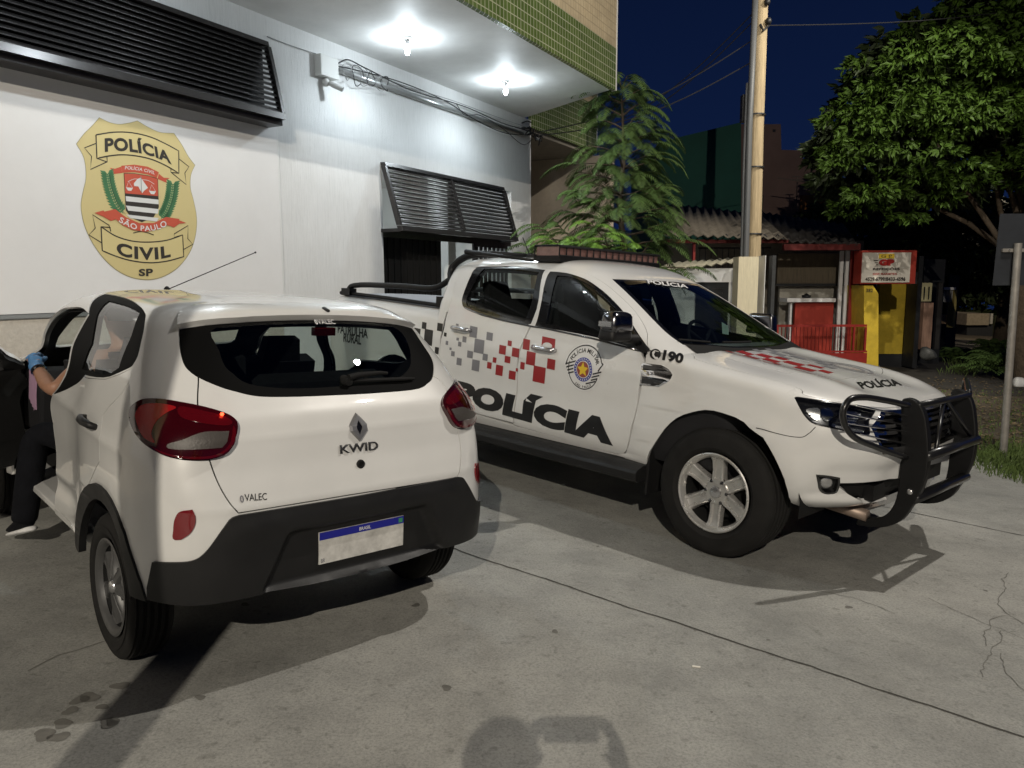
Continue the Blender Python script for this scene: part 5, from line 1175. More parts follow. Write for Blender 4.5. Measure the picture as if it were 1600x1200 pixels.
def qtext(txt, TL, TR, BR, BL, mm, parent=T, bold=.03, d=.003, cut=10, name='lettering', space=1.0):
    V, Fc = fit_text(txt, 1, 1, bold, space=space); V = quadmap(V, TL, TR, BR, BL); return decal(name, V, Fc, pmap(d), mm, parent, cut=cut)
def sq8(lst, mm, name='livery_square'):
    L = []
    for x, y, w, h in lst:
        s = .22; q = [(x, y), (x+w, y+s*w), (x+w-.09*h, y+s*w+h), (x-.09*h, y+h)]; L.append(poly_mesh([((640+a/3.636), (480+b/3.636)) for a, b in q]))
    return [decal(name, *l, pmap(.0022), mm, T, cut=8) for l in L]
blk = [(73, 83, 25, 38), (28, 116, 36, 42), (88, 122, 47, 88), (160, 88, 30, 45), (197, 143, 15, 22), (146, 225, 22, 38)]
gry = [(265, 93, 15, 12), (345, 105, 42, 62), (440, 140, 35, 45), (372, 177, 55, 78), (268, 172, 14, 16), (303, 165, 22, 32), (278, 195, 18, 26), (207, 190, 14, 22), (228, 228, 12, 14), (238, 248, 20, 28), (270, 286, 28, 40), (330, 245, 32, 40), (418, 262, 28, 38), (358, 295, 42, 62)]
redl = [(560, 188, 22, 30), (512, 213, 38, 50), (585, 228, 40, 50), (543, 275, 32, 38), (475, 283, 20, 30), (443, 310, 25, 36), (493, 325, 40, 58), (567, 358, 38, 48), (605, 345, 12, 18), (648, 178, 38, 60), (668, 248, 50, 75), (785, 290, 45, 58), (632, 310, 24, 40), (707, 330, 68, 90), (755, 165, 75, 52)]
sq8(blk, M['decal_black']); sq8(gry, M['decal_grey']); sq8(redl, M['decal_red'])
# large word along the doors
pA = RP.on(953.5, 697.5, 1, -.93); pL = RP.on(781.6, 648.0, 1, -.93); pP = RP.on(713, 597, 1, -.93)
slope = (pA[2]-pL[2])/(pA[0]-pL[0]); x0 = pP[0]-.04; z0 = pL[2]+slope*(x0-pL[0])
print('word', pA, pL, pP, slope)
V, Fc = fit_text('POLÍCIA', pA[0]-x0, .175, .075, shear=.12, space=1.08)
V = np.stack([x0+V[:, 0], z0+V[:, 1]+slope*V[:, 0]], 1); decal('lettering', V, Fc, smap(.0022), M['decal_black'], T, cut=.06)
# bed side word seen through the hatchback's windows
V, Fc = fit_text('PATRULHA', .40, .062, .03); a1 = np.stack([V[:, 0], V[:, 1]], 1); V2, F2 = fit_text('RURAL', .235, .062, .03)
V, Fc = merge2d([(a1, Fc), (V2+[.08, -.095], F2)])
def rtext(txt, x0_, z0_, x1_, z1_, cap):
    V, Fc = fit_text(txt, x1_-x0_, cap, .03); V = np.stack([x0_+V[:, 0], z0_+V[:, 1]+(z1_-z0_)/(x1_-x0_)*V[:, 0]], 1); decal('lettering', V, Fc, smap(.0022), M['decal_black'], T, cut=.06)
q0, q1, q2, q3 = [RP.on(*p, 1, -.925) for p in ((528, 520), (575, 529), (537, 534), (565, 539))]
rtext('PATRULHA', q0[0], q0[2], q1[0], q1[2], .085); rtext('RURAL', q2[0], q2[2], q3[0], q3[2], .085)
# phone sign and number on the wing
def circ(cx, cy, rx, ry, n=28): return poly_mesh([(cx+rx*math.cos(2*math.pi*k/n), cy+ry*math.sin(2*math.pi*k/n)) for k in range(n)])
decal('lettering', *circ(1024, 553.5, 8.6, 8.2), pmap(.002), M['decal_black'], T, cut=0)
hs = [(1021, 548.5), (1024, 549.5), (1023.2, 552.5), (1022, 553), (1023.2, 556.5), (1025.3, 558.5), (1027, 557.5), (1029, 560), (1027, 562), (1023.5, 561), (1020, 556.5), (1019.3, 551)]
decal('lettering', *poly_mesh(hs), pmap(.0035), M['decal_white'], T, cut=0)
qtext('190', (1037.5, 547), (1069.5, 553.5), (1066.5, 568.5), (1034.5, 562.5), M['decal_black'], bold=.05)
# small words on windshield and hood
qtext('POLÍCIA', (1010, 437.5), (1073, 445.3), (1075.5, 451), (1012.5, 443.5), M['decal_white'], bold=.03, d=.004)
qtext('POLÍCIA', (1337.5, 597.5), (1399, 592.5), (1410, 602.5), (1348, 608), M['decal_black'], bold=.03)
# livery on the hood
Zh = lambda pts: [(860+x/4, 380+y/4) for x, y in pts]
def hood_sq(lst, mm):
    L = [poly_mesh(Zh([(x, y), (x+w, y+w*.28), (x+w-h*1.2, y+w*.28-h*.05+ h*.05), (x-h*1.2, y)]) ) for x, y, w, h in lst]
    return L
def hq(lst, mm):
    L = [poly_mesh(Zh([(x, y), (x+w, y+.26*w), (x+w+sx_, y+.26*w+h), (x+sx_, y+h)])) for x, y, w, h, sx_ in lst]
    [decal('livery_square', *l, pmap(.0022), mm, T, cut=8) for l in L]
def tmap(d):
    def f(x, y): q = tray((x, y, 3), (0, 0, -1)); return Vector(q[1]+q[2]*d)
    return f
def hsq(lst, mm):
    for x, y, a_, b_ in lst: decal('livery_square', *poly_mesh([(x, y), (x+a_, y), (x+a_, y+b_), (x, y+b_)]), tmap(.0022), mm, T, cut=.06)
hsq([(-.27, -.45, .05, .05), (-.27, -.33, .10, .09), (-.17, -.40, .09, .07), (-.17, -.24, .09, .09), (-.08, -.33, .10, .09), (-.08, -.17, .08, .07), (.02, -.24, .12, .09), (.02, -.38, .05, .05), (.14, -.33, .12, .09), (.26, -.24, .07, .07), (.14, -.15, .10, .06)], M['decal_red'])
hsq([(-.27, -.12, .06, .06), (-.27, .05, .09, .08), (-.18, -.04, .10, .08), (-.18, .14, .07, .07), (-.08, .05, .10, .08), (-.08, -.09, .07, .05), (.02, -.03, .09, .07), (.02, .14, .08, .08), (.11, .05, .08, .08), (.19, -.04, .08, .06)], M['decal_grey'])
cz_ = (.25, .22); 
for r_ in (.16, .11):
    V = np.array([(cz_[0]+q*math.cos(t), cz_[1]+q*math.sin(t)) for q in (r_, r_-.014) for t in np.linspace(0, 2*math.pi, 29)]); decal('crest_line', V, [(i, i+1, 30+i, 29+i) for i in range(28)], tmap(.0024), M['decal_grey'], T, cut=.05)
# emblem on the front door
ex, ez = RP.on(911, 577.5, 1, -.93)[[0, 2]]; er = .168
def E2(pts): return [(ex+er*x, ez+er*y) for x, y in pts]
def Ed(name, pts, mm, d): decal(name, *poly_mesh(E2(pts)), smap(d), mm, T, cut=.025)
arc = lambda r, a, b, n, cx=0, cy=0: [(cx+r*math.cos(math.radians(a+(b-a)*k/(n-1))), cy+r*math.sin(math.radians(a+(b-a)*k/(n-1)))) for k in range(n)]
outer = [(-1.02, .10), (-.93, .52)] + arc(1.04, 128, 22, 12) + [(1.10, .30), (.86, -.10)] + arc(.86, -12, -168, 16) + [(-.86, 0)]
Ed('crest_field', [(x*1.04, y*1.04) for x, y in outer], M['decal_white'], .002)
def bandE(p_out, p_in, mm, d):
    n = len(p_out); V = np.array(E2(p_out)+E2(p_in)); F_ = [(i, i+1, n+i+1, n+i) for i in range(n-1)]; decal('crest_line', V, F_, smap(d), mm, T, cut=.025)
bandE(arc(1.00, 152, 22, 24), arc(.955, 152, 22, 24), M['decal_black'], .0034)
bandE([(-.99, .12), (-.88, .47)], [(-.93, .10), (-.845, .445)], M['decal_black'], .0034); bandE([(.925, .385), (1.03, .30), (.80, -.02)], [(.90, .335), (.955, .285), (.76, .03)], M['decal_black'], .0034)
bandE(arc(.82, -20, -200, 30), arc(.78, -20, -200, 30), M['decal_black'], .0034)
def text_arc(txt, r, a0, a1, hgt, mm, d, inward=False, bold=.02):
    n = len(txt)
    L = []
    for i, ch in enumerate(txt):
        if ch == ' ': continue
        V, Fc = text_mesh(ch, 1.0, bold); 
        if not len(V): continue
        V = V-[(V[:, 0].max()+V[:, 0].min())/2, 0]; V = V*[hgt/.72, hgt/.72]
        a = math.radians(a0+(a1-a0)*(i/(n-1))); c, s = math.cos(a), math.sin(a)
        if not inward: P = np.stack([r*c + V[:, 0]*s + V[:, 1]*c, r*s - V[:, 0]*c + V[:, 1]*s], 1)
        else: P = np.stack([r*c - V[:, 0]*s - V[:, 1]*c, r*s + V[:, 0]*c - V[:, 1]*s], 1)
        L.append((np.array(E2(P)), Fc))
    V, Fc = merge2d(L); return decal('lettering', V, Fc, smap(d), mm, T, cut=.03)
text_arc('POLÍCIA MILITAR', .70, 149, 25, .17, M['decal_black'], .0036)
text_arc('SÃO PAULO', .755, -122, -58, .10, M['decal_black'], .0036, inward=True)
for k in range(4):
    x0_, y0_ = -.98+.05*k, .14-.125*k; x1_ = -.42 if k else -.15; y1_ = y0_+.30*(x1_-x0_); bandE([(x0_, y0_+.03), (x1_, y1_+.03)], [(x0_, y0_-.03), (x1_, y1_-.03)], M['decal_black'], .0034)
    x0_, y0_ = (.42 if k < 3 else .15), -.16-.115*k-(.06 if k == 3 else 0); x1_ = .96-.10*k; y1_ = y0_+.30*(x1_-x0_); bandE([(x0_, y0_+.03), (x1_, y1_+.03)], [(x0_, y0_-.03), (x1_, y1_-.03)], M['decal_black'], .0034)
Ed('crest_disc', arc(.53, 0, 352, 40), M['decal_white'], .0042); Ed('crest_disc', arc(.49, 0, 352, 40), M['decal_blue'], .0052)
V_, F_ = merge2d([poly_mesh(E2(arc(.028, 0, 300, 6, .425*math.cos(a), .425*math.sin(a)))) for a in np.linspace(0, 2*math.pi, 25)[:-1]]); decal('crest_stars', V_, F_, smap(.0062), M['decal_white'], T, cut=0)
Ed('crest_disc', arc(.355, 0, 352, 36), M['decal_white'], .0062); Ed('crest_disc', arc(.325, 0, 352, 36), M['decal_brown'], .0072)
Ed('crest_star', [((.31 if k % 2 == 0 else .145)*math.cos(math.radians(90+36*k)), (.31 if k % 2 == 0 else .145)*math.sin(math.radians(90+36*k))) for k in range(10)], M['decal_yellow'], .0084)
# wing vent
vent = rp([(1002.5, 567), (1034, 571), (1045, 577), (1051.5, 586), (1045, 596), (1030, 604.5), (1000.5, 601)], 4, (0, 1, 3, 5, 6))
panel(RS, 'wing_vent', vent, [], M['chrome'], T, step=(.02, .05), off=.006, lip=.01)
for q in ([(1006, 570), (1034, 574), (1044, 579.5), (1037, 581), (1005, 578.5)], [(1004, 588), (1036, 592), (1042, 594), (1030, 602), (1003, 598.5)]):
    panel(RS, 'vent_slot', rp(q, 3, (0, 1, 2, 3, 4)), [], M['gloss_black'], T, step=(.02, .05), off=.0075, lip=.002)
qtext('3.2', (1010.5, 580.5), (1021, 581.5), (1021, 586.5), (1010.5, 585.5), M['decal_grey'], d=.0085, cut=0)
# door handles
for (u, v) in ((720, 514), (850, 545)):
    q = RP.on(u, v, 1, -.93)
    for sg in (-1, 1):
        f = smap(0, sg); bm = bmesh.new()
        p = lambda dx, d, dz=0: f(q[0]+dx, q[2]+dz+slope*dx)+Vector((0, sg*d, 0))
        add_tube(bm, [p(-.105, .0), p(-.10, .026), p(-.05, .042), p(.02, .044), p(.085, .034), p(.105, .0)], [.013, .019, .018, .018, .019, .014], 10)
        bm_obj('door_handle', bm, M['silver'], T, smooth=True)
        bm = bmesh.new(); add_ball(bm, f(q[0]+.01, q[2]+.012)+Vector((0, sg*-.002, 0)), 1, 16, (.055, .006, .034)); bm_obj('handle_cup', bm, M['paint'], T, smooth=True)
# window belt moulding, mirror
for sg in (-1, 1):
    u_ = [(724, 481), (751, 492), (786, 501), (832, 510.5), (850, 513), (926, 529), (1003, 549)]
    pts = [RP.on(*p, 1, -.88) for p in u_]; f = smap(.004, sg)
    bm = bmesh.new(); pp = [f(p[0], p[2]) for p in pts]; add_tube(bm, pp, .007, 6); bm_obj('belt_moulding', bm, M['gloss_black'], T, smooth=True)
    tri_ = CS.pix([(986, 508), (1000, 528), (1010, 549), (1012, 552), (1004, 551), (985, 544)], RP)
    tri_ = w10(tri_) if sg < 0 else m10(tri_)
    panel(CS, 'mirror_base', tri_, [], M['plastic'], T, step=(.03, .08), off=.008, lip=.01)
m0 = RP.on(958, 512, 1, -1.08); print('mirror', m0)
for sg in (-1,):
    c = Vector((m0[0], sg*1.08, m0[2]))
    def shell(bm, x0_, x1_, y0_, y1_, z0_, z1_, r):
        add_box(bm, ((x0_+x1_)/2, (y0_+y1_)/2, (z0_+z1_)/2), (x1_-x0_, y1_-y0_, z1_-z0_), None, .86)
        bmesh.ops.bevel(bm, geom=bm.edges[:], offset=r, segments=4, affect='EDGES', profile=.6, clamp_overlap=True)
    bm = bmesh.new(); y0_, y1_ = sorted((sg*.965, sg*1.19)); shell(bm, c.x-.045, c.x+.10, y0_, y1_, c.z-.035, c.z+.105, .062); bm_obj('mirror_cap', bm, M['dark_chrome'], T, smooth=True, sharp=60)
    bm = bmesh.new(); y0_, y1_ = sorted((sg*.96, sg*1.185)); shell(bm, c.x-.055, c.x+.085, y0_, y1_, c.z-.085, c.z+.01, .045); add_tube(bm, [(c.x, sg*.98, c.z-.07), (c.x+.03, sg*.87, c.z-.075)], [.03, .035], 10); bm_obj('mirror_housing', bm, M['plastic'], T, smooth=True, sharp=60)
    bm = bmesh.new(); add_box(bm, (c.x+.02, sg*1.178, c.z+.025), (.10, .022, .032)); bm_obj('mirror_indicator', bm, M['silver'], T, bevel=.01)
# far mirror folded back against the door
bm = bmesh.new(); shell(bm, -.92, -.66, .92, 1.02, m0[2]-.07, m0[2]+.10, .04); bm_obj('mirror_housing', bm, M['dark_chrome'], T, smooth=True, sharp=60)
# side steps, mud flaps
for sg in (-1, 1):
    bm = bmesh.new(); add_prism(bm, [(sg*.82, .35), (sg*.97, .345), (sg*1.01, .365), (sg*1.015, .41), (sg*1.0, .43), (sg*.93, .455), (sg*.82, .46)], 0, -2.66, -.50)
    for k in range(4): add_box(bm, (-1.58, sg*(.865+.032*k), .455-.006*k), (1.9, .012, .012))
    for x in (-2.3, -1.6, -.8): add_box(bm, (x, sg*.7, .40), (.08, .3, .05))
    bm_obj('side_step', bm, M['plastic'], T, bevel=.004)
    for x in (-.475, -3.76):
        bm = bmesh.new(); add_prism(bm, [(x-.03, .26), (x-.015, .26), (x+.0, .62), (x+.05, .74), (x-.0, .74), (x-.04, .60)], 1, *sorted((sg*.66, sg*.90))); bm_obj('mud_flap', bm, M['plastic'], T, bevel=.004)
# headlights, grille, fog lamps, intake
M['hl_house'] = mat('lamp_housing', (.05, .05, .055), .18, metal=.7)
for w in (w10, m10):
    panel(RS, 'headlight_housing', w(hl), [], M['hl_house'], T, step=(.05, .12), off=-.035, lip=0)
    parts = ([(905, 165), (935, 158), (955, 175), (950, 220), (925, 232), (905, 210)], [(830, 170), (885, 160), (895, 200), (880, 225), (850, 205)], [(1010, 172), (1070, 178), (1080, 215), (1040, 250), (1010, 235)], [(960, 240), (1000, 255), (1095, 270), (1095, 285), (1000, 270), (960, 258)])
    for i, q in enumerate(parts): panel(RS, 'lamp_reflector', w(rp(Z7(q), 3)), [], M['chrome'] if i % 2 == 0 else M['silver'], T, step=(.03, .08), off=-.022, lip=.01)
    L = w(hl); panel(RS, 'headlight_rim', L, [g2(L, -.009)], M['gloss_black'], T, step=(.05, .12), off=-.002, lip=.03)
    panel(RS, 'headlight_lens', g2(L, -.006), [], M['glass_clear'], T, step=(.05, .12), off=.0, lip=0)
    panel(RS, 'fog_recess', w(fogp), [], M['plastic'], T, step=(.03, .08), off=-.03, lip=0); panel(RS, 'fog_bezel', w(fogp), [g2(w(fogp), -.012)], M['gloss_black'], T, step=(.03, .08), off=.003, lip=.04)
    fc = RP.on(1305, 759, 1, -.72)
bm = None
for sg in (-1, 1):
    uvf = np.mean(np.array(fgw), 0); p = RS.P([uvf])[0]; n = RS.N([uvf])[0]; bm = bmesh.new()
    p = p-n*.012; p[1] *= -sg; n = n.copy(); n[1] *= -sg
    q = Vector(n).to_track_quat('Z', 'Y').to_matrix(); bm2 = bmesh.new(); add_lathe(bm2, [(0, .004), (.025, .002), (.036, -.004), (.038, -.02)], 'z', 24); bmesh.ops.transform(bm2, matrix=Matrix.Translation(p) @ q.to_4x4(), verts=bm2.verts); bm_obj('fog_lamp', bm2, M['silver'], T, smooth=True, sharp=40); bm.free()
panel(RS, 'grille_back', grille, [], M['matte_black'], T, step=(.08, .2), off=-.06, lip=0)
gi = g2(grille, -.035); panel(RS, 'grille_surround', grille, [gi], M['chrome'], T, step=(.05, .12), off=.004, lip=.05)
gA = np.array(gi); v0, v1 = gA[:, 1].min(), gA[:, 1].max(); s0, s1 = gA[:, 0].min(), gA[:, 0].max()
for k in range(4):
    va = v0+(v1-v0)*(.12+.22*k); vb_ = va+(v1-v0)*.11; ins = .06 if k in (0, 3) else 0
    panel(RS, 'grille_bar', [np.array([s0+ins, va]), np.array([s1-ins, va]), np.array([s1-ins, vb_]), np.array([s0+ins, vb_])], [], M['chrome'] if k in (1, 2) else M['dark_chrome'], T, step=(.08, .12), off=-.012, lip=.02)
panel(RS, 'intake_back', intake, [], M['matte_black'], T, step=(.08, .2), off=-.05, lip=0)
# bumper shut lines
def seam(pts, srf, wdt=.004, m=None, mirror=True, d=.0012):
    c = [np.array(p) for p in catmull(srf.pix(pts, RP), 5, False)]; P = srf.P(c)+srf.N(c)*d; N = srf.N(c); bm = bmesh.new(); rows = []
    for i in range(len(P)):
        t = P[min(i+1, len(P)-1)]-P[max(i-1, 0)]; b = np.cross(N[i], t); b /= np.linalg.norm(b); rows.append((bm.verts.new(P[i]-b*wdt/2), bm.verts.new(P[i]+b*wdt/2)))
    for a, b in zip(rows, rows[1:]): bm.faces.new((a[0], a[1], b[1], b[0]))
    bmesh.ops.recalc_face_normals(bm, faces=bm.faces[:])
    o = bm_obj('panel_seam', bm, m or M['seam'], T, smooth=True)
    if mirror: mirror_obj(o)
    return o
seam(Z7([(597, 262), (650, 276), (700, 290), (760, 303), (800, 306), (838, 290), (872, 258)]), RS)
seam([(963, 711), (955, 718)], RS, .004)
# bull bar
def bb(u, v, y): return RP.on(u, v, 1, y)
prof = [bb(u, v, -.44) for u, v in Z7([(1266, 145), (1278, 128), (1308, 126), (1348, 148), (1374, 190), (1390, 280), (1395, 380), (1385, 480), (1358, 560), (1312, 636), (1270, 690), (1205, 720), (1130, 723), (1062, 712), (1062, 678), (1150, 682), (1200, 662), (1236, 612), (1254, 540), (1262, 450), (1268, 300)])]
prof2 = catmull([(p[0], p[2]) for p in prof], 3, True, (0, 13, 14, 20))
BB = bpy.data.objects.new('bull_bar', None); col.objects.link(BB); BB.parent = T
for sg in (-1, 1):
    bm = bmesh.new(); add_prism(bm, [tuple(p) for p in prof2], 1, sg*.415-.028, sg*.415+.028); bm_obj('side_plate', bm, M['steel_black'], BB, bevel=.008)
    bo = bb(*Z7([(1304, 560)])[0], -.46); bm = bmesh.new(); add_ball(bm, (bo[0], sg*.447, bo[2]), .018, 12, (1, .6, 1)); bm_obj('bolt', bm, M['silver'], BB, smooth=True)
def plane_pt(u, v):                       # on the slanting plane the headlamp hoops lie in
    o, d = RP.ray(u, v); a = np.array([.93, -.44, 0]); t_ = np.array([-.16, -.46, 0]); n = np.cross(t_, [0, 0, 1]); return o+d*(((a-o)@n)/(d@n))
hoop = catmull([plane_pt(*p) for p in Z7([(1300, 158), (1200, 136), (1085, 121), (1030, 132), (1002, 175), (1003, 235), (1045, 300), (1150, 350), (1290, 400)])], 5, False)
M['tube_black'] = mat('glossy_black_tube', (.009, .009, .0095), .3, coat=.4)
bars = [[plane_pt(*p) for p in Z7(q)] for q in ([(1290, 207), (1060, 158)], [(1290, 250), (1005, 195)], [(1290, 280), (1012, 240)], [(1285, 335), (1080, 292)])]
for sg in (-1, 1):
    fl = lambda p: Vector((p[0], -sg*p[1], p[2]))
    bm = bmesh.new(); add_tube(bm, [fl(p) for p in hoop], .017, 10); bm_obj('headlamp_hoop', bm, M['tube_black'], BB, smooth=True)
    for b in bars:
        bm = bmesh.new(); add_tube(bm, [fl(p) for p in b], .0055, 6); bm_obj('guard_rod', bm, M['chrome'], BB, smooth=True)
def xt(u, v, r, m, u2=None, v2=None):
    p = bb(u, v, -.44); bm = bmesh.new(); add_tube(bm, [(p[0], -.44, p[2]), (p[0], .44, p[2])], r, 14); bm_obj('cross_tube', bm, m, BB, smooth=True)
xt(*Z7([(1345, 160)])[0], .020, M['tube_black']); xt(*Z7([(1385, 395)])[0], .030, M['tube_black']); xt(*Z7([(1330, 590)])[0], .030, M['tube_black'])
p1, p2 = bb(*Z7([(1345, 160)])[0], -.44), bb(*Z7([(1385, 395)])[0], -.44)
bm = bmesh.new(); add_tube(bm, [(p1[0], -.02, p1[2]), (p2[0], -.30, p2[2])], .012, 8); bm_obj('brace', bm, M['tube_black'], BB, smooth=True)
bm = bmesh.new(); add_tube(bm, [(p1[0], .02, p1[2]), (p2[0], .42, p2[2]-.02)], .012, 8); bm_obj('brace', bm, M['tube_black'], BB, smooth=True)
bm = bmesh.new(); add_box(bm, (.70, 0, .50), (.16, 1.10, .09)); bm_obj('mounting_beam', bm, M['steel_black'], BB, bevel=.01)
for sg in (-1, 1):
    bm = bmesh.new(); add_tube(bm, [(.45, sg*.42, .36), (.72, sg*.44, .34)], .035, 10); bm_obj('tow_hook', bm, mat('worn_steel', (.35, .27, .22), .5, metal=.6, cvar=.4) if sg < 0 else M['steel_black'], BB, smooth=True)
bm = bmesh.new(); add_prism(bm, [(.60, .30), (.78, .40), (.80, .47), (.62, .40)], 1, -.36, .36); bm_obj('skid_plate', bm, M['silver'], T, bevel=.01)
# roof light bar
lb = RP.on(857, 397, 1, -.62); lb2 = RP.on(1008, 414, 1, .62); lx, lz = (lb[0]+lb2[0])/2, (lb[2]+lb2[2])/2+.035; print('lightbar', lb, lb2)
LB = bpy.data.objects.new('light_bar', None); col.objects.link(LB); LB.parent = T
M['lens_pink'] = mat('unlit_pink_lens', (.19, .105, .09), .3, coat=.5, bump=.8, bscale=60, cvar=.25, cscale=20, dist=.004)
bm = bmesh.new(); add_box(bm, (lx, 0, lz-.005), (.24, 1.24, .075)); bm_obj('lens', bm, M['lens_pink'], LB, bevel=.02)
bm = bmesh.new(); add_box(bm, (lx, 0, lz-.058), (.28, 1.26, .045)); 
for y in (-.45, .45): add_box(bm, (lx, y, lz-.10), (.10, .12, .07))
bm_obj('base', bm, M['steel_black'], LB, bevel=.004)
for sx_ in (-1, 1):
    for zz in (-.038, .036):
        bm = bmesh.new(); add_tube(bm, [(lx+sx_*.13, -.63, lz+zz), (lx+sx_*.13, .63, lz+zz)], .010, 6); bm_obj('cage_rail', bm, M['steel_black'], LB)
for k in range(17):
    y = -.63+1.26*k/16; bm = bmesh.new(); add_tube(bm, [(lx+.13, y, lz-.045), (lx+.13, y, lz+.04), (lx-.13, y, lz+.04), (lx-.13, y, lz-.045)], .0065, 6); bm_obj('cage_bar', bm, M['steel_black'], LB)
# roll bar and bed cover
bedz = lambda x: float(RS.P([[col_at(x, 9.2), 9.2]])[0][2])
hw_ = .815
cov = bmesh.new(); nx = 12; rows = []
for i in range(nx+1):
    x = -4.42+(1.72)*i/nx; z = bedz(x)+.004; rows.append([cov.verts.new((x, y, z+.025*(1-(y/.83)**2))) for y in np.linspace(-.835, .835, 9)])
for A_, B_ in zip(rows, rows[1:]):
    for j in range(8): cov.faces.new((A_[j], B_[j], B_[j+1], A_[j+1]))
M['canvas'] = mat('grey_bed_cover', (.30, .31, .34), .6, bump=.15, bscale=14, cvar=.12, cscale=5)
bmesh.ops.recalc_face_normals(cov, faces=cov.faces[:]); bm_obj('bed_cover', cov, M['canvas'], T, smooth=True)
for sg in (-1, 1):
    bm = bmesh.new(); add_tube(bm, [(x, sg*.80, bedz(x)+.022) for x in np.linspace(-4.40, -2.72, 8)], .018, 8); bm_obj('bed_rail', bm, M['steel_black'], T)
RB = bpy.data.objects.new('roll_bar', None); col.objects.link(RB); RB.parent = T
top = RP.on(727, 397, 1, -.66); ft = RP.on(698, 470, 1, -.78); print('roll', top, ft)
for sg in (-1, 1):
    z0_ = bedz(ft[0])+.02; ztop = top[2]+.0
    pts = catmull([(ft[0], sg*.78, z0_), (ft[0]+.05, sg*.765, z0_+.10), (top[0]-.14, sg*.69, ztop-.13), (top[0]-.02, sg*.655, ztop-.03), (top[0]+.06, sg*.60, ztop), (top[0]+.07, sg*.45, ztop+.01), (top[0]+.07, 0, ztop+.015)], 5, False)
    bm = bmesh.new(); add_tube(bm, pts, .030, 12); bm_obj('hoop', bm, M['steel_black'], RB, smooth=True)
    bm = bmesh.new(); add_box(bm, (ft[0]-.01, sg*.79, z0_+.035), (.13, .09, .09)); bm_obj('foot', bm, M['steel_black'], RB, bevel=.008)
    r0 = RP.on(545, 450, 1, -.79); zr = bedz(r0[0])
    m_ = pts[len(pts)//4+1]
    rl_ = catmull([(r0[0], sg*.79, zr+.03), (r0[0]+.02, sg*.79, zr+.075), (r0[0]+.10, sg*.785, zr+.10), (-3.4, sg*.775, zr+.115), (-2.9, sg*.765, zr+.12), tuple(np.array(m_)+[-.0, 0, -.0])], 5, False)
    bm = bmesh.new(); add_tube(bm, rl_, .026, 12); bm_obj('side_rail', bm, M['steel_black'], RB, smooth=True)
    bm = bmesh.new(); add_box(bm, (r0[0]+.01, sg*.795, zr+.035), (.15, .08, .07)); bm_obj('foot', bm, M['steel_black'], RB, bevel=.008)
    bm = bmesh.new(); add_tube(bm, [(top[0]+.0, sg*.655, ztop+.02), (top[0]+.35, sg*.62, ztop-.01), (top[0]+.75, sg*.60, ztop-.045)], [.022, .016, .010], 8); bm_obj('roof_spar', bm, M['steel_black'], RB, smooth=True)
# radio antenna on the roof
a0 = RP.on(829, 402, 1, -.30); a1 = RP.on(817, 371, 1, -.30); bm = bmesh.new(); b0_ = tray((a0[0], -.30, 4), (0, 0, -1))[1]
add_tube(bm, [b0_, Vector(b0_)+(Vector(a1)-Vector(a0))*1.0], [.006, .004], 6); add_lathe(bm, [(.04, 0), (.03, .02), (.008, .035)], 'z', 12, b0_); bm_obj('radio_antenna', bm, M['matte_black'], T)
# wipers
for q in ([(1060, 533), (1072, 534), (1108, 537)], [(1128, 537), (1150, 537), (1172, 536)]):
    bm = bmesh.new(); f = pmap(.012); add_tube(bm, [f(*p) for p in q], .008, 6); bm_obj('wiper', bm, M['matte_black'], T)
# sticker at the far lower corner of the windshield
decal('windshield_sticker', *poly_mesh([(1129, 501), (1139, 507), (1140, 521), (1130, 519)]), pmap(-.012), mat('pale_green_paper', (.45, .6, .52), .8), T, cut=0)
# cabin
def tseat(cx, cy, w, bench=False):
    bm = bmesh.new(); R_ = Matrix.Rotation(math.radians(-16), 3, 'Y'); add_box(bm, (cx, cy, .86), (.52, w, .16)); add_box(bm, (cx-.30, cy, 1.16), (.13, w, .58), R_, .88)
    for hy in ((0,) if not bench else (-.38, .38)): add_box(bm, (cx-.41, cy+hy, 1.50), (.09, .26, .18), R_, .85); add_tube(bm, [(cx-.37, cy+hy, 1.36), (cx-.40, cy+hy, 1.46)], .012, 6)
    bm_obj('seat', bm, M['seat'], T, smooth=True, bevel=.035, seg=3, sharp=70)
tseat(-1.30, -.38, .52); tseat(-1.30, .38, .52); tseat(-2.15, 0, 1.36, True)
bm = bmesh.new(); add_prism(bm, [(-.75, .75), (-.88, 1.0), (-.80, 1.15), (-.50, 1.17), (-.30, 1.10), (-.30, .75)], 1, -.76, .76); bm_obj('dashboard', bm, M['interior'], T, bevel=.02)
bm = bmesh.new(); R_ = Matrix.Rotation(math.radians(62), 3, 'Y'); c = Vector((-.95, .38, 1.18)); add_tube(bm, [c + R_ @ Vector((.19*math.cos(a), .19*math.sin(a), 0)) for a in np.linspace(0, 2*math.pi, 33)], .015, 8, False)
for a in (0.1, 2.2, -2.2): add_tube(bm, [c+Vector((.01, 0, 0)), c + R_ @ Vector((.19*math.cos(a), .19*math.sin(a), 0))], .015, 6)
bm_obj('steering_wheel', bm, M['interior'], T, smooth=True)
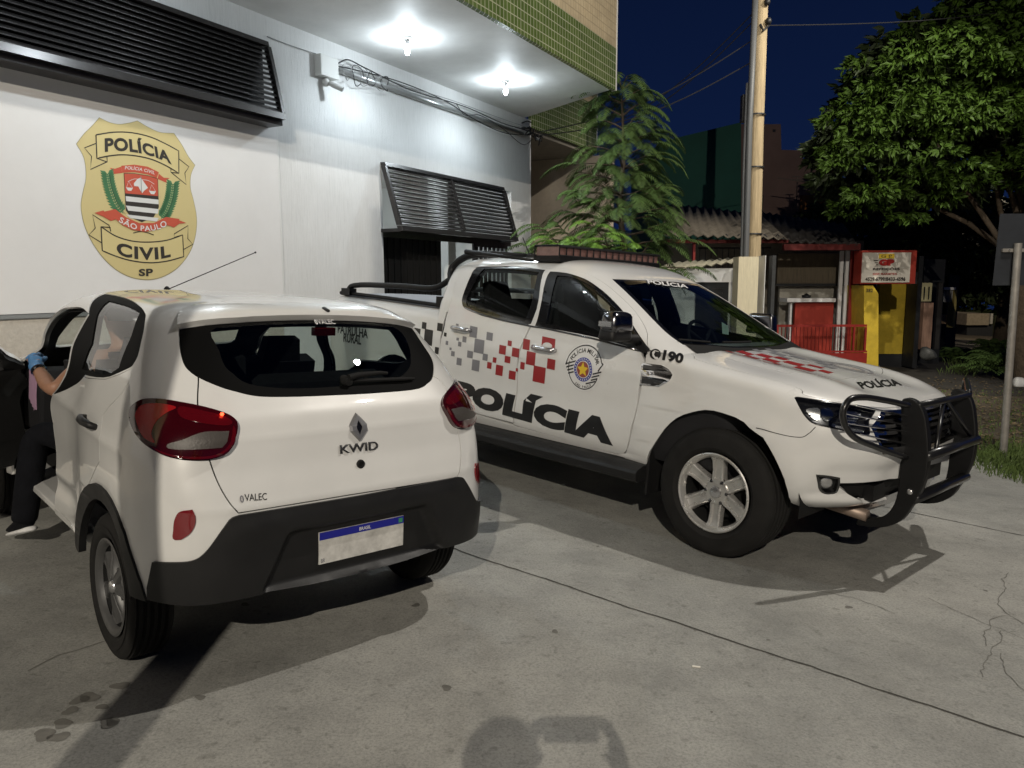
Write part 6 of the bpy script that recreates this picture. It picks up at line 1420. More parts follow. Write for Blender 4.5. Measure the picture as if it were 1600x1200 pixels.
# ============================================================ neighbours, street furniture
def ybox(name, u0, u1, v0, v1, y0, depth, m, parent, bevel=0, lean=0):
    """box whose camera-side face spans image columns u0..u1 and rows v0..v1 at distance y0"""
    a, b_ = on_y(u0, v1, y0), on_y(u1, v0, y0); bm = bmesh.new(); add_box(bm, ((a.x+b_.x)/2, y0+depth/2, (a.z+b_.z)/2), (abs(b_.x-a.x), depth, abs(b_.z-a.z))); return bm_obj(name, bm, m, parent, bevel=bevel)
def ypoly(name, pts, y0, depth, m, parent):
    P = [on_y(u, v, y0) for u, v in pts]; bm = bmesh.new(); add_prism(bm, [(p.x, p.z) for p in P], 1, y0, y0+depth); return bm_obj(name, bm, m, parent)
def slab(name, P4, thick, m, parent, corr=0, n=40):
    """sheet through 4 corner points (a,b,c,d), optional corrugation running from edge ab to dc"""
    a, b_, c, d = [Vector(p) for p in P4]; nrm = (b_-a).cross(d-a).normalized(); nrm = nrm if nrm.z > 0 else -nrm
    bm = bmesh.new(); A_, B_ = [], []
    for i in range(n+1):
        t = i/n; off = nrm*(corr*math.cos(t*n*math.pi/2)) if corr else Vector(); A_.append(bm.verts.new(a.lerp(b_, t)+off)); B_.append(bm.verts.new(d.lerp(c, t)+off))
    for i in range(n): bm.faces.new((A_[i], A_[i+1], B_[i+1], B_[i]))
    bmesh.ops.recalc_face_normals(bm, faces=bm.faces[:]); o = bm_obj(name, bm, m, parent, smooth=bool(corr)); md = o.modifiers.new('s', 'SOLIDIFY'); md.thickness = thick; return o
M['stucco_w'] = mat('white_stucco', (.80, .80, .79), .8, cvar=.12, cscale=4, bump=.3, bscale=30, dist=.01)
M['stucco_c'] = mat('cream_stucco', (.62, .56, .40), .8, cvar=.15, cscale=9, stretch=(6, 6, .7), bump=.3, bscale=30, dist=.01)
M['fibro'] = mat('fibre_cement_sheet', (.30, .28, .21), .9, cvar=.35, cscale=12, bump=.3, bscale=60, dist=.01)
M['oldtile'] = mat('old_roof_sheet', (.11, .095, .075), .9, cvar=.4, cscale=3)
M['iron_red'] = mat('red_painted_iron', (.26, .018, .012), .5, cvar=.2, cscale=8)
M['wall_red'] = mat('red_painted_wall', (.34, .03, .015), .6, cvar=.12, cscale=4)
M['yellow'] = mat('yellow_painted_wall', (.62, .44, .035), .7, cvar=.2, cscale=6, bump=.2, bscale=20)
M['iron_black'] = mat('black_painted_iron', (.015, .016, .018), .5)
# gate wall between the lots
GW = thing('gate_wall', 'white boundary wall with black louvred gate and wavy sheet coping behind the pickup', 'wall', loc=on_y(1100, 520, 12.6))
GWi = GW.matrix_world.inverted() if False else Matrix.Translation(-Vector(GW.location))
def rel(o, t):
    o.data.transform(Matrix.Translation(-Vector(t.location))); return o
a, b_ = on_y(1020, 440, 13.2), on_y(1152, 440, 12.5)
def gwpt(u, v):                       # on the slightly turned wall plane
    r = pray(u, v); A2 = np.array(a); n_ = np.cross(np.array(b_-a), [0, 0, 1.]); t = ((A2-CAMO)@n_)/(r@n_); return Vector(CAMO+r*t)
gn = (b_-a).cross(Vector((0, 0, 1))).normalized(); gn = gn if gn.y > 0 else -gn
def gwbox(name, u0, u1, v0, v1, dep, m, front=0.0, par=None):
    P = [gwpt(u0, v1), gwpt(u1, v1), gwpt(u1, v0), gwpt(u0, v0)]; zb, zt = P[0].z, P[2].z; bm = bmesh.new(); p0, p1 = P[0]-gn*front, P[1]-gn*front; q0, q1 = p0+gn*dep, p1+gn*dep
    vs_ = [bm.verts.new((p.x, p.y, z)) for z in (zb, zt) for p in (p0, p1, q1, q0)]
    for f in ((3, 2, 1, 0), (4, 5, 6, 7), (0, 1, 5, 4), (1, 2, 6, 5), (2, 3, 7, 6), (3, 0, 4, 7)): bm.faces.new([vs_[i] for i in f])
    bmesh.ops.recalc_face_normals(bm, faces=bm.faces[:]); return rel(bm_obj(name, bm, m, par or GW), GW)
gwbox('wall', 1015, 1080, 428, 640, .2, M['stucco_w']); gwbox('wall', 1132, 1150, 420, 640, .2, M['stucco_w']); gwbox('lintel', 1015, 1151, 419, 441, .2, M['stucco_w'], .01)
gt = gwbox('gate', 1080, 1132, 441.5, 640, .05, M['iron_black'], -.05)
for k in range(5): gwbox('gate_louvre', 1098, 1106, 450+k*7, 452+k*7, .03, M['louvre'], -.035, GW); gwbox('gate_louvre', 1112, 1128, 450+k*7, 452+k*7, .03, M['louvre'], -.035, GW)
P4 = [gwpt(1020, 427)-gn*.12, gwpt(1153, 410)-gn*.12, gwpt(1153, 402)+gn*.5, gwpt(1035, 411)+gn*.5]
rel(slab('coping_sheet', P4, .012, M['fibro'], GW, .022, 36), GW)
PB = gwpt(1152, 440)
o = rel(ybox('pilaster', 1146, 1186, 401, 640, 12.0, .3, M['stucco_c'], GW), GW)
o = rel(ybox('pilaster', 1186.5, 1197, 399, 640, 11.98, .35, M['stucco_w'], GW), GW)
dp = thing('steel_post', 'black steel post at the end of the white gate wall', 'post', loc=on_y(1205, 560, 11.95))
o = ybox('post', 1197.5, 1213, 399, 640, 11.95, .16, mat('worn_black_steel', (.03, .032, .033), .6, cvar=.5, cscale=20), dp); rel(o, dp)
# utility pole
UP = thing('utility_pole', 'tall wooden utility pole with grey conduits strapped to its left side', 'pole', loc=(on_y(1177, 400, 12.8).x, 12.8, -.6))
def uppt(u, v, dy=0): return on_y(u, v, 12.8+dy)-Vector(UP.location)
M['pole_wood'] = mat('weathered_pole', (.42, .33, .20), .85, cvar=.35, cscale=5, stretch=(8, 8, .5), bump=.5, bscale=12, dist=.02)
bm = bmesh.new(); add_tube(bm, [uppt(1174, 640), uppt(1177, 400), uppt(1182.5, 200), uppt(1191, -20), uppt(1196, -150)], [.125, .118, .108, .098, .09], 14); bm_obj('shaft', bm, M['pole_wood'], UP, smooth=True)
M['pvc'] = mat('grey_conduit', (.10, .105, .11), .5)
bm = bmesh.new(); add_tube(bm, [uppt(1163, 640, -.1), uppt(1165.5, 400, -.1), uppt(1171, 200, -.1), uppt(1181, -20, -.1)], .048, 10); bm_obj('conduit', bm, M['pvc'], UP, smooth=True)
bm = bmesh.new(); add_tube(bm, [uppt(1156.5, 640, -.05), uppt(1159, 400, -.05), uppt(1163, 240, -.05), uppt(1168, 130, -.05)], .026, 8); bm_obj('conduit', bm, M['pvc'], UP, smooth=True)
for v in (180, 262, 366):
    bm = bmesh.new(); c = uppt(1176.5+(380-v)*.028, v); add_lathe(bm, [(.135, -.012), (.138, 0), (.135, .012)], 'z', 18, c); o = bm_obj('strap', bm, M['iron_black'], UP); md = o.modifiers.new('s', 'SOLIDIFY'); md.thickness = .006
bm = bmesh.new(); add_box(bm, uppt(1165, 170, .15), (.14, .14, .42)); bm_obj('meter_box', bm, M['iron_black'], UP, bevel=.01)
for u, v in ((1201, 33), (1199, 3)):
    bm = bmesh.new(); add_lathe(bm, [(.0, -.05), (.035, -.045), (.05, 0), (.035, .045), (0, .05)], 'z', 14, uppt(u, v, -.12)); bm_obj('insulator', bm, M['iron_black'], UP, smooth=True)
bm = bmesh.new(); add_tube(bm, [uppt(1188, 38, -.1), uppt(1193, 48, -.15), uppt(1201, 40, -.12)], .02, 6); bm_obj('bracket', bm, M['iron_black'], UP)
LNS = thing('overhead_lines', 'thin dark overhead wires from the police station corner up to the pole', 'wires', loc=uppt(1185, 30)+Vector(UP.location))
lo = Vector(LNS.location)
for (s, z, o_), (u, v) in (((14.4, 4.45, .1), (1185, 12)), ((14.4, 4.35, .1), (1184, 26)), ((11.6, 3.95, .15), (1180, 60)), ((11.6, 3.9, .15), (1178, 95))):
    A_, B_ = wp(s, z, o_), uppt(u, v)+Vector(UP.location); pts = [A_.lerp(B_, t)-Vector((0, 0, .5*math.sin(math.pi*t)*.5))-lo for t in np.linspace(0, 1, 14)]
    bm = bmesh.new(); add_tube(bm, pts, .009, 5); bm_obj('wire', bm, M['wire'], LNS)
bm = bmesh.new(); A_ = uppt(1185, 40)+Vector(UP.location); add_tube(bm, [A_.lerp(on_y(1900, -60, 16), t)-Vector((0, 0, .35*math.sin(math.pi*t)))-lo for t in np.linspace(0, 1, 14)], .008, 5); bm_obj('wire', bm, M['wire'], LNS)
# neighbour's porch with old roof
PO = thing('porch_house', 'low house behind the gate wall with an old corrugated porch roof and red beams', 'house', loc=on_y(1200, 500, 18))
pr = lambda o: rel(o, PO)
pr(slab('roof', [on_y(1036, 366, 15.2), on_y(1232, 372, 15.2), on_y(1190, 334, 20.5), on_y(1040, 318, 20.5)], .02, M['oldtile'], PO, .03, 50))
pr(slab('roof', [on_y(1180, 372, 16), on_y(1345, 384, 16), on_y(1320, 350, 21), on_y(1180, 330, 21)], .02, mat('dark_roof_sheet', (.035, .032, .03), .9), PO, .03, 50))
M['beam_red'] = mat('dull_red_beam', (.10, .008, .006), .8, cvar=.4, cscale=4)
pr(ybox('beam', 1030, 1232, 374, 380, 15.4, .12, M['beam_red'], PO)); pr(ybox('beam', 1225, 1345, 381, 391, 16.0, .12, M['beam_red'], PO))
pr(ybox('post', 1081, 1087, 378, 470, 15.5, .1, M['iron_red'], PO))
for k in range(9):
    u = 1045+k*20; P_ = [on_y(u, 378, 15.45), on_y(u+10, 366, 15.45)]; Q_ = [on_y(u+20, 378, 15.45), on_y(u+10, 366, 15.45)]
    for q in (P_, Q_): bm = bmesh.new(); add_tube(bm, q, .012, 5); pr(bm_obj('truss_rod', bm, M['iron_black'], PO))
pr(ybox('back_wall', 1025, 1350, 376, 620, 19.5, .2, mat('dim_white_wall', (.30, .27, .22), .9, cvar=.2), PO))
for k in range(12): pr(ybox('railing', 1092+k*9, 1094+k*9, 388, 430, 16.5, .03, M['iron_black'], PO))
pr(ybox('railing', 1090, 1205, 386, 389, 16.5, .03, M['iron_black'], PO))
# snack counter
SN = thing('snack_kiosk', 'open red and white snack kiosk with a white counter left of the hanging sign', 'kiosk', loc=on_y(1270, 560, 17))
sr = lambda o: rel(o, SN)
sr(ybox('side_wall', 1212, 1322, 398, 600, 17.6, .1, mat('grimy_white', (.34, .32, .27), .8, cvar=.3, cscale=3), SN))
sr(ybox('boarding', 1214, 1312, 396, 443, 17.4, .06, mat('brown_boards', (.13, .105, .07), .8, cvar=.35, cscale=3, stretch=(12, 1, 1)), SN))
sr(ybox('board_rail', 1212, 1322, 443, 447, 17.35, .06, M['iron_black'], SN))
sr(ybox('counter_top', 1230, 1306, 466, 472, 16.8, .5, M['stucco_w'], SN)); sr(ybox('counter_front', 1239, 1303, 472, 560, 16.95, .1, M['wall_red'], SN)); sr(ybox('counter_side', 1231, 1238, 472, 560, 16.93, .1, M['stucco_w'], SN))
pt = bmesh.new(); c = on_y(1260, 463, 17.0); add_lathe(pt, [(.0, 0), (.09, .0), (.10, .05), (.06, .06), (.02, .09), (0, .1)], 'z', 14, c-Vector((0, 0, .03))); tag(bm_obj('cooking_pot', pt, M['iron_black'], smooth=True), 'small dark pot standing on the kiosk counter', 'pot')
for u in (1308, 1317): sr(ybox('pale_post', u, u+6, 392, 600, 16.9, .06, M['stucco_w'], SN))
for u in (1326, 1343): sr(ybox('lattice_post', u, u+5, 392, 600, 16.7, .06, M['iron_red'], SN))
for k in range(9):
    a_1, b_1 = on_y(1330, 398+k*13, 16.72), on_y(1344, 411+k*13, 16.72)
    if k % 2: a_1, b_1 = on_y(1344, 398+k*13, 16.72), on_y(1330, 411+k*13, 16.72)
    bm = bmesh.new(); add_tube(bm, [a_1, b_1], .012, 5); sr(bm_obj('lattice_rod', bm, M['iron_red'], SN))
# red railing gate
RG = thing('red_gate', 'red iron gate with close vertical bars below the snack kiosk', 'gate', loc=on_y(1284, 575, 15.8)); rr_ = lambda o: rel(o, RG)
yR = 15.8
rr_(ybox('frame', 1212, 1355, 507, 511, yR, .05, M['iron_red'], RG)); rr_(ybox('frame', 1212, 1355, 548, 551, yR, .05, M['iron_red'], RG)); rr_(ybox('lower_panel', 1212, 1355, 551.5, 600, yR+.01, .03, M['iron_red'], RG))
for k in range(22): rr_(ybox('bar', 1214+k*5.9, 1216.2+k*5.9, 511.5, 547.8, yR+.01, .03, M['iron_red'], RG))
for u in (1212, 1236, 1332, 1350): rr_(ybox('frame', u, u+5, 511.2, 547.9, yR-.005, .05, M['iron_red'], RG))
# sign
SG = thing('restaurant_sign', 'white and red box sign with GP and phone numbers over the yellow entrance', 'sign', loc=on_y(1388, 420, 16)); s_ = lambda o: rel(o, SG)
s_(ybox('box', 1344, 1433, 391, 443.5, 16.02, .35, M['wall_red'], SG)); M['sign_face'] = mat('sign_face', (.62, .58, .50), .5)
s_(ybox('face', 1345.5, 1424, 394.5, 441.5, 15.995, .02, M['sign_face'], SG))
def sg_text(txt, u0, u1, v0, v1, m, d=0, bold=.03):
    A_, B_ = on_y(u0, v1, 15.98-d), on_y(u1, v0, 15.98-d); V, Fc = fit_text(txt, B_.x-A_.x, B_.z-A_.z, bold); s_(decal('lettering', V, Fc, lambda x, y: Vector((A_.x+x, 15.98-d, A_.z+y)), m, SG, cut=0))
def sg_rect(u0, u1, v0, v1, m, d=0):
    A_, B_ = on_y(u0, v1, 15.982-d), on_y(u1, v0, 15.982-d); s_(decal('marking', *poly_mesh([(A_.x, A_.z), (B_.x, A_.z), (B_.x, B_.z), (A_.x, B_.z)]), lambda x, y: Vector((x, 15.982-d, y)), m, SG, cut=0))
sr_red = mat('sign_red', (.40, .02, .015), .5); sr_y = mat('sign_yellow', (.60, .42, .03), .5)
sg_rect(1373, 1398, 396.5, 404, sr_y); sg_text('G P', 1377, 1394, 398, 402.5, ink, .003, .0); sg_text('GP', 1373, 1398, 405, 415, sr_red, .002, .09)
for k in range(3): sg_rect(1365+k*2, 1372, 406.5+k*3.2, 407.7+k*3.2, ink, .001)
sg_text('REFEIÇÕES', 1364, 1406, 418.5, 422, ink, .002, .03); sg_text('DISK MARMITEX', 1364, 1402, 426.5, 429.5, sr_red, .002, .02); sg_text('4529-6799/8433-4596', 1352, 1415, 433, 439, ink, .002, .03)
# yellow entrance
YE = thing('yellow_entrance', 'yellow walled entrance recess under the box sign', 'building', loc=on_y(1390, 575, 16.5)); y_ = lambda o: rel(o, YE)
y_(ypoly('pier', [(1350, 446), (1364, 446), (1372.5, 459), (1372.5, 600), (1350, 600)], 16.1, .9, M['yellow'], YE))
y_(ybox('back_wall', 1366, 1434, 430, 600, 19.0, .2, M['yellow'], YE)); y_(ybox('top', 1350, 1434, 425, 444, 16.5, 2.6, M['iron_black'], YE))
pc = YE; y_(ybox('dark_base', 1372, 1434, 553, 575, 18.95, .04, M['iron_black'], YE))
A_, B_ = on_y(1351, 458, 16.08), on_y(1364, 450, 16.08); V, Fc = fit_text('382', .14, .07, .02); y_(decal('lettering', V, Fc, lambda x, y: Vector((A_.x+.03+x, 16.085, A_.z+.02+y)), ink, YE, cut=0))
# next gates along the street
NG = thing('street_gates', 'row of dark gates and lit plastered pillars beyond the yellow entrance', 'gate', loc=on_y(1465, 565, 20)); n_g = lambda o: rel(o, NG)
n_g(ybox('dark_wall', 1432, 1437, 400, 575, 18.4, .5, M['iron_black'], NG)); n_g(ybox('pale_panel', 1437.5, 1457, 442, 471, 19.2, .1, mat('pale_yellow_wall', (.60, .55, .32), .7), NG))
for u in (1443, 1450): n_g(ybox('slot', u, u+3, 448, 468, 19.18, .02, M['iron_black'], NG))
M['pinkwall'] = mat('stained_pink_pillar', (.46, .28, .20), .8, cvar=.6, cscale=2.5, stretch=(3, 3, .8)); n_g(ybox('pillar', 1439, 1459, 473, 546, 19.0, .4, M['pinkwall'], NG))
n_g(ybox('dark_gate', 1460, 1474, 441, 545, 19.6, .1, mat('dim_gate', (.035, .032, .03), .7, cvar=.4, cscale=3), NG)); n_g(ybox('dark_gate', 1457, 1476, 438, 441, 19.55, .15, M['iron_black'], NG))
n_g(ybox('balcony_slab', 1475, 1494, 449, 453, 22, .4, M['stucco_w'], NG)); n_g(ybox('pillar', 1488, 1496, 453, 512, 22, .3, mat('ochre_pillar', (.45, .36, .12), .8, cvar=.3), NG)); n_g(ybox('lit_wall', 1476, 1488, 492, 506, 22.3, .2, mat('peach_wall', (.62, .42, .26), .8, cvar=.3), NG))
for k in range(6): n_g(ybox('baluster', 1475.5+k*2.4, 1476.7+k*2.4, 454, 472, 22.05, .05, M['stucco_w'], NG))
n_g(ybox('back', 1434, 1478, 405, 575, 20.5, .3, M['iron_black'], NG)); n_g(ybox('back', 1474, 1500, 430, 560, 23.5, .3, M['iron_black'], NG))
TB = thing('sack', 'pale grey sack lying at the foot of the pink pillar', 'sack', loc=on_y(1449, 565, 18.3))
bm = bmesh.new(); add_ball(bm, (0, 0, .17), .22, 20, (1, .7, .62)); 
for v in bm.verts: v.co += v.co.normalized()*(.05*math.sin(v.co.x*13+v.co.z*9)+.03*math.sin(v.co.y*31+v.co.x*21)); v.co.z = max(v.co.z, 0)
bm_obj('sack_body', bm, mat('grey_plastic', (.14, .145, .14), .5, cvar=.4, cscale=6), TB, smooth=True)
FH = thing('far_house', 'small far house with a beige front and dark garage, end of the street', 'house', loc=on_y(1530, 530, 42)); f_ = lambda o: rel(o, FH)
f_(ybox('wall', 1510, 1546, 490, 508, 42, 3, mat('far_beige', (.40, .34, .25), .8, cvar=.3), FH)); f_(ybox('garage_door', 1509, 1552, 508, 540, 42.2, 3, mat('dark_garage', (.03, .032, .035), .7), FH)); f_(ybox('pier', 1547, 1552, 490, 506, 42, .5, mat('far_white', (.55, .53, .48), .8), FH)); f_(ybox('wall', 1552, 1590, 494, 540, 43, 1, mat('far_green', (.09, .10, .05), .9, cvar=.4), FH))
for q in ([(1505, 544), (1545, 544), (1545, 549), (1503, 549)], [(1512, 536), (1545, 536), (1546, 541), (1508, 541)]):
    g_ = [on_ground(u, v+8) for u, v in q]; sheet('far_pavement', [(p.x, p.y) for p in g_], mat('pale_path', (.33, .30, .24), .9, cvar=.3), .01)
# tall buildings behind
GB_ = thing('green_hall', 'tall dark green gabled hall wall against the night sky', 'building', loc=on_y(1110, 330, 26)); rel(ypoly('gable_wall', [(1030, 224), (1062, 214), (1158, 191), (1158, 470), (1030, 470)], 26, 6, mat('dark_green_render', (.012, .085, .062), .8, cvar=.25, cscale=.6), GB_), GB_)
BB_ = thing('stepped_building', 'dim pinkish building with a stepped parapet behind the utility pole', 'building', loc=on_y(1240, 340, 30)); rel(ypoly('facade', [(1150, 194), (1220, 194), (1221, 234), (1254, 235), (1255, 254), (1312, 257), (1330, 470), (1150, 470)], 30, 6, mat('pink_render', (.20, .13, .11), .85, cvar=.25, cscale=.7), BB_), BB_)
rel(ybox('orange_wall', 1250, 1312, 305, 346, 29.9, .09, mat('orange_render', (.32, .13, .03), .85), BB_), BB_); rel(ybox('vent_hole', 1208, 1212, 202, 206, 29.95, .06, M['iron_black'], BB_), BB_); rel(ybox('shutter_window', 1187, 1193, 305, 330, 29.95, .05, M['iron_black'], BB_), BB_)
TA = thing('tv_antenna', 'thin roof antenna standing in front of the stepped building', 'antenna', loc=on_y(1244, 340, 27))
for q in ([(1244, 345), (1246, 275)], [(1215, 278), (1262, 285)], [(1238, 276), (1252, 276)], [(1240, 281), (1254, 281)]):
    bm = bmesh.new(); add_tube(bm, [on_y(*p, 27)-Vector(TA.location) for p in q], .018, 5); bm_obj('rod', bm, mat('dull_metal', (.16, .13, .11), .6), TA)
# road sign seen from the back
gp_ = on_ground(1567, 718); RSN = thing('road_sign', 'back of a dark road sign on a galvanised post at the right edge', 'sign', loc=(gp_.x, gp_.y, gp_.z))
bt = on_y(1591, 380, gp_.y)-gp_
bm = bmesh.new(); add_tube(bm, [Vector((0, 0, -.1)), bt], .036, 14); M['galv'] = mat('dull_galvanised', (.30, .28, .25), .5, metal=.35, cvar=.3, cscale=9); bm_obj('post', bm, M['galv'], RSN, smooth=True, sharp=60)
p0, p1 = on_y(1550, 446, gp_.y+.06)-gp_, on_y(1562, 334, gp_.y+.06)-gp_; lean_ = (bt.x)/(bt.z)
bm = bmesh.new(); z0_, z1_ = p0.z, p1.z; add_prism(bm, [(p0.x, z0_), (p0.x+.70, z0_), (p0.x+.74, z1_), (p0.x+.02, z1_)], 1, .05, .056); bm_obj('panel', bm, mat('sign_back', (.022, .025, .03), .55, cvar=.3, cscale=8), RSN)
cb = on_y(1572, 391, gp_.y-.0)-gp_; bm = bmesh.new(); add_box(bm, (cb.x+.26, .03, cb.z), (.56, .025, .035)); bm_obj('bracket', bm, M['galv'], RSN, bevel=.003)
for dx in (.04, .20, .33):
    bm = bmesh.new(); add_ball(bm, (cb.x+dx, .015, cb.z), .011, 8); bm_obj('bolt', bm, M['chrome'], RSN)
# painted kerb stones at the tree foot
for i, (u, v, w) in enumerate(((1578, 598, .26), (1592, 603, .28), (1606, 602, .3))):
    c = on_ground(u, v); bm = bmesh.new(); bmesh.ops.create_icosphere(bm, subdivisions=3, radius=.5, matrix=Matrix.Translation((0, 0, .06)) @ Matrix.Diagonal((w, .22, .26, 1)))
    for vv in bm.verts: vv.co += Vector((math.sin(vv.co.y*31+i), math.cos(vv.co.x*27), math.sin(vv.co.x*19+vv.co.z*23)))*.014
    o = bm_obj('painted_stone', bm, M['stucco_w'], smooth=True); o.location = c; tag(o, ['leftmost white painted stone at the foot of the big tree', 'middle white painted stone at the foot of the big tree', 'rightmost white painted stone at the foot of the big tree'][i], 'stone', 'white painted stones round the tree foot')
# ============================================================ trees and plants
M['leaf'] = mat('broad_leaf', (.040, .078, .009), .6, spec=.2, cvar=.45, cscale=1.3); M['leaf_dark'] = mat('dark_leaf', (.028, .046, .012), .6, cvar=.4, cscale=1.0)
M['frond'] = mat('fern_leaf', (.080, .135, .036), .6, spec=.25, cvar=.4, cscale=2); M['frond_new'] = mat('young_fern_leaf', (.14, .26, .035), .5, cvar=.3, cscale=3)
M['bark'] = mat('rough_bark', (.10, .075, .05), .9, cvar=.4, cscale=8, bump=.8, bscale=20, dist=.03)
for k_ in ('leaf', 'leaf_dark', 'frond', 'frond_new'):
    b_n = M[k_].node_tree.nodes['Principled BSDF']
def limb_mesh(bm, p, q, r0, r1, bend=.15, seg=7, n=6):
    p, q = Vector(p), Vector(q); side = Vector(rng.normal(0, 1, 3)); side = (side-side.project(q-p)).normalized()*bend*(q-p).length
    pts = [p.lerp(q, t)+side*math.sin(math.pi*t)*.5 for t in np.linspace(0, 1, n)]; add_tube(bm, pts, list(np.linspace(r0, r1, n)), seg, False); return pts
# big tree on the right: drooping clusters of leaves
def leaf_cloud(centres, radii, n_per, size, droop=.5):
    V, F_ = [], []
    for c, r in zip(centres, radii):
        for _ in range(int(n_per*r*r)):
            d = rng.normal(0, 1, 3); d /= np.linalg.norm(d)
            if d[2] < -.25: continue
            p = np.array(c)+d*r*np.array([1.15, 1.15, .6])*(.75+.35*rng.random()); out = d.copy(); out[2] = out[2]*.4-droop
            out /= np.linalg.norm(out)
            for k in range(6):                                        # a spray of leaves from one twig end
                a = rng.random()*6.28; u = np.cross(out, [0, 0, 1.]); u /= max(np.linalg.norm(u), 1e-6); w = np.cross(out, u)
                dr = out*(.5+.5*rng.random())+(u*math.cos(a)+w*math.sin(a))*.65; dr[2] -= .18; dr /= np.linalg.norm(dr); s = size*(.7+.6*rng.random()); sd = np.cross(dr, rng.normal(0, 1, 3)); sd /= max(np.linalg.norm(sd), 1e-6)
                up_ = np.cross(dr, sd); m1 = p+dr*s*.5+up_*s*.07; b = len(V)
                V += [p, p+dr*s*.28+sd*s*.17, m1+sd*s*.19, p+dr*s, m1-sd*s*.19, p+dr*s*.28-sd*s*.17]; F_ += [(b, b+1, b+2, b+3), (b, b+3, b+4, b+5)]
    return V, F_
BT = thing('broadleaf_tree', 'big broadleaf tree with lit leaf clumps at the upper right', 'tree', loc=(10.6, 15.6, gz(10.6, 15.6)-.2)); bl_ = Vector(BT.location)
cl = []
def px_c(u, v, y, r): p = on_y(u, v, y); cl.append((np.array(p), r))
outline_ = [(1275, 255), (1290, 215), (1330, 170), (1345, 110), (1375, 75), (1420, 50), (1460, 20), (1500, 0), (1500, -120), (1760, -120), (1760, 330), (1600, 300), (1560, 260), (1500, 300), (1480, 330), (1420, 345), (1380, 330), (1340, 345), (1320, 315), (1290, 300)]
cand = rng.uniform((1270, -120), (1760, 350), (1400, 2)); cand = cand[pip(cand, np.array(outline_, float))]; kept = []
for c in cand:
    dmin = min([math.hypot(c[0]-q[0], (c[1]-q[1])*1.5) for q in kept], default=999)
    if dmin > 30: kept.append(c)
back_ = []
for i, (u, v) in enumerate(kept):
    edge = seg_dist(np.array([[u, v]]), np.array(outline_, float))[0]; depth = 14.0+max(0, (60-edge)*.018)+rng.uniform(-.5, .5)
    if rng.random() < .14: back_.append((u, v)); continue
    px_c(u, v, depth, rng.uniform(.26, .48)); back_.append((u, v))
V, F_ = leaf_cloud([c-np.array(bl_) for c, r in cl], [r for c, r in cl], 420, .145)
mesh_obj('crown', V, F_, M['leaf'], BT)
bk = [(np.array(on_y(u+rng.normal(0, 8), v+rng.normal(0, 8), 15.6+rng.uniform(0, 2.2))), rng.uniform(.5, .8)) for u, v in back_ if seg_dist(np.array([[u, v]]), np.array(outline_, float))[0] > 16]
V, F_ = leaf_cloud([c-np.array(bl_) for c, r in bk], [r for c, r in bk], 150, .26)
mesh_obj('inner_foliage', V, F_, M['leaf_dark'], BT)  # darker leaf colour paints in the shade inside the crown
bm = bmesh.new(); base = Vector((0, 0, 0)); fork = Vector((-.3, 0, 2.4)); add_tube(bm, [base, Vector((-.05, 0, .5)), Vector((-.15, .05, 1.4)), fork], [.36, .27, .24, .22], 12)
for c, r in bk[::12]: limb_mesh(bm, fork+Vector(rng.normal(0, .06, 3)), Vector(c)-bl_, .07, .02, .2)
bm_obj('trunk', bm, M['bark'], BT, smooth=True)
# darker trees behind
for i, (us, lab) in enumerate((([(1350, 420, 24, 1.6), (1420, 340, 25, 2.0), (1480, 400, 25, 2.0), (1380, 350, 26, 2.0), (1330, 350, 26, 1.4)], 'dark tree behind the hanging sign, under the big crown'), ([(1560, 420, 27, 2.2), (1540, 330, 28, 2.6), (1620, 440, 25, 2.0), (1490, 440, 30, 2.0), (1580, 380, 30, 3), (1440, 400, 29, 2.2)], 'dark tree behind the road sign at the right edge'))):
    c0 = on_y(us[0][0], 540, us[0][2]); t = thing('dark_tree', lab, 'tree', loc=(c0.x, c0.y, gz(c0.x, c0.y))); l0 = Vector(t.location)
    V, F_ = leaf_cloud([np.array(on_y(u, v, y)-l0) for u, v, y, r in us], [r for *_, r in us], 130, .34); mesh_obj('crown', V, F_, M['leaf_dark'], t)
    bm = bmesh.new(); add_tube(bm, [(0, 0, 0), (.1, 0, 1.5), (0, 0, 3.2)], [.25, .2, .15], 10)
    for u, v, y, r in us: limb_mesh(bm, (0, 0, 2.2), on_y(u, v, y)-l0, .08, .02)
    bm_obj('trunk', bm, M['bark'], t, smooth=True)
# hedge closing the view under the crowns
hd = on_y(1500, 500, 47); HG = thing('far_hedge', 'long dark hedge closing the street under the tree crowns', 'hedge', loc=(hd.x, 47, gz(hd.x, 47))); cs_ = [(np.array(on_y(u, v, 47+rng.uniform(-1, 1)))-np.array(HG.location), rng.uniform(1.0, 1.7)) for u in range(1395, 1720, 20) for v in (528, 500, 468, 430, 395)]
V, F_ = leaf_cloud([c for c, r in cs_], [r for c, r in cs_], 22, .55); mesh_obj('foliage', V, F_, M['leaf_dark'], HG)
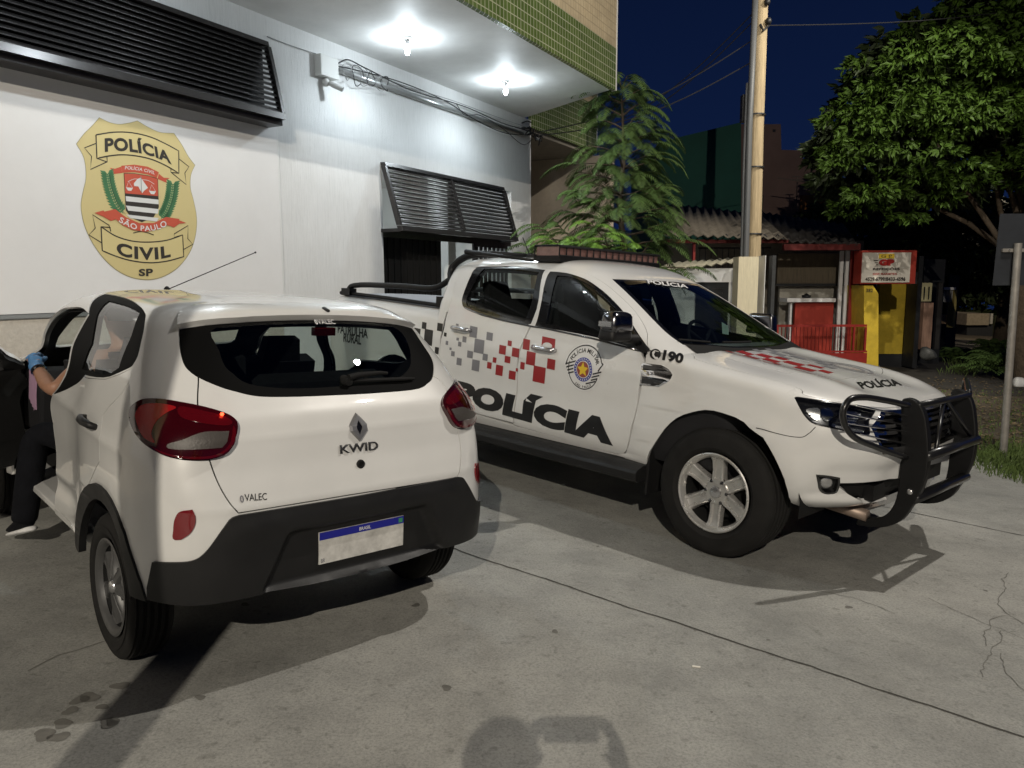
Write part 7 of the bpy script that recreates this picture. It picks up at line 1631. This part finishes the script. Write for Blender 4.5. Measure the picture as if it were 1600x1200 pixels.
# feathery young tree behind the pickup
FT = thing('feathery_tree', 'young feathery tree with drooping fern-like leaves beside the station corner', 'tree', loc=(1.95, 11.6, gz(1.95, 11.6))); fl_ = Vector(FT.location)
def frond(V, F_, p, d, L, droop=.55, wd=.085, npair=17, pw=.011):
    d = np.array(d, float); d /= np.linalg.norm(d); pts = []; q = np.array(p, float); dd = d.copy()
    for k in range(npair+1):
        pts.append(q.copy()); q = q+dd*L/npair; dd[2] -= droop/npair*(1+k/npair); dd /= np.linalg.norm(dd)
    for k in range(1, npair+1):
        t = pts[k]-pts[k-1]; t /= np.linalg.norm(t); sd = np.cross(t, [0, 0, 1.]); sd /= max(np.linalg.norm(sd), 1e-6); prof = math.sin(math.pi*min(1, (k+1.5)/(npair+2)))**.6
        for sg in (-1, 1):
            l = wd*2*prof*(.85+.3*rng.random()); dr = sd*sg*.88+t*.42; dr[2] -= .28+.25*rng.random(); dr /= np.linalg.norm(dr); w = t*pw*(.9+.5*rng.random()); b = len(V); mid = pts[k]+dr*l*.5+np.array([0, 0, .008])
            V += [pts[k]-w*.4, mid-w, pts[k]+dr*l, mid+w, pts[k]+w*.4]; F_ += [(b, b+1, b+2, b+3, b+4)]
    b = len(V)
    for k in range(npair): V += [pts[k]+[0, 0, .003], pts[k]-[0, 0, .003]]; 
    for k in range(npair-1): F_.append((b+2*k, b+2*k+1, b+2*k+3, b+2*k+2))
V, F_ = [], []; Vn, Fn = [], []; tb = bmesh.new()
tp = [Vector(on_y(u, v, 11.6))-fl_ for u, v in ((985, 640), (980, 420), (968, 330), (975, 240), (972, 160))]; tp[0] = Vector((tp[1].x, 0, -.1)); add_tube(tb, tp, [.07, .055, .04, .028, .014], 8)
whorls = []
for v in np.linspace(430, 140, 15):
    f = (430-v)/290; n = 6 if f < .8 else 4; R_ = .58*(1-f)**.6+.20*(1-.3*f)
    for k in range(n):
        a = 2*math.pi*k/n+v*.9; whorls.append((v, a+rng.normal(0, .3), R_*rng.uniform(.5, 1.25))) if rng.random() < .8 else None
for v, a, R_ in whorls:
    u = np.interp(v, [160, 240, 330, 430], [972, 975, 968, 980]); p0 = Vector(on_y(u, v, 11.6))-fl_; ex_ = 1.05 if math.cos(a) < 0 else .95
    e = p0+Vector((math.cos(a)*R_*ex_, math.sin(a)*R_*.9, .10+.10*rng.random())); pts = limb_mesh(tb, p0, e, .016, .006, .12, 5, 4)
    for j in range(4 if rng.random() < .6 else 3):
        q = p0.lerp(e, .5+.18*j); aa = a+rng.normal(0, .55); frond(V, F_, q, (math.cos(aa), math.sin(aa), .25*rng.random()+.05), .42+.22*rng.random(), .9+.5*rng.random(), .075)
for _ in range(6): frond(V, F_, tp[-1], (rng.normal(0, 1), rng.normal(0, 1), 1.0), .4, 1.2, .07)
# low side branches left, brighter young leaves
for (u, v, y, u2, v2, y2, new) in ((975, 430, 11.5, 835, 385, 11.0, 0), (975, 430, 11.5, 870, 350, 11.2, 0), (975, 440, 11.4, 905, 375, 10.6, 1), (975, 440, 11.4, 945, 365, 10.5, 1), (980, 430, 11.5, 1035, 350, 11.5, 0), (970, 430, 11.5, 850, 410, 10.9, 0), (975, 440, 11.4, 985, 385, 10.5, 1),  (970, 350, 11.6, 905, 300, 11.4, 0), (970, 330, 11.6, 1035, 290, 11.6, 0), (970, 440, 11.4, 880, 395, 10.7, 1), (965, 440, 11.2, 830, 400, 10.6, 0), (960, 440, 11.2, 860, 372, 10.8, 1), (970, 440, 11.4, 845, 352, 11.2, 0), (975, 440, 11.3, 925, 350, 10.9, 1)):
    A_, B_ = Vector(on_y(u, v, y))-fl_, Vector(on_y(u2, v2, y2))-fl_; limb_mesh(tb, A_, B_, .02, .006, .15, 5, 5); d0 = math.atan2(B_.y-A_.y, B_.x-A_.x)
    for j in range(11):
        q = A_.lerp(B_, .35+.065*j+.0*rng.random()); aa = d0+rng.normal(0, .9); tgt = (Vn, Fn) if (new and j > 2) else (V, F_); frond(*tgt, q, (math.cos(aa), math.sin(aa)*.8, .2+.3*rng.random()), .34+.2*rng.random(), .8+.4*rng.random(), .065)
mesh_obj('crown', V, F_, M['frond'], FT); mesh_obj('young_leaves', Vn, Fn, M['frond_new'], FT); bm_obj('trunk', tb, M['bark'], FT, smooth=True)
# bushes by the far path
for i, (u, v, y, r, lab) in enumerate(((1497, 553, 21, .55, 'fern-like bush left of the far path'), (1575, 560, 17, .9, 'dark bush to the left of the big trunk, beyond the road sign post'), (1560, 530, 24, .8, 'low dark bush right of the far path'))):
    c = on_y(u, v, y); t = thing('bush', lab, 'bush', loc=(c.x, c.y, gz(c.x, c.y))); V, F_ = [], []
    for _ in range(90):
        a = rng.random()*6.28; frond(V, F_, np.array([rng.normal(0, r*.25), rng.normal(0, r*.25), .1+.4*r*rng.random()]), (math.cos(a), math.sin(a), .9), r*.8, 1.2, .07, 12, .02)
    mesh_obj('foliage', V, F_, M['frond'], t)
# grass tufts at the concrete edge
M['grass'] = mat('grass_blade', (.10, .15, .035), .7, cvar=.4, cscale=3)
V, F_ = [], []
def blades(u, v, n, ru, rv, h):
    for _ in range(n):
        c = on_ground(u+rng.normal(0, ru), v+rng.normal(0, rv)); a = rng.random()*6.28; hh = h*(.4+.9*rng.random()); w = .004+.004*rng.random(); ln = .5*hh*rng.random()+.2*hh; dx, dy = math.cos(a), math.sin(a); b = len(V)
        V.extend([(c.x-dy*w, c.y+dx*w, c.z-.01), (c.x+dy*w, c.y-dx*w, c.z-.01), (c.x+dx*ln*.4+dy*w*.8, c.y+dy*ln*.4-dx*w*.8, c.z+hh*.6), (c.x+dx*ln, c.y+dy*ln, c.z+hh), (c.x+dx*ln*.4-dy*w*.8, c.y+dy*ln*.4+dx*w*.8, c.z+hh*.6)]); F_.append((b, b+1, b+2, b+3, b+4))
blades(1560, 718, 700, 22, 7, .10); blades(1590, 735, 450, 22, 5, .08); blades(1580, 705, 300, 20, 5, .07); blades(1530, 712, 120, 18, 4, .04); blades(1625, 745, 300, 25, 6, .09)
for _ in range(500):
    u, v = rng.uniform(1440, 1640), rng.uniform(610, 700); blades(u, v, 2, 3, 1, .035)
tag(mesh_obj('grass', V, F_, M['grass'], None), kind='stuff')
V, F_ = [], []
for _ in range(60):
    u, v = rng.uniform(1480, 1640), rng.uniform(562, 585); blades(u, v, 14, 8, 2, .16)
tag(mesh_obj('grass', V, F_, M['grass'], None), kind='stuff')
# leaf litter on the rough ground
V, F_ = [], []
for _ in range(1600):
    c = on_ground(rng.uniform(1380, 1660), rng.uniform(590, 712)); a = rng.random()*6.28; s = .02+.03*rng.random(); b = len(V); dx, dy = math.cos(a)*s, math.sin(a)*s
    V.extend([(c.x-dx, c.y-dy, c.z+.004), (c.x-dy*.5, c.y+dx*.5, c.z+.015*rng.random()+.004), (c.x+dx, c.y+dy, c.z+.004), (c.x+dy*.5, c.y-dx*.5, c.z+.015*rng.random()+.004)]); F_.append((b, b+1, b+2, b+3))
tag(mesh_obj('leaf_litter', V, F_, mat('dry_leaf', (.20, .15, .08), .9, cvar=.5, cscale=9), None), kind='stuff')
# ============================================================ people
def skin_body(name, joints, edges, m, parent, root, levels=2):
    """joints: name -> (x,y,z,r[,r2]); one continuous skinned surface"""
    ks = list(joints); me = bpy.data.meshes.new(name); me.from_pydata([joints[k][:3] for k in ks], [(ks.index(a), ks.index(b)) for a, b in edges], [])
    o = bpy.data.objects.new(name, me); col.objects.link(o); sk = o.modifiers.new('skin', 'SKIN'); sk.use_smooth_shade = True; o.modifiers.new('sub', 'SUBSURF').levels = levels; o.modifiers['sub'].render_levels = levels
    for k, v in zip(ks, me.skin_vertices[0].data): j = joints[k]; v.radius = (j[3], j[4] if len(j) > 4 else j[3]); v.use_root = (k == root)
    dg = bpy.context.evaluated_depsgraph_get(); ev = bpy.data.meshes.new_from_object(o.evaluated_get(dg)); bpy.data.objects.remove(o); ev.name = name
    c = bpy.data.objects.new(name, ev); col.objects.link(c); c.parent = parent; ev.materials.clear(); ev.materials.append(m); ev.polygons.foreach_set('use_smooth', [True]*len(ev.polygons)); return c
M['skin'] = mat('skin', (.36, .19, .12), .5, cvar=.12, cscale=20, bump=.15, bscale=200, dist=.001)
M['cloth'] = mat('black_cloth', (.007, .0075, .010), .9, spec=.15, cvar=.3, cscale=12, bump=.5, bscale=25, dist=.01)
M['hair'] = mat('dark_hair', (.012, .009, .007), .7, bump=.6, bscale=150, dist=.002)
M['blue'] = mat('blue_glove', (.10, .26, .52), .45, cvar=.2, cscale=40, bump=.4, bscale=60, dist=.003)
def hand(joints, edges, wrist, fwd, palm, side, pre, curl=.5, thumb=1):
    """palm plus five bent fingers; fwd: towards fingertips, palm: palm normal, side: towards the thumb"""
    f, p, s = [Vector(v).normalized() for v in (fwd, palm, side)]; w = Vector(wrist); c = w+f*.05
    joints[pre+'palm'] = (*c, .026, .034); edges.append((pre+'wrist', pre+'palm')); joints[pre+'knk'] = (*(w+f*.085), .016, .036); edges.append((pre+'palm', pre+'knk'))
    for i, (off, L) in enumerate(((.030, .072), (.010, .080), (-.010, .074), (-.028, .058))):
        base = w+f*.088+s*off; prev = pre+'knk'; d = f.copy(); q = base
        for j in range(3):
            a = curl*(j+.6); d = (f*math.cos(a)+p*math.sin(a)).normalized(); nm = f'{pre}f{i}{j}'; joints[nm] = (*q, .0088-.0010*j); edges.append((prev, nm)); prev = nm; q = q+d*L*(.45-.08*j)
        nm = f'{pre}f{i}t'; joints[nm] = (*q, .0065); edges.append((prev, nm))
    t0 = w+f*.035+s*.032*thumb; t1 = t0+(s*.6+f*.7+p*.3).normalized()*.035; t2 = t1+(f*.85+p*.5).normalized()*.028
    for nm, q, r in ((pre+'t0', t0, .013), (pre+'t1', t1, .0105), (pre+'t2', t2, .008)): joints[nm] = (*q, r)
    edges += [(pre+'palm', pre+'t0'), (pre+'t0', pre+'t1'), (pre+'t1', pre+'t2')]
DP = thing('person', 'person in black clothes getting out of the hatchback, blue glove on and left foot outside', 'person', matrix=KP.M)
J = dict(hip=(1.22, .38, .60, .15, .17), belly=(1.17, .38, .78, .13, .16), chest=(1.12, .39, .98, .13, .18), neckb=(1.14, .38, 1.13, .07), neck=(1.16, .37, 1.18, .055), head0=(1.19, .37, 1.25, .075), head=(1.21, .37, 1.32, .088), headt=(1.20, .37, 1.39, .06),
         Lsh=(1.13, .54, 1.08, .060), Lel=(1.00, .735, .955, .040), Lfm=(1.14, .740, .985, .042), Lwrist=(1.30, .745, 1.045, .027), Lh=(1.30, .50, .62, .07), Lkn=(1.50, .71, .655, .045), Lsn=(1.53, .75, .42, .042), Lan=(1.56, .78, .17, .036),
         Rsh=(1.14, .22, 1.08, .060), Rel=(1.32, .16, .90, .042), Rwrist=(1.50, .26, .98, .028), Rhh=(1.36, .28, .62, .07), Rkn=(1.72, .24, .66, .045), Rsn=(1.86, .24, .45, .042), Ran=(1.95, .24, .33, .036))
Ed_ = [('hip', 'belly'), ('belly', 'chest'), ('chest', 'neckb'), ('neckb', 'neck'), ('neck', 'head0'), ('head0', 'head'), ('head', 'headt'), ('chest', 'Lsh'), ('Lsh', 'Lel'), ('Lel', 'Lfm'), ('Lfm', 'Lwrist'), ('hip', 'Lh'), ('Lh', 'Lkn'), ('Lkn', 'Lsn'), ('Lsn', 'Lan'), ('chest', 'Rsh'), ('Rsh', 'Rel'), ('Rel', 'Rwrist'), ('hip', 'Rhh'), ('Rhh', 'Rkn'), ('Rkn', 'Rsn'), ('Rsn', 'Ran')]
hand(J, Ed_, J['Lwrist'][:3], (.85, .0, .45), (.3, -.6, -.7), (.2, -.9, .3), 'L', .6); hand(J, Ed_, J['Rwrist'][:3], (.8, .3, .1), (0, .2, -1), (0, 1, 0), 'R', .6)
pb = skin_body('body', J, Ed_, M['skin'], DP, 'hip')
def head_parts(hc, fd, par, hr=.088):
    f = Vector(fd).normalized(); s = Vector((0, 0, 1)).cross(f)
    bm = bmesh.new(); add_ball(bm, hc+f*.088-Vector((0, 0, .012)), .014, 8, (1.1, .7, 1.4)); bm_obj('nose', bm, M['skin'], par, smooth=True)
    for k in (-1, 1):
        bm = bmesh.new(); add_ball(bm, hc+f*.078+s*k*.03+Vector((0, 0, .012)), .011, 8); bm_obj('eye', bm, M['stucco_w'], par, smooth=True); bm = bmesh.new(); add_ball(bm, hc+s*k*.082-Vector((0, 0, .005)), .022, 8, (.8, .5, 1.3)); bm_obj('ear', bm, M['skin'], par, smooth=True)
    bm = bmesh.new(); add_ball(bm, hc+f*.080-Vector((0, 0, .046)), .018, 8, (.35, 1.2, .35)); bm_obj('mouth', bm, mat('lips', (.30, .10, .08), .5), par, smooth=True)
    bm = bmesh.new(); add_ball(bm, hc-f*.014+Vector((0, 0, .028)), .104, 20, (1, .92, .92)); 
    for v in list(bm.verts):
        if (v.co-hc).dot(f) > .052 or v.co.z < hc.z-.035+.0*v.co.x: bm.verts.remove(v)
    bm_obj('hair', bm, M['hair'], par, smooth=True)
head_parts(Vector((1.21, .37, 1.315)), (.9, .35, -.2), DP)
# clothes: shirt with short left sleeve, trousers, shoes, gloves
cj = dict(hip=(1.22, .38, .62, .16, .18), belly=(1.17, .38, .78, .145, .175), chest=(1.12, .39, .98, .145, .195), neckb=(1.14, .38, 1.12, .085), Lsh=(1.13, .54, 1.08, .072), Lsl=(1.075, .63, 1.02, .060), Rsh=(1.14, .22, 1.08, .072), Rsl=(1.25, .18, .97, .058))
skin_body('shirt', cj, [('hip', 'belly'), ('belly', 'chest'), ('chest', 'neckb'), ('chest', 'Lsh'), ('Lsh', 'Lsl'), ('chest', 'Rsh'), ('Rsh', 'Rsl')], M['cloth'], DP, 'hip')
tj = dict(hip=(1.22, .38, .60, .165, .185), Lh=(1.30, .50, .62, .10), Lm=(1.41, .61, .645, .088), Lkn=(1.50, .70, .665, .078), Lk2=(1.52, .725, .60, .076), Lsn=(1.53, .75, .42, .074), Lan=(1.555, .775, .20, .070), Lcf=(1.56, .78, .15, .068), Rhh=(1.36, .28, .62, .10), Rkn=(1.72, .24, .67, .075), Rsn=(1.86, .24, .45, .068), Ran=(1.94, .24, .36, .062))
skin_body('trousers', tj, [('hip', 'Lh'), ('Lh', 'Lm'), ('Lm', 'Lkn'), ('Lkn', 'Lk2'), ('Lk2', 'Lsn'), ('Lsn', 'Lan'), ('Lan', 'Lcf'), ('hip', 'Rhh'), ('Rhh', 'Rkn'), ('Rkn', 'Rsn'), ('Rsn', 'Ran')], M['cloth'], DP, 'hip')
def shoe(par, heel, toe, lift):
    h, t = Vector(heel), Vector(toe); d = (t-h); L = d.length; R_ = d.to_track_quat('X', 'Z').to_matrix()
    def loft(prof, z0f, nm, m):
        bm = bmesh.new(); rings = []
        for x, w, zb, zt in prof:
            rings.append([bm.verts.new(h+R_ @ Vector((x*L, w*math.cos(a), (zb+zt)/2+(zt-zb)/2*math.sin(a)))) for a in np.linspace(0, 2*math.pi, 14, endpoint=False)])
        for A_, B_ in zip(rings, rings[1:]):
            for k in range(14): bm.faces.new((A_[k], A_[(k+1) % 14], B_[(k+1) % 14], B_[k]))
        bm.faces.new(rings[0][::-1]); bm.faces.new(rings[-1]); bmesh.ops.recalc_face_normals(bm, faces=bm.faces[:]); return bm_obj(nm, bm, m, par, smooth=True, sharp=60)
    s = loft([(-.04, .018, .02, .06), (0, .034, .012, .085), (.2, .038, .012, .105), (.4, .040, .012, .085), (.65, .046, .012, .062), (.88, .040, .012, .048), (1.02, .016, .016, .034)], 0, 'shoe', M['cloth'])
    loft([(-.06, .018, -.008, .016), (0, .040, -.014, .020), (.3, .040, -.012, .018), (.65, .050, -.012, .018), (.9, .044, -.008, .018), (1.06, .018, 0, .018)], 0, 'shoe_sole', M['stucco_w'])
shoe(DP, (1.515, .76, .125), (1.77, .80, .035), 0); shoe(DP, (1.93, .24, .33), (2.15, .24, .36), 0)
gj = {k: (v[0], v[1], v[2], v[3]*1.14+.001, (v[4] if len(v) > 4 else v[3])*1.14+.001) for k, v in J.items() if k[0] == 'L' and (k[1:] in ('wrist', 'palm', 'knk') or k[1] in 'ft' and k != 'Lfm')}
ge_ = [(a, b) for a, b in Ed_ if a in gj and b in gj]
skin_body('glove', gj, ge_, M['blue'], DP, 'Lpalm')
bm = bmesh.new(); w0_, w1_ = Vector(J['Lwrist'][:3]), Vector(J['Lfm'][:3]); d_ = (w1_-w0_).normalized(); add_tube(bm, [w0_+d_*-.01, w0_+d_*.02, w0_+d_*.045], [.036, .033, .038], 14, False); bm_obj('glove_cuff', bm, M['blue'], DP, smooth=True)
bm = bmesh.new(); add_tube(bm, [w0_+d_*.050, w0_+d_*.068], .034, 14, False); bm_obj('wristwatch', bm, M['gloss_black'], DP, smooth=True)
# pink folded papers held under the gloved hand
PH = thing('paper_folder', 'pink folded papers hanging from the blue gloved hand', 'papers', matrix=KP.M)
bm = bmesh.new()
for i in range(4):
    x0_ = 1.28+.012*i; v = [bm.verts.new(p) for p in ((x0_, .755+.006*i, 1.03), (x0_-.09, .765, 1.02), (x0_-.075-.02*i, .775, .84), (x0_+.01, .765+.004*i, .82+.02*i))]; bm.faces.new(v)
o = bm_obj('sheets', bm, mat('pink_paper', (.36, .22, .32), .8), PH); md = o.modifiers.new('s', 'SOLIDIFY'); md.thickness = .003
# the photographer behind the lens, whose shadow falls on the forecourt
PX, PY = -.22, -.52
PG = thing('person', 'photographer standing behind the viewpoint with both hands raised holding a phone', 'person', loc=(PX, PY, gz(PX, PY)))
def pgj(g):
    return dict(hip=(0, 0, .95, .13+g, .16+g), belly=(0, .02, 1.12, .12+g, .15+g), chest=(0, .02, 1.32, .13+g, .18+g), neckb=(0, .03, 1.47, .065+g), neck=(0, .04, 1.52, .055), head0=(0, .07, 1.60, .075), head=(0, .07, 1.67, .088), headt=(0, .06, 1.75, .06),
        Lsh=(-.19, .02, 1.40, .06+g), Lel=(-.16, .24, 1.20, .042+g), Lwrist=(.09, .40, 1.43, .028), Rsh=(.19, .02, 1.40, .06+g), Rel=(.40, .18, 1.20, .042+g), Rwrist=(.35, .40, 1.43, .028),
        Lh=(-.10, 0, .88, .09+g), Lkn=(-.12, .02, .50, .062+g), Lan=(-.12, 0, .10, .045+g), Ltoe=(-.13, .15, .04, .04+g), Rh=(.10, 0, .88, .09+g), Rkn=(.12, .02, .50, .062+g), Ran=(.12, 0, .10, .045+g), Rtoe=(.13, .15, .04, .04+g))
G = pgj(0); GE = [('hip', 'belly'), ('belly', 'chest'), ('chest', 'neckb'), ('neckb', 'neck'), ('neck', 'head0'), ('head0', 'head'), ('head', 'headt'), ('chest', 'Lsh'), ('Lsh', 'Lel'), ('Lel', 'Lwrist'), ('chest', 'Rsh'), ('Rsh', 'Rel'), ('Rel', 'Rwrist'), ('hip', 'Lh'), ('Lh', 'Lkn'), ('Lkn', 'Lan'), ('Lan', 'Ltoe'), ('hip', 'Rh'), ('Rh', 'Rkn'), ('Rkn', 'Ran'), ('Ran', 'Rtoe')]
hand(G, GE, G['Lwrist'][:3], (.1, .2, 1), (1, .1, 0), (.2, -1, 0), 'L', .5); hand(G, GE, G['Rwrist'][:3], (-.1, .2, 1), (-1, .1, 0), (-.2, -1, 0), 'R', .5)
skin_body('body', G, GE, M['skin'], PG, 'hip'); head_parts(Vector((0, .07, 1.665)), (0, 1, -.1), PG)
c_ = pgj(.018); sel = ('hip', 'belly', 'chest', 'neckb', 'Lsh', 'Rsh', 'Lel', 'Rel'); skin_body('shirt', {k: c_[k] for k in sel}, [e for e in GE if e[0] in sel and e[1] in sel], M['cloth'], PG, 'hip')
sel = ('hip', 'Lh', 'Lkn', 'Lan', 'Rh', 'Rkn', 'Ran', 'Ltoe', 'Rtoe'); skin_body('trousers', {k: c_[k] for k in sel}, [e for e in GE if e[0] in sel and e[1] in sel], M['cloth'], PG, 'hip')
ph = bmesh.new(); add_box(ph, (0, 0, 0), (.16, .009, .077)); o = bm_obj('phone', ph, M['gloss_black'], bevel=.003); o.location = (.0, -.055, CAM_H-.02); tag(o, 'black phone held level just behind the viewpoint', 'phone')
# lamp posts outside the frame
def street_lamp(x, y, hx, hy, lz_, lab):
    t = thing('street_lamp', lab, 'street lamp', loc=(x, y, gz(x, y)), group=None); z0 = gz(x, y); H = lz_+.12-z0
    bm = bmesh.new(); add_tube(bm, [(0, 0, 0), (0, 0, H-.6), (0, 0, H-.1)], [.11, .08, .07], 12); bm_obj('pole', bm, M['galv'], t, smooth=True)
    bm = bmesh.new(); add_tube(bm, catmull([(0, 0, H-.3), ((hx-x)*.3, (hy-y)*.3, H+.02), (hx-x, hy-y, H)], 5, False), .035, 8); bm_obj('arm', bm, M['galv'], t, smooth=True)
    bm = bmesh.new(); add_box(bm, (hx-x, hy-y, H-.0), (.55, .28, .10)); bm_obj('lamp_head', bm, M['matte_black'], t, bevel=.03)
street_lamp(LAMP_A[0]-1.6, LAMP_A[1]-.8, LAMP_A[0], LAMP_A[1]-.25, LAMP_A[2], 'street lamp far behind the viewpoint, across the road'); street_lamp(LAMP_C[0]+2.2, LAMP_C[1]-.3, LAMP_C[0], LAMP_C[1], LAMP_C[2], 'street lamp at the kerb to the right of the pickup')
street_lamp(LAMP_D[0]+1.9, LAMP_D[1]-.9, LAMP_D[0]+.1, LAMP_D[1]-.3, LAMP_D[2], 'street lamp by the road in front of the shops'); street_lamp(ADDED_LAMP_E[0]+2, ADDED_LAMP_E[1], ADDED_LAMP_E[0], ADDED_LAMP_E[1], ADDED_LAMP_E[2], 'added lamp far down the road, put in to brighten the far house')
sp = thing('metal_post', 'thin grey metal post standing left behind the viewpoint', 'post', loc=(-1.235, -1.6, gz(-1.235, -1.6)))
bm = bmesh.new(); add_tube(bm, [(0, 0, 0), (0, 0, 5.6)], .075, 14); bm_obj('shaft', bm, M['galv'], sp, smooth=True)
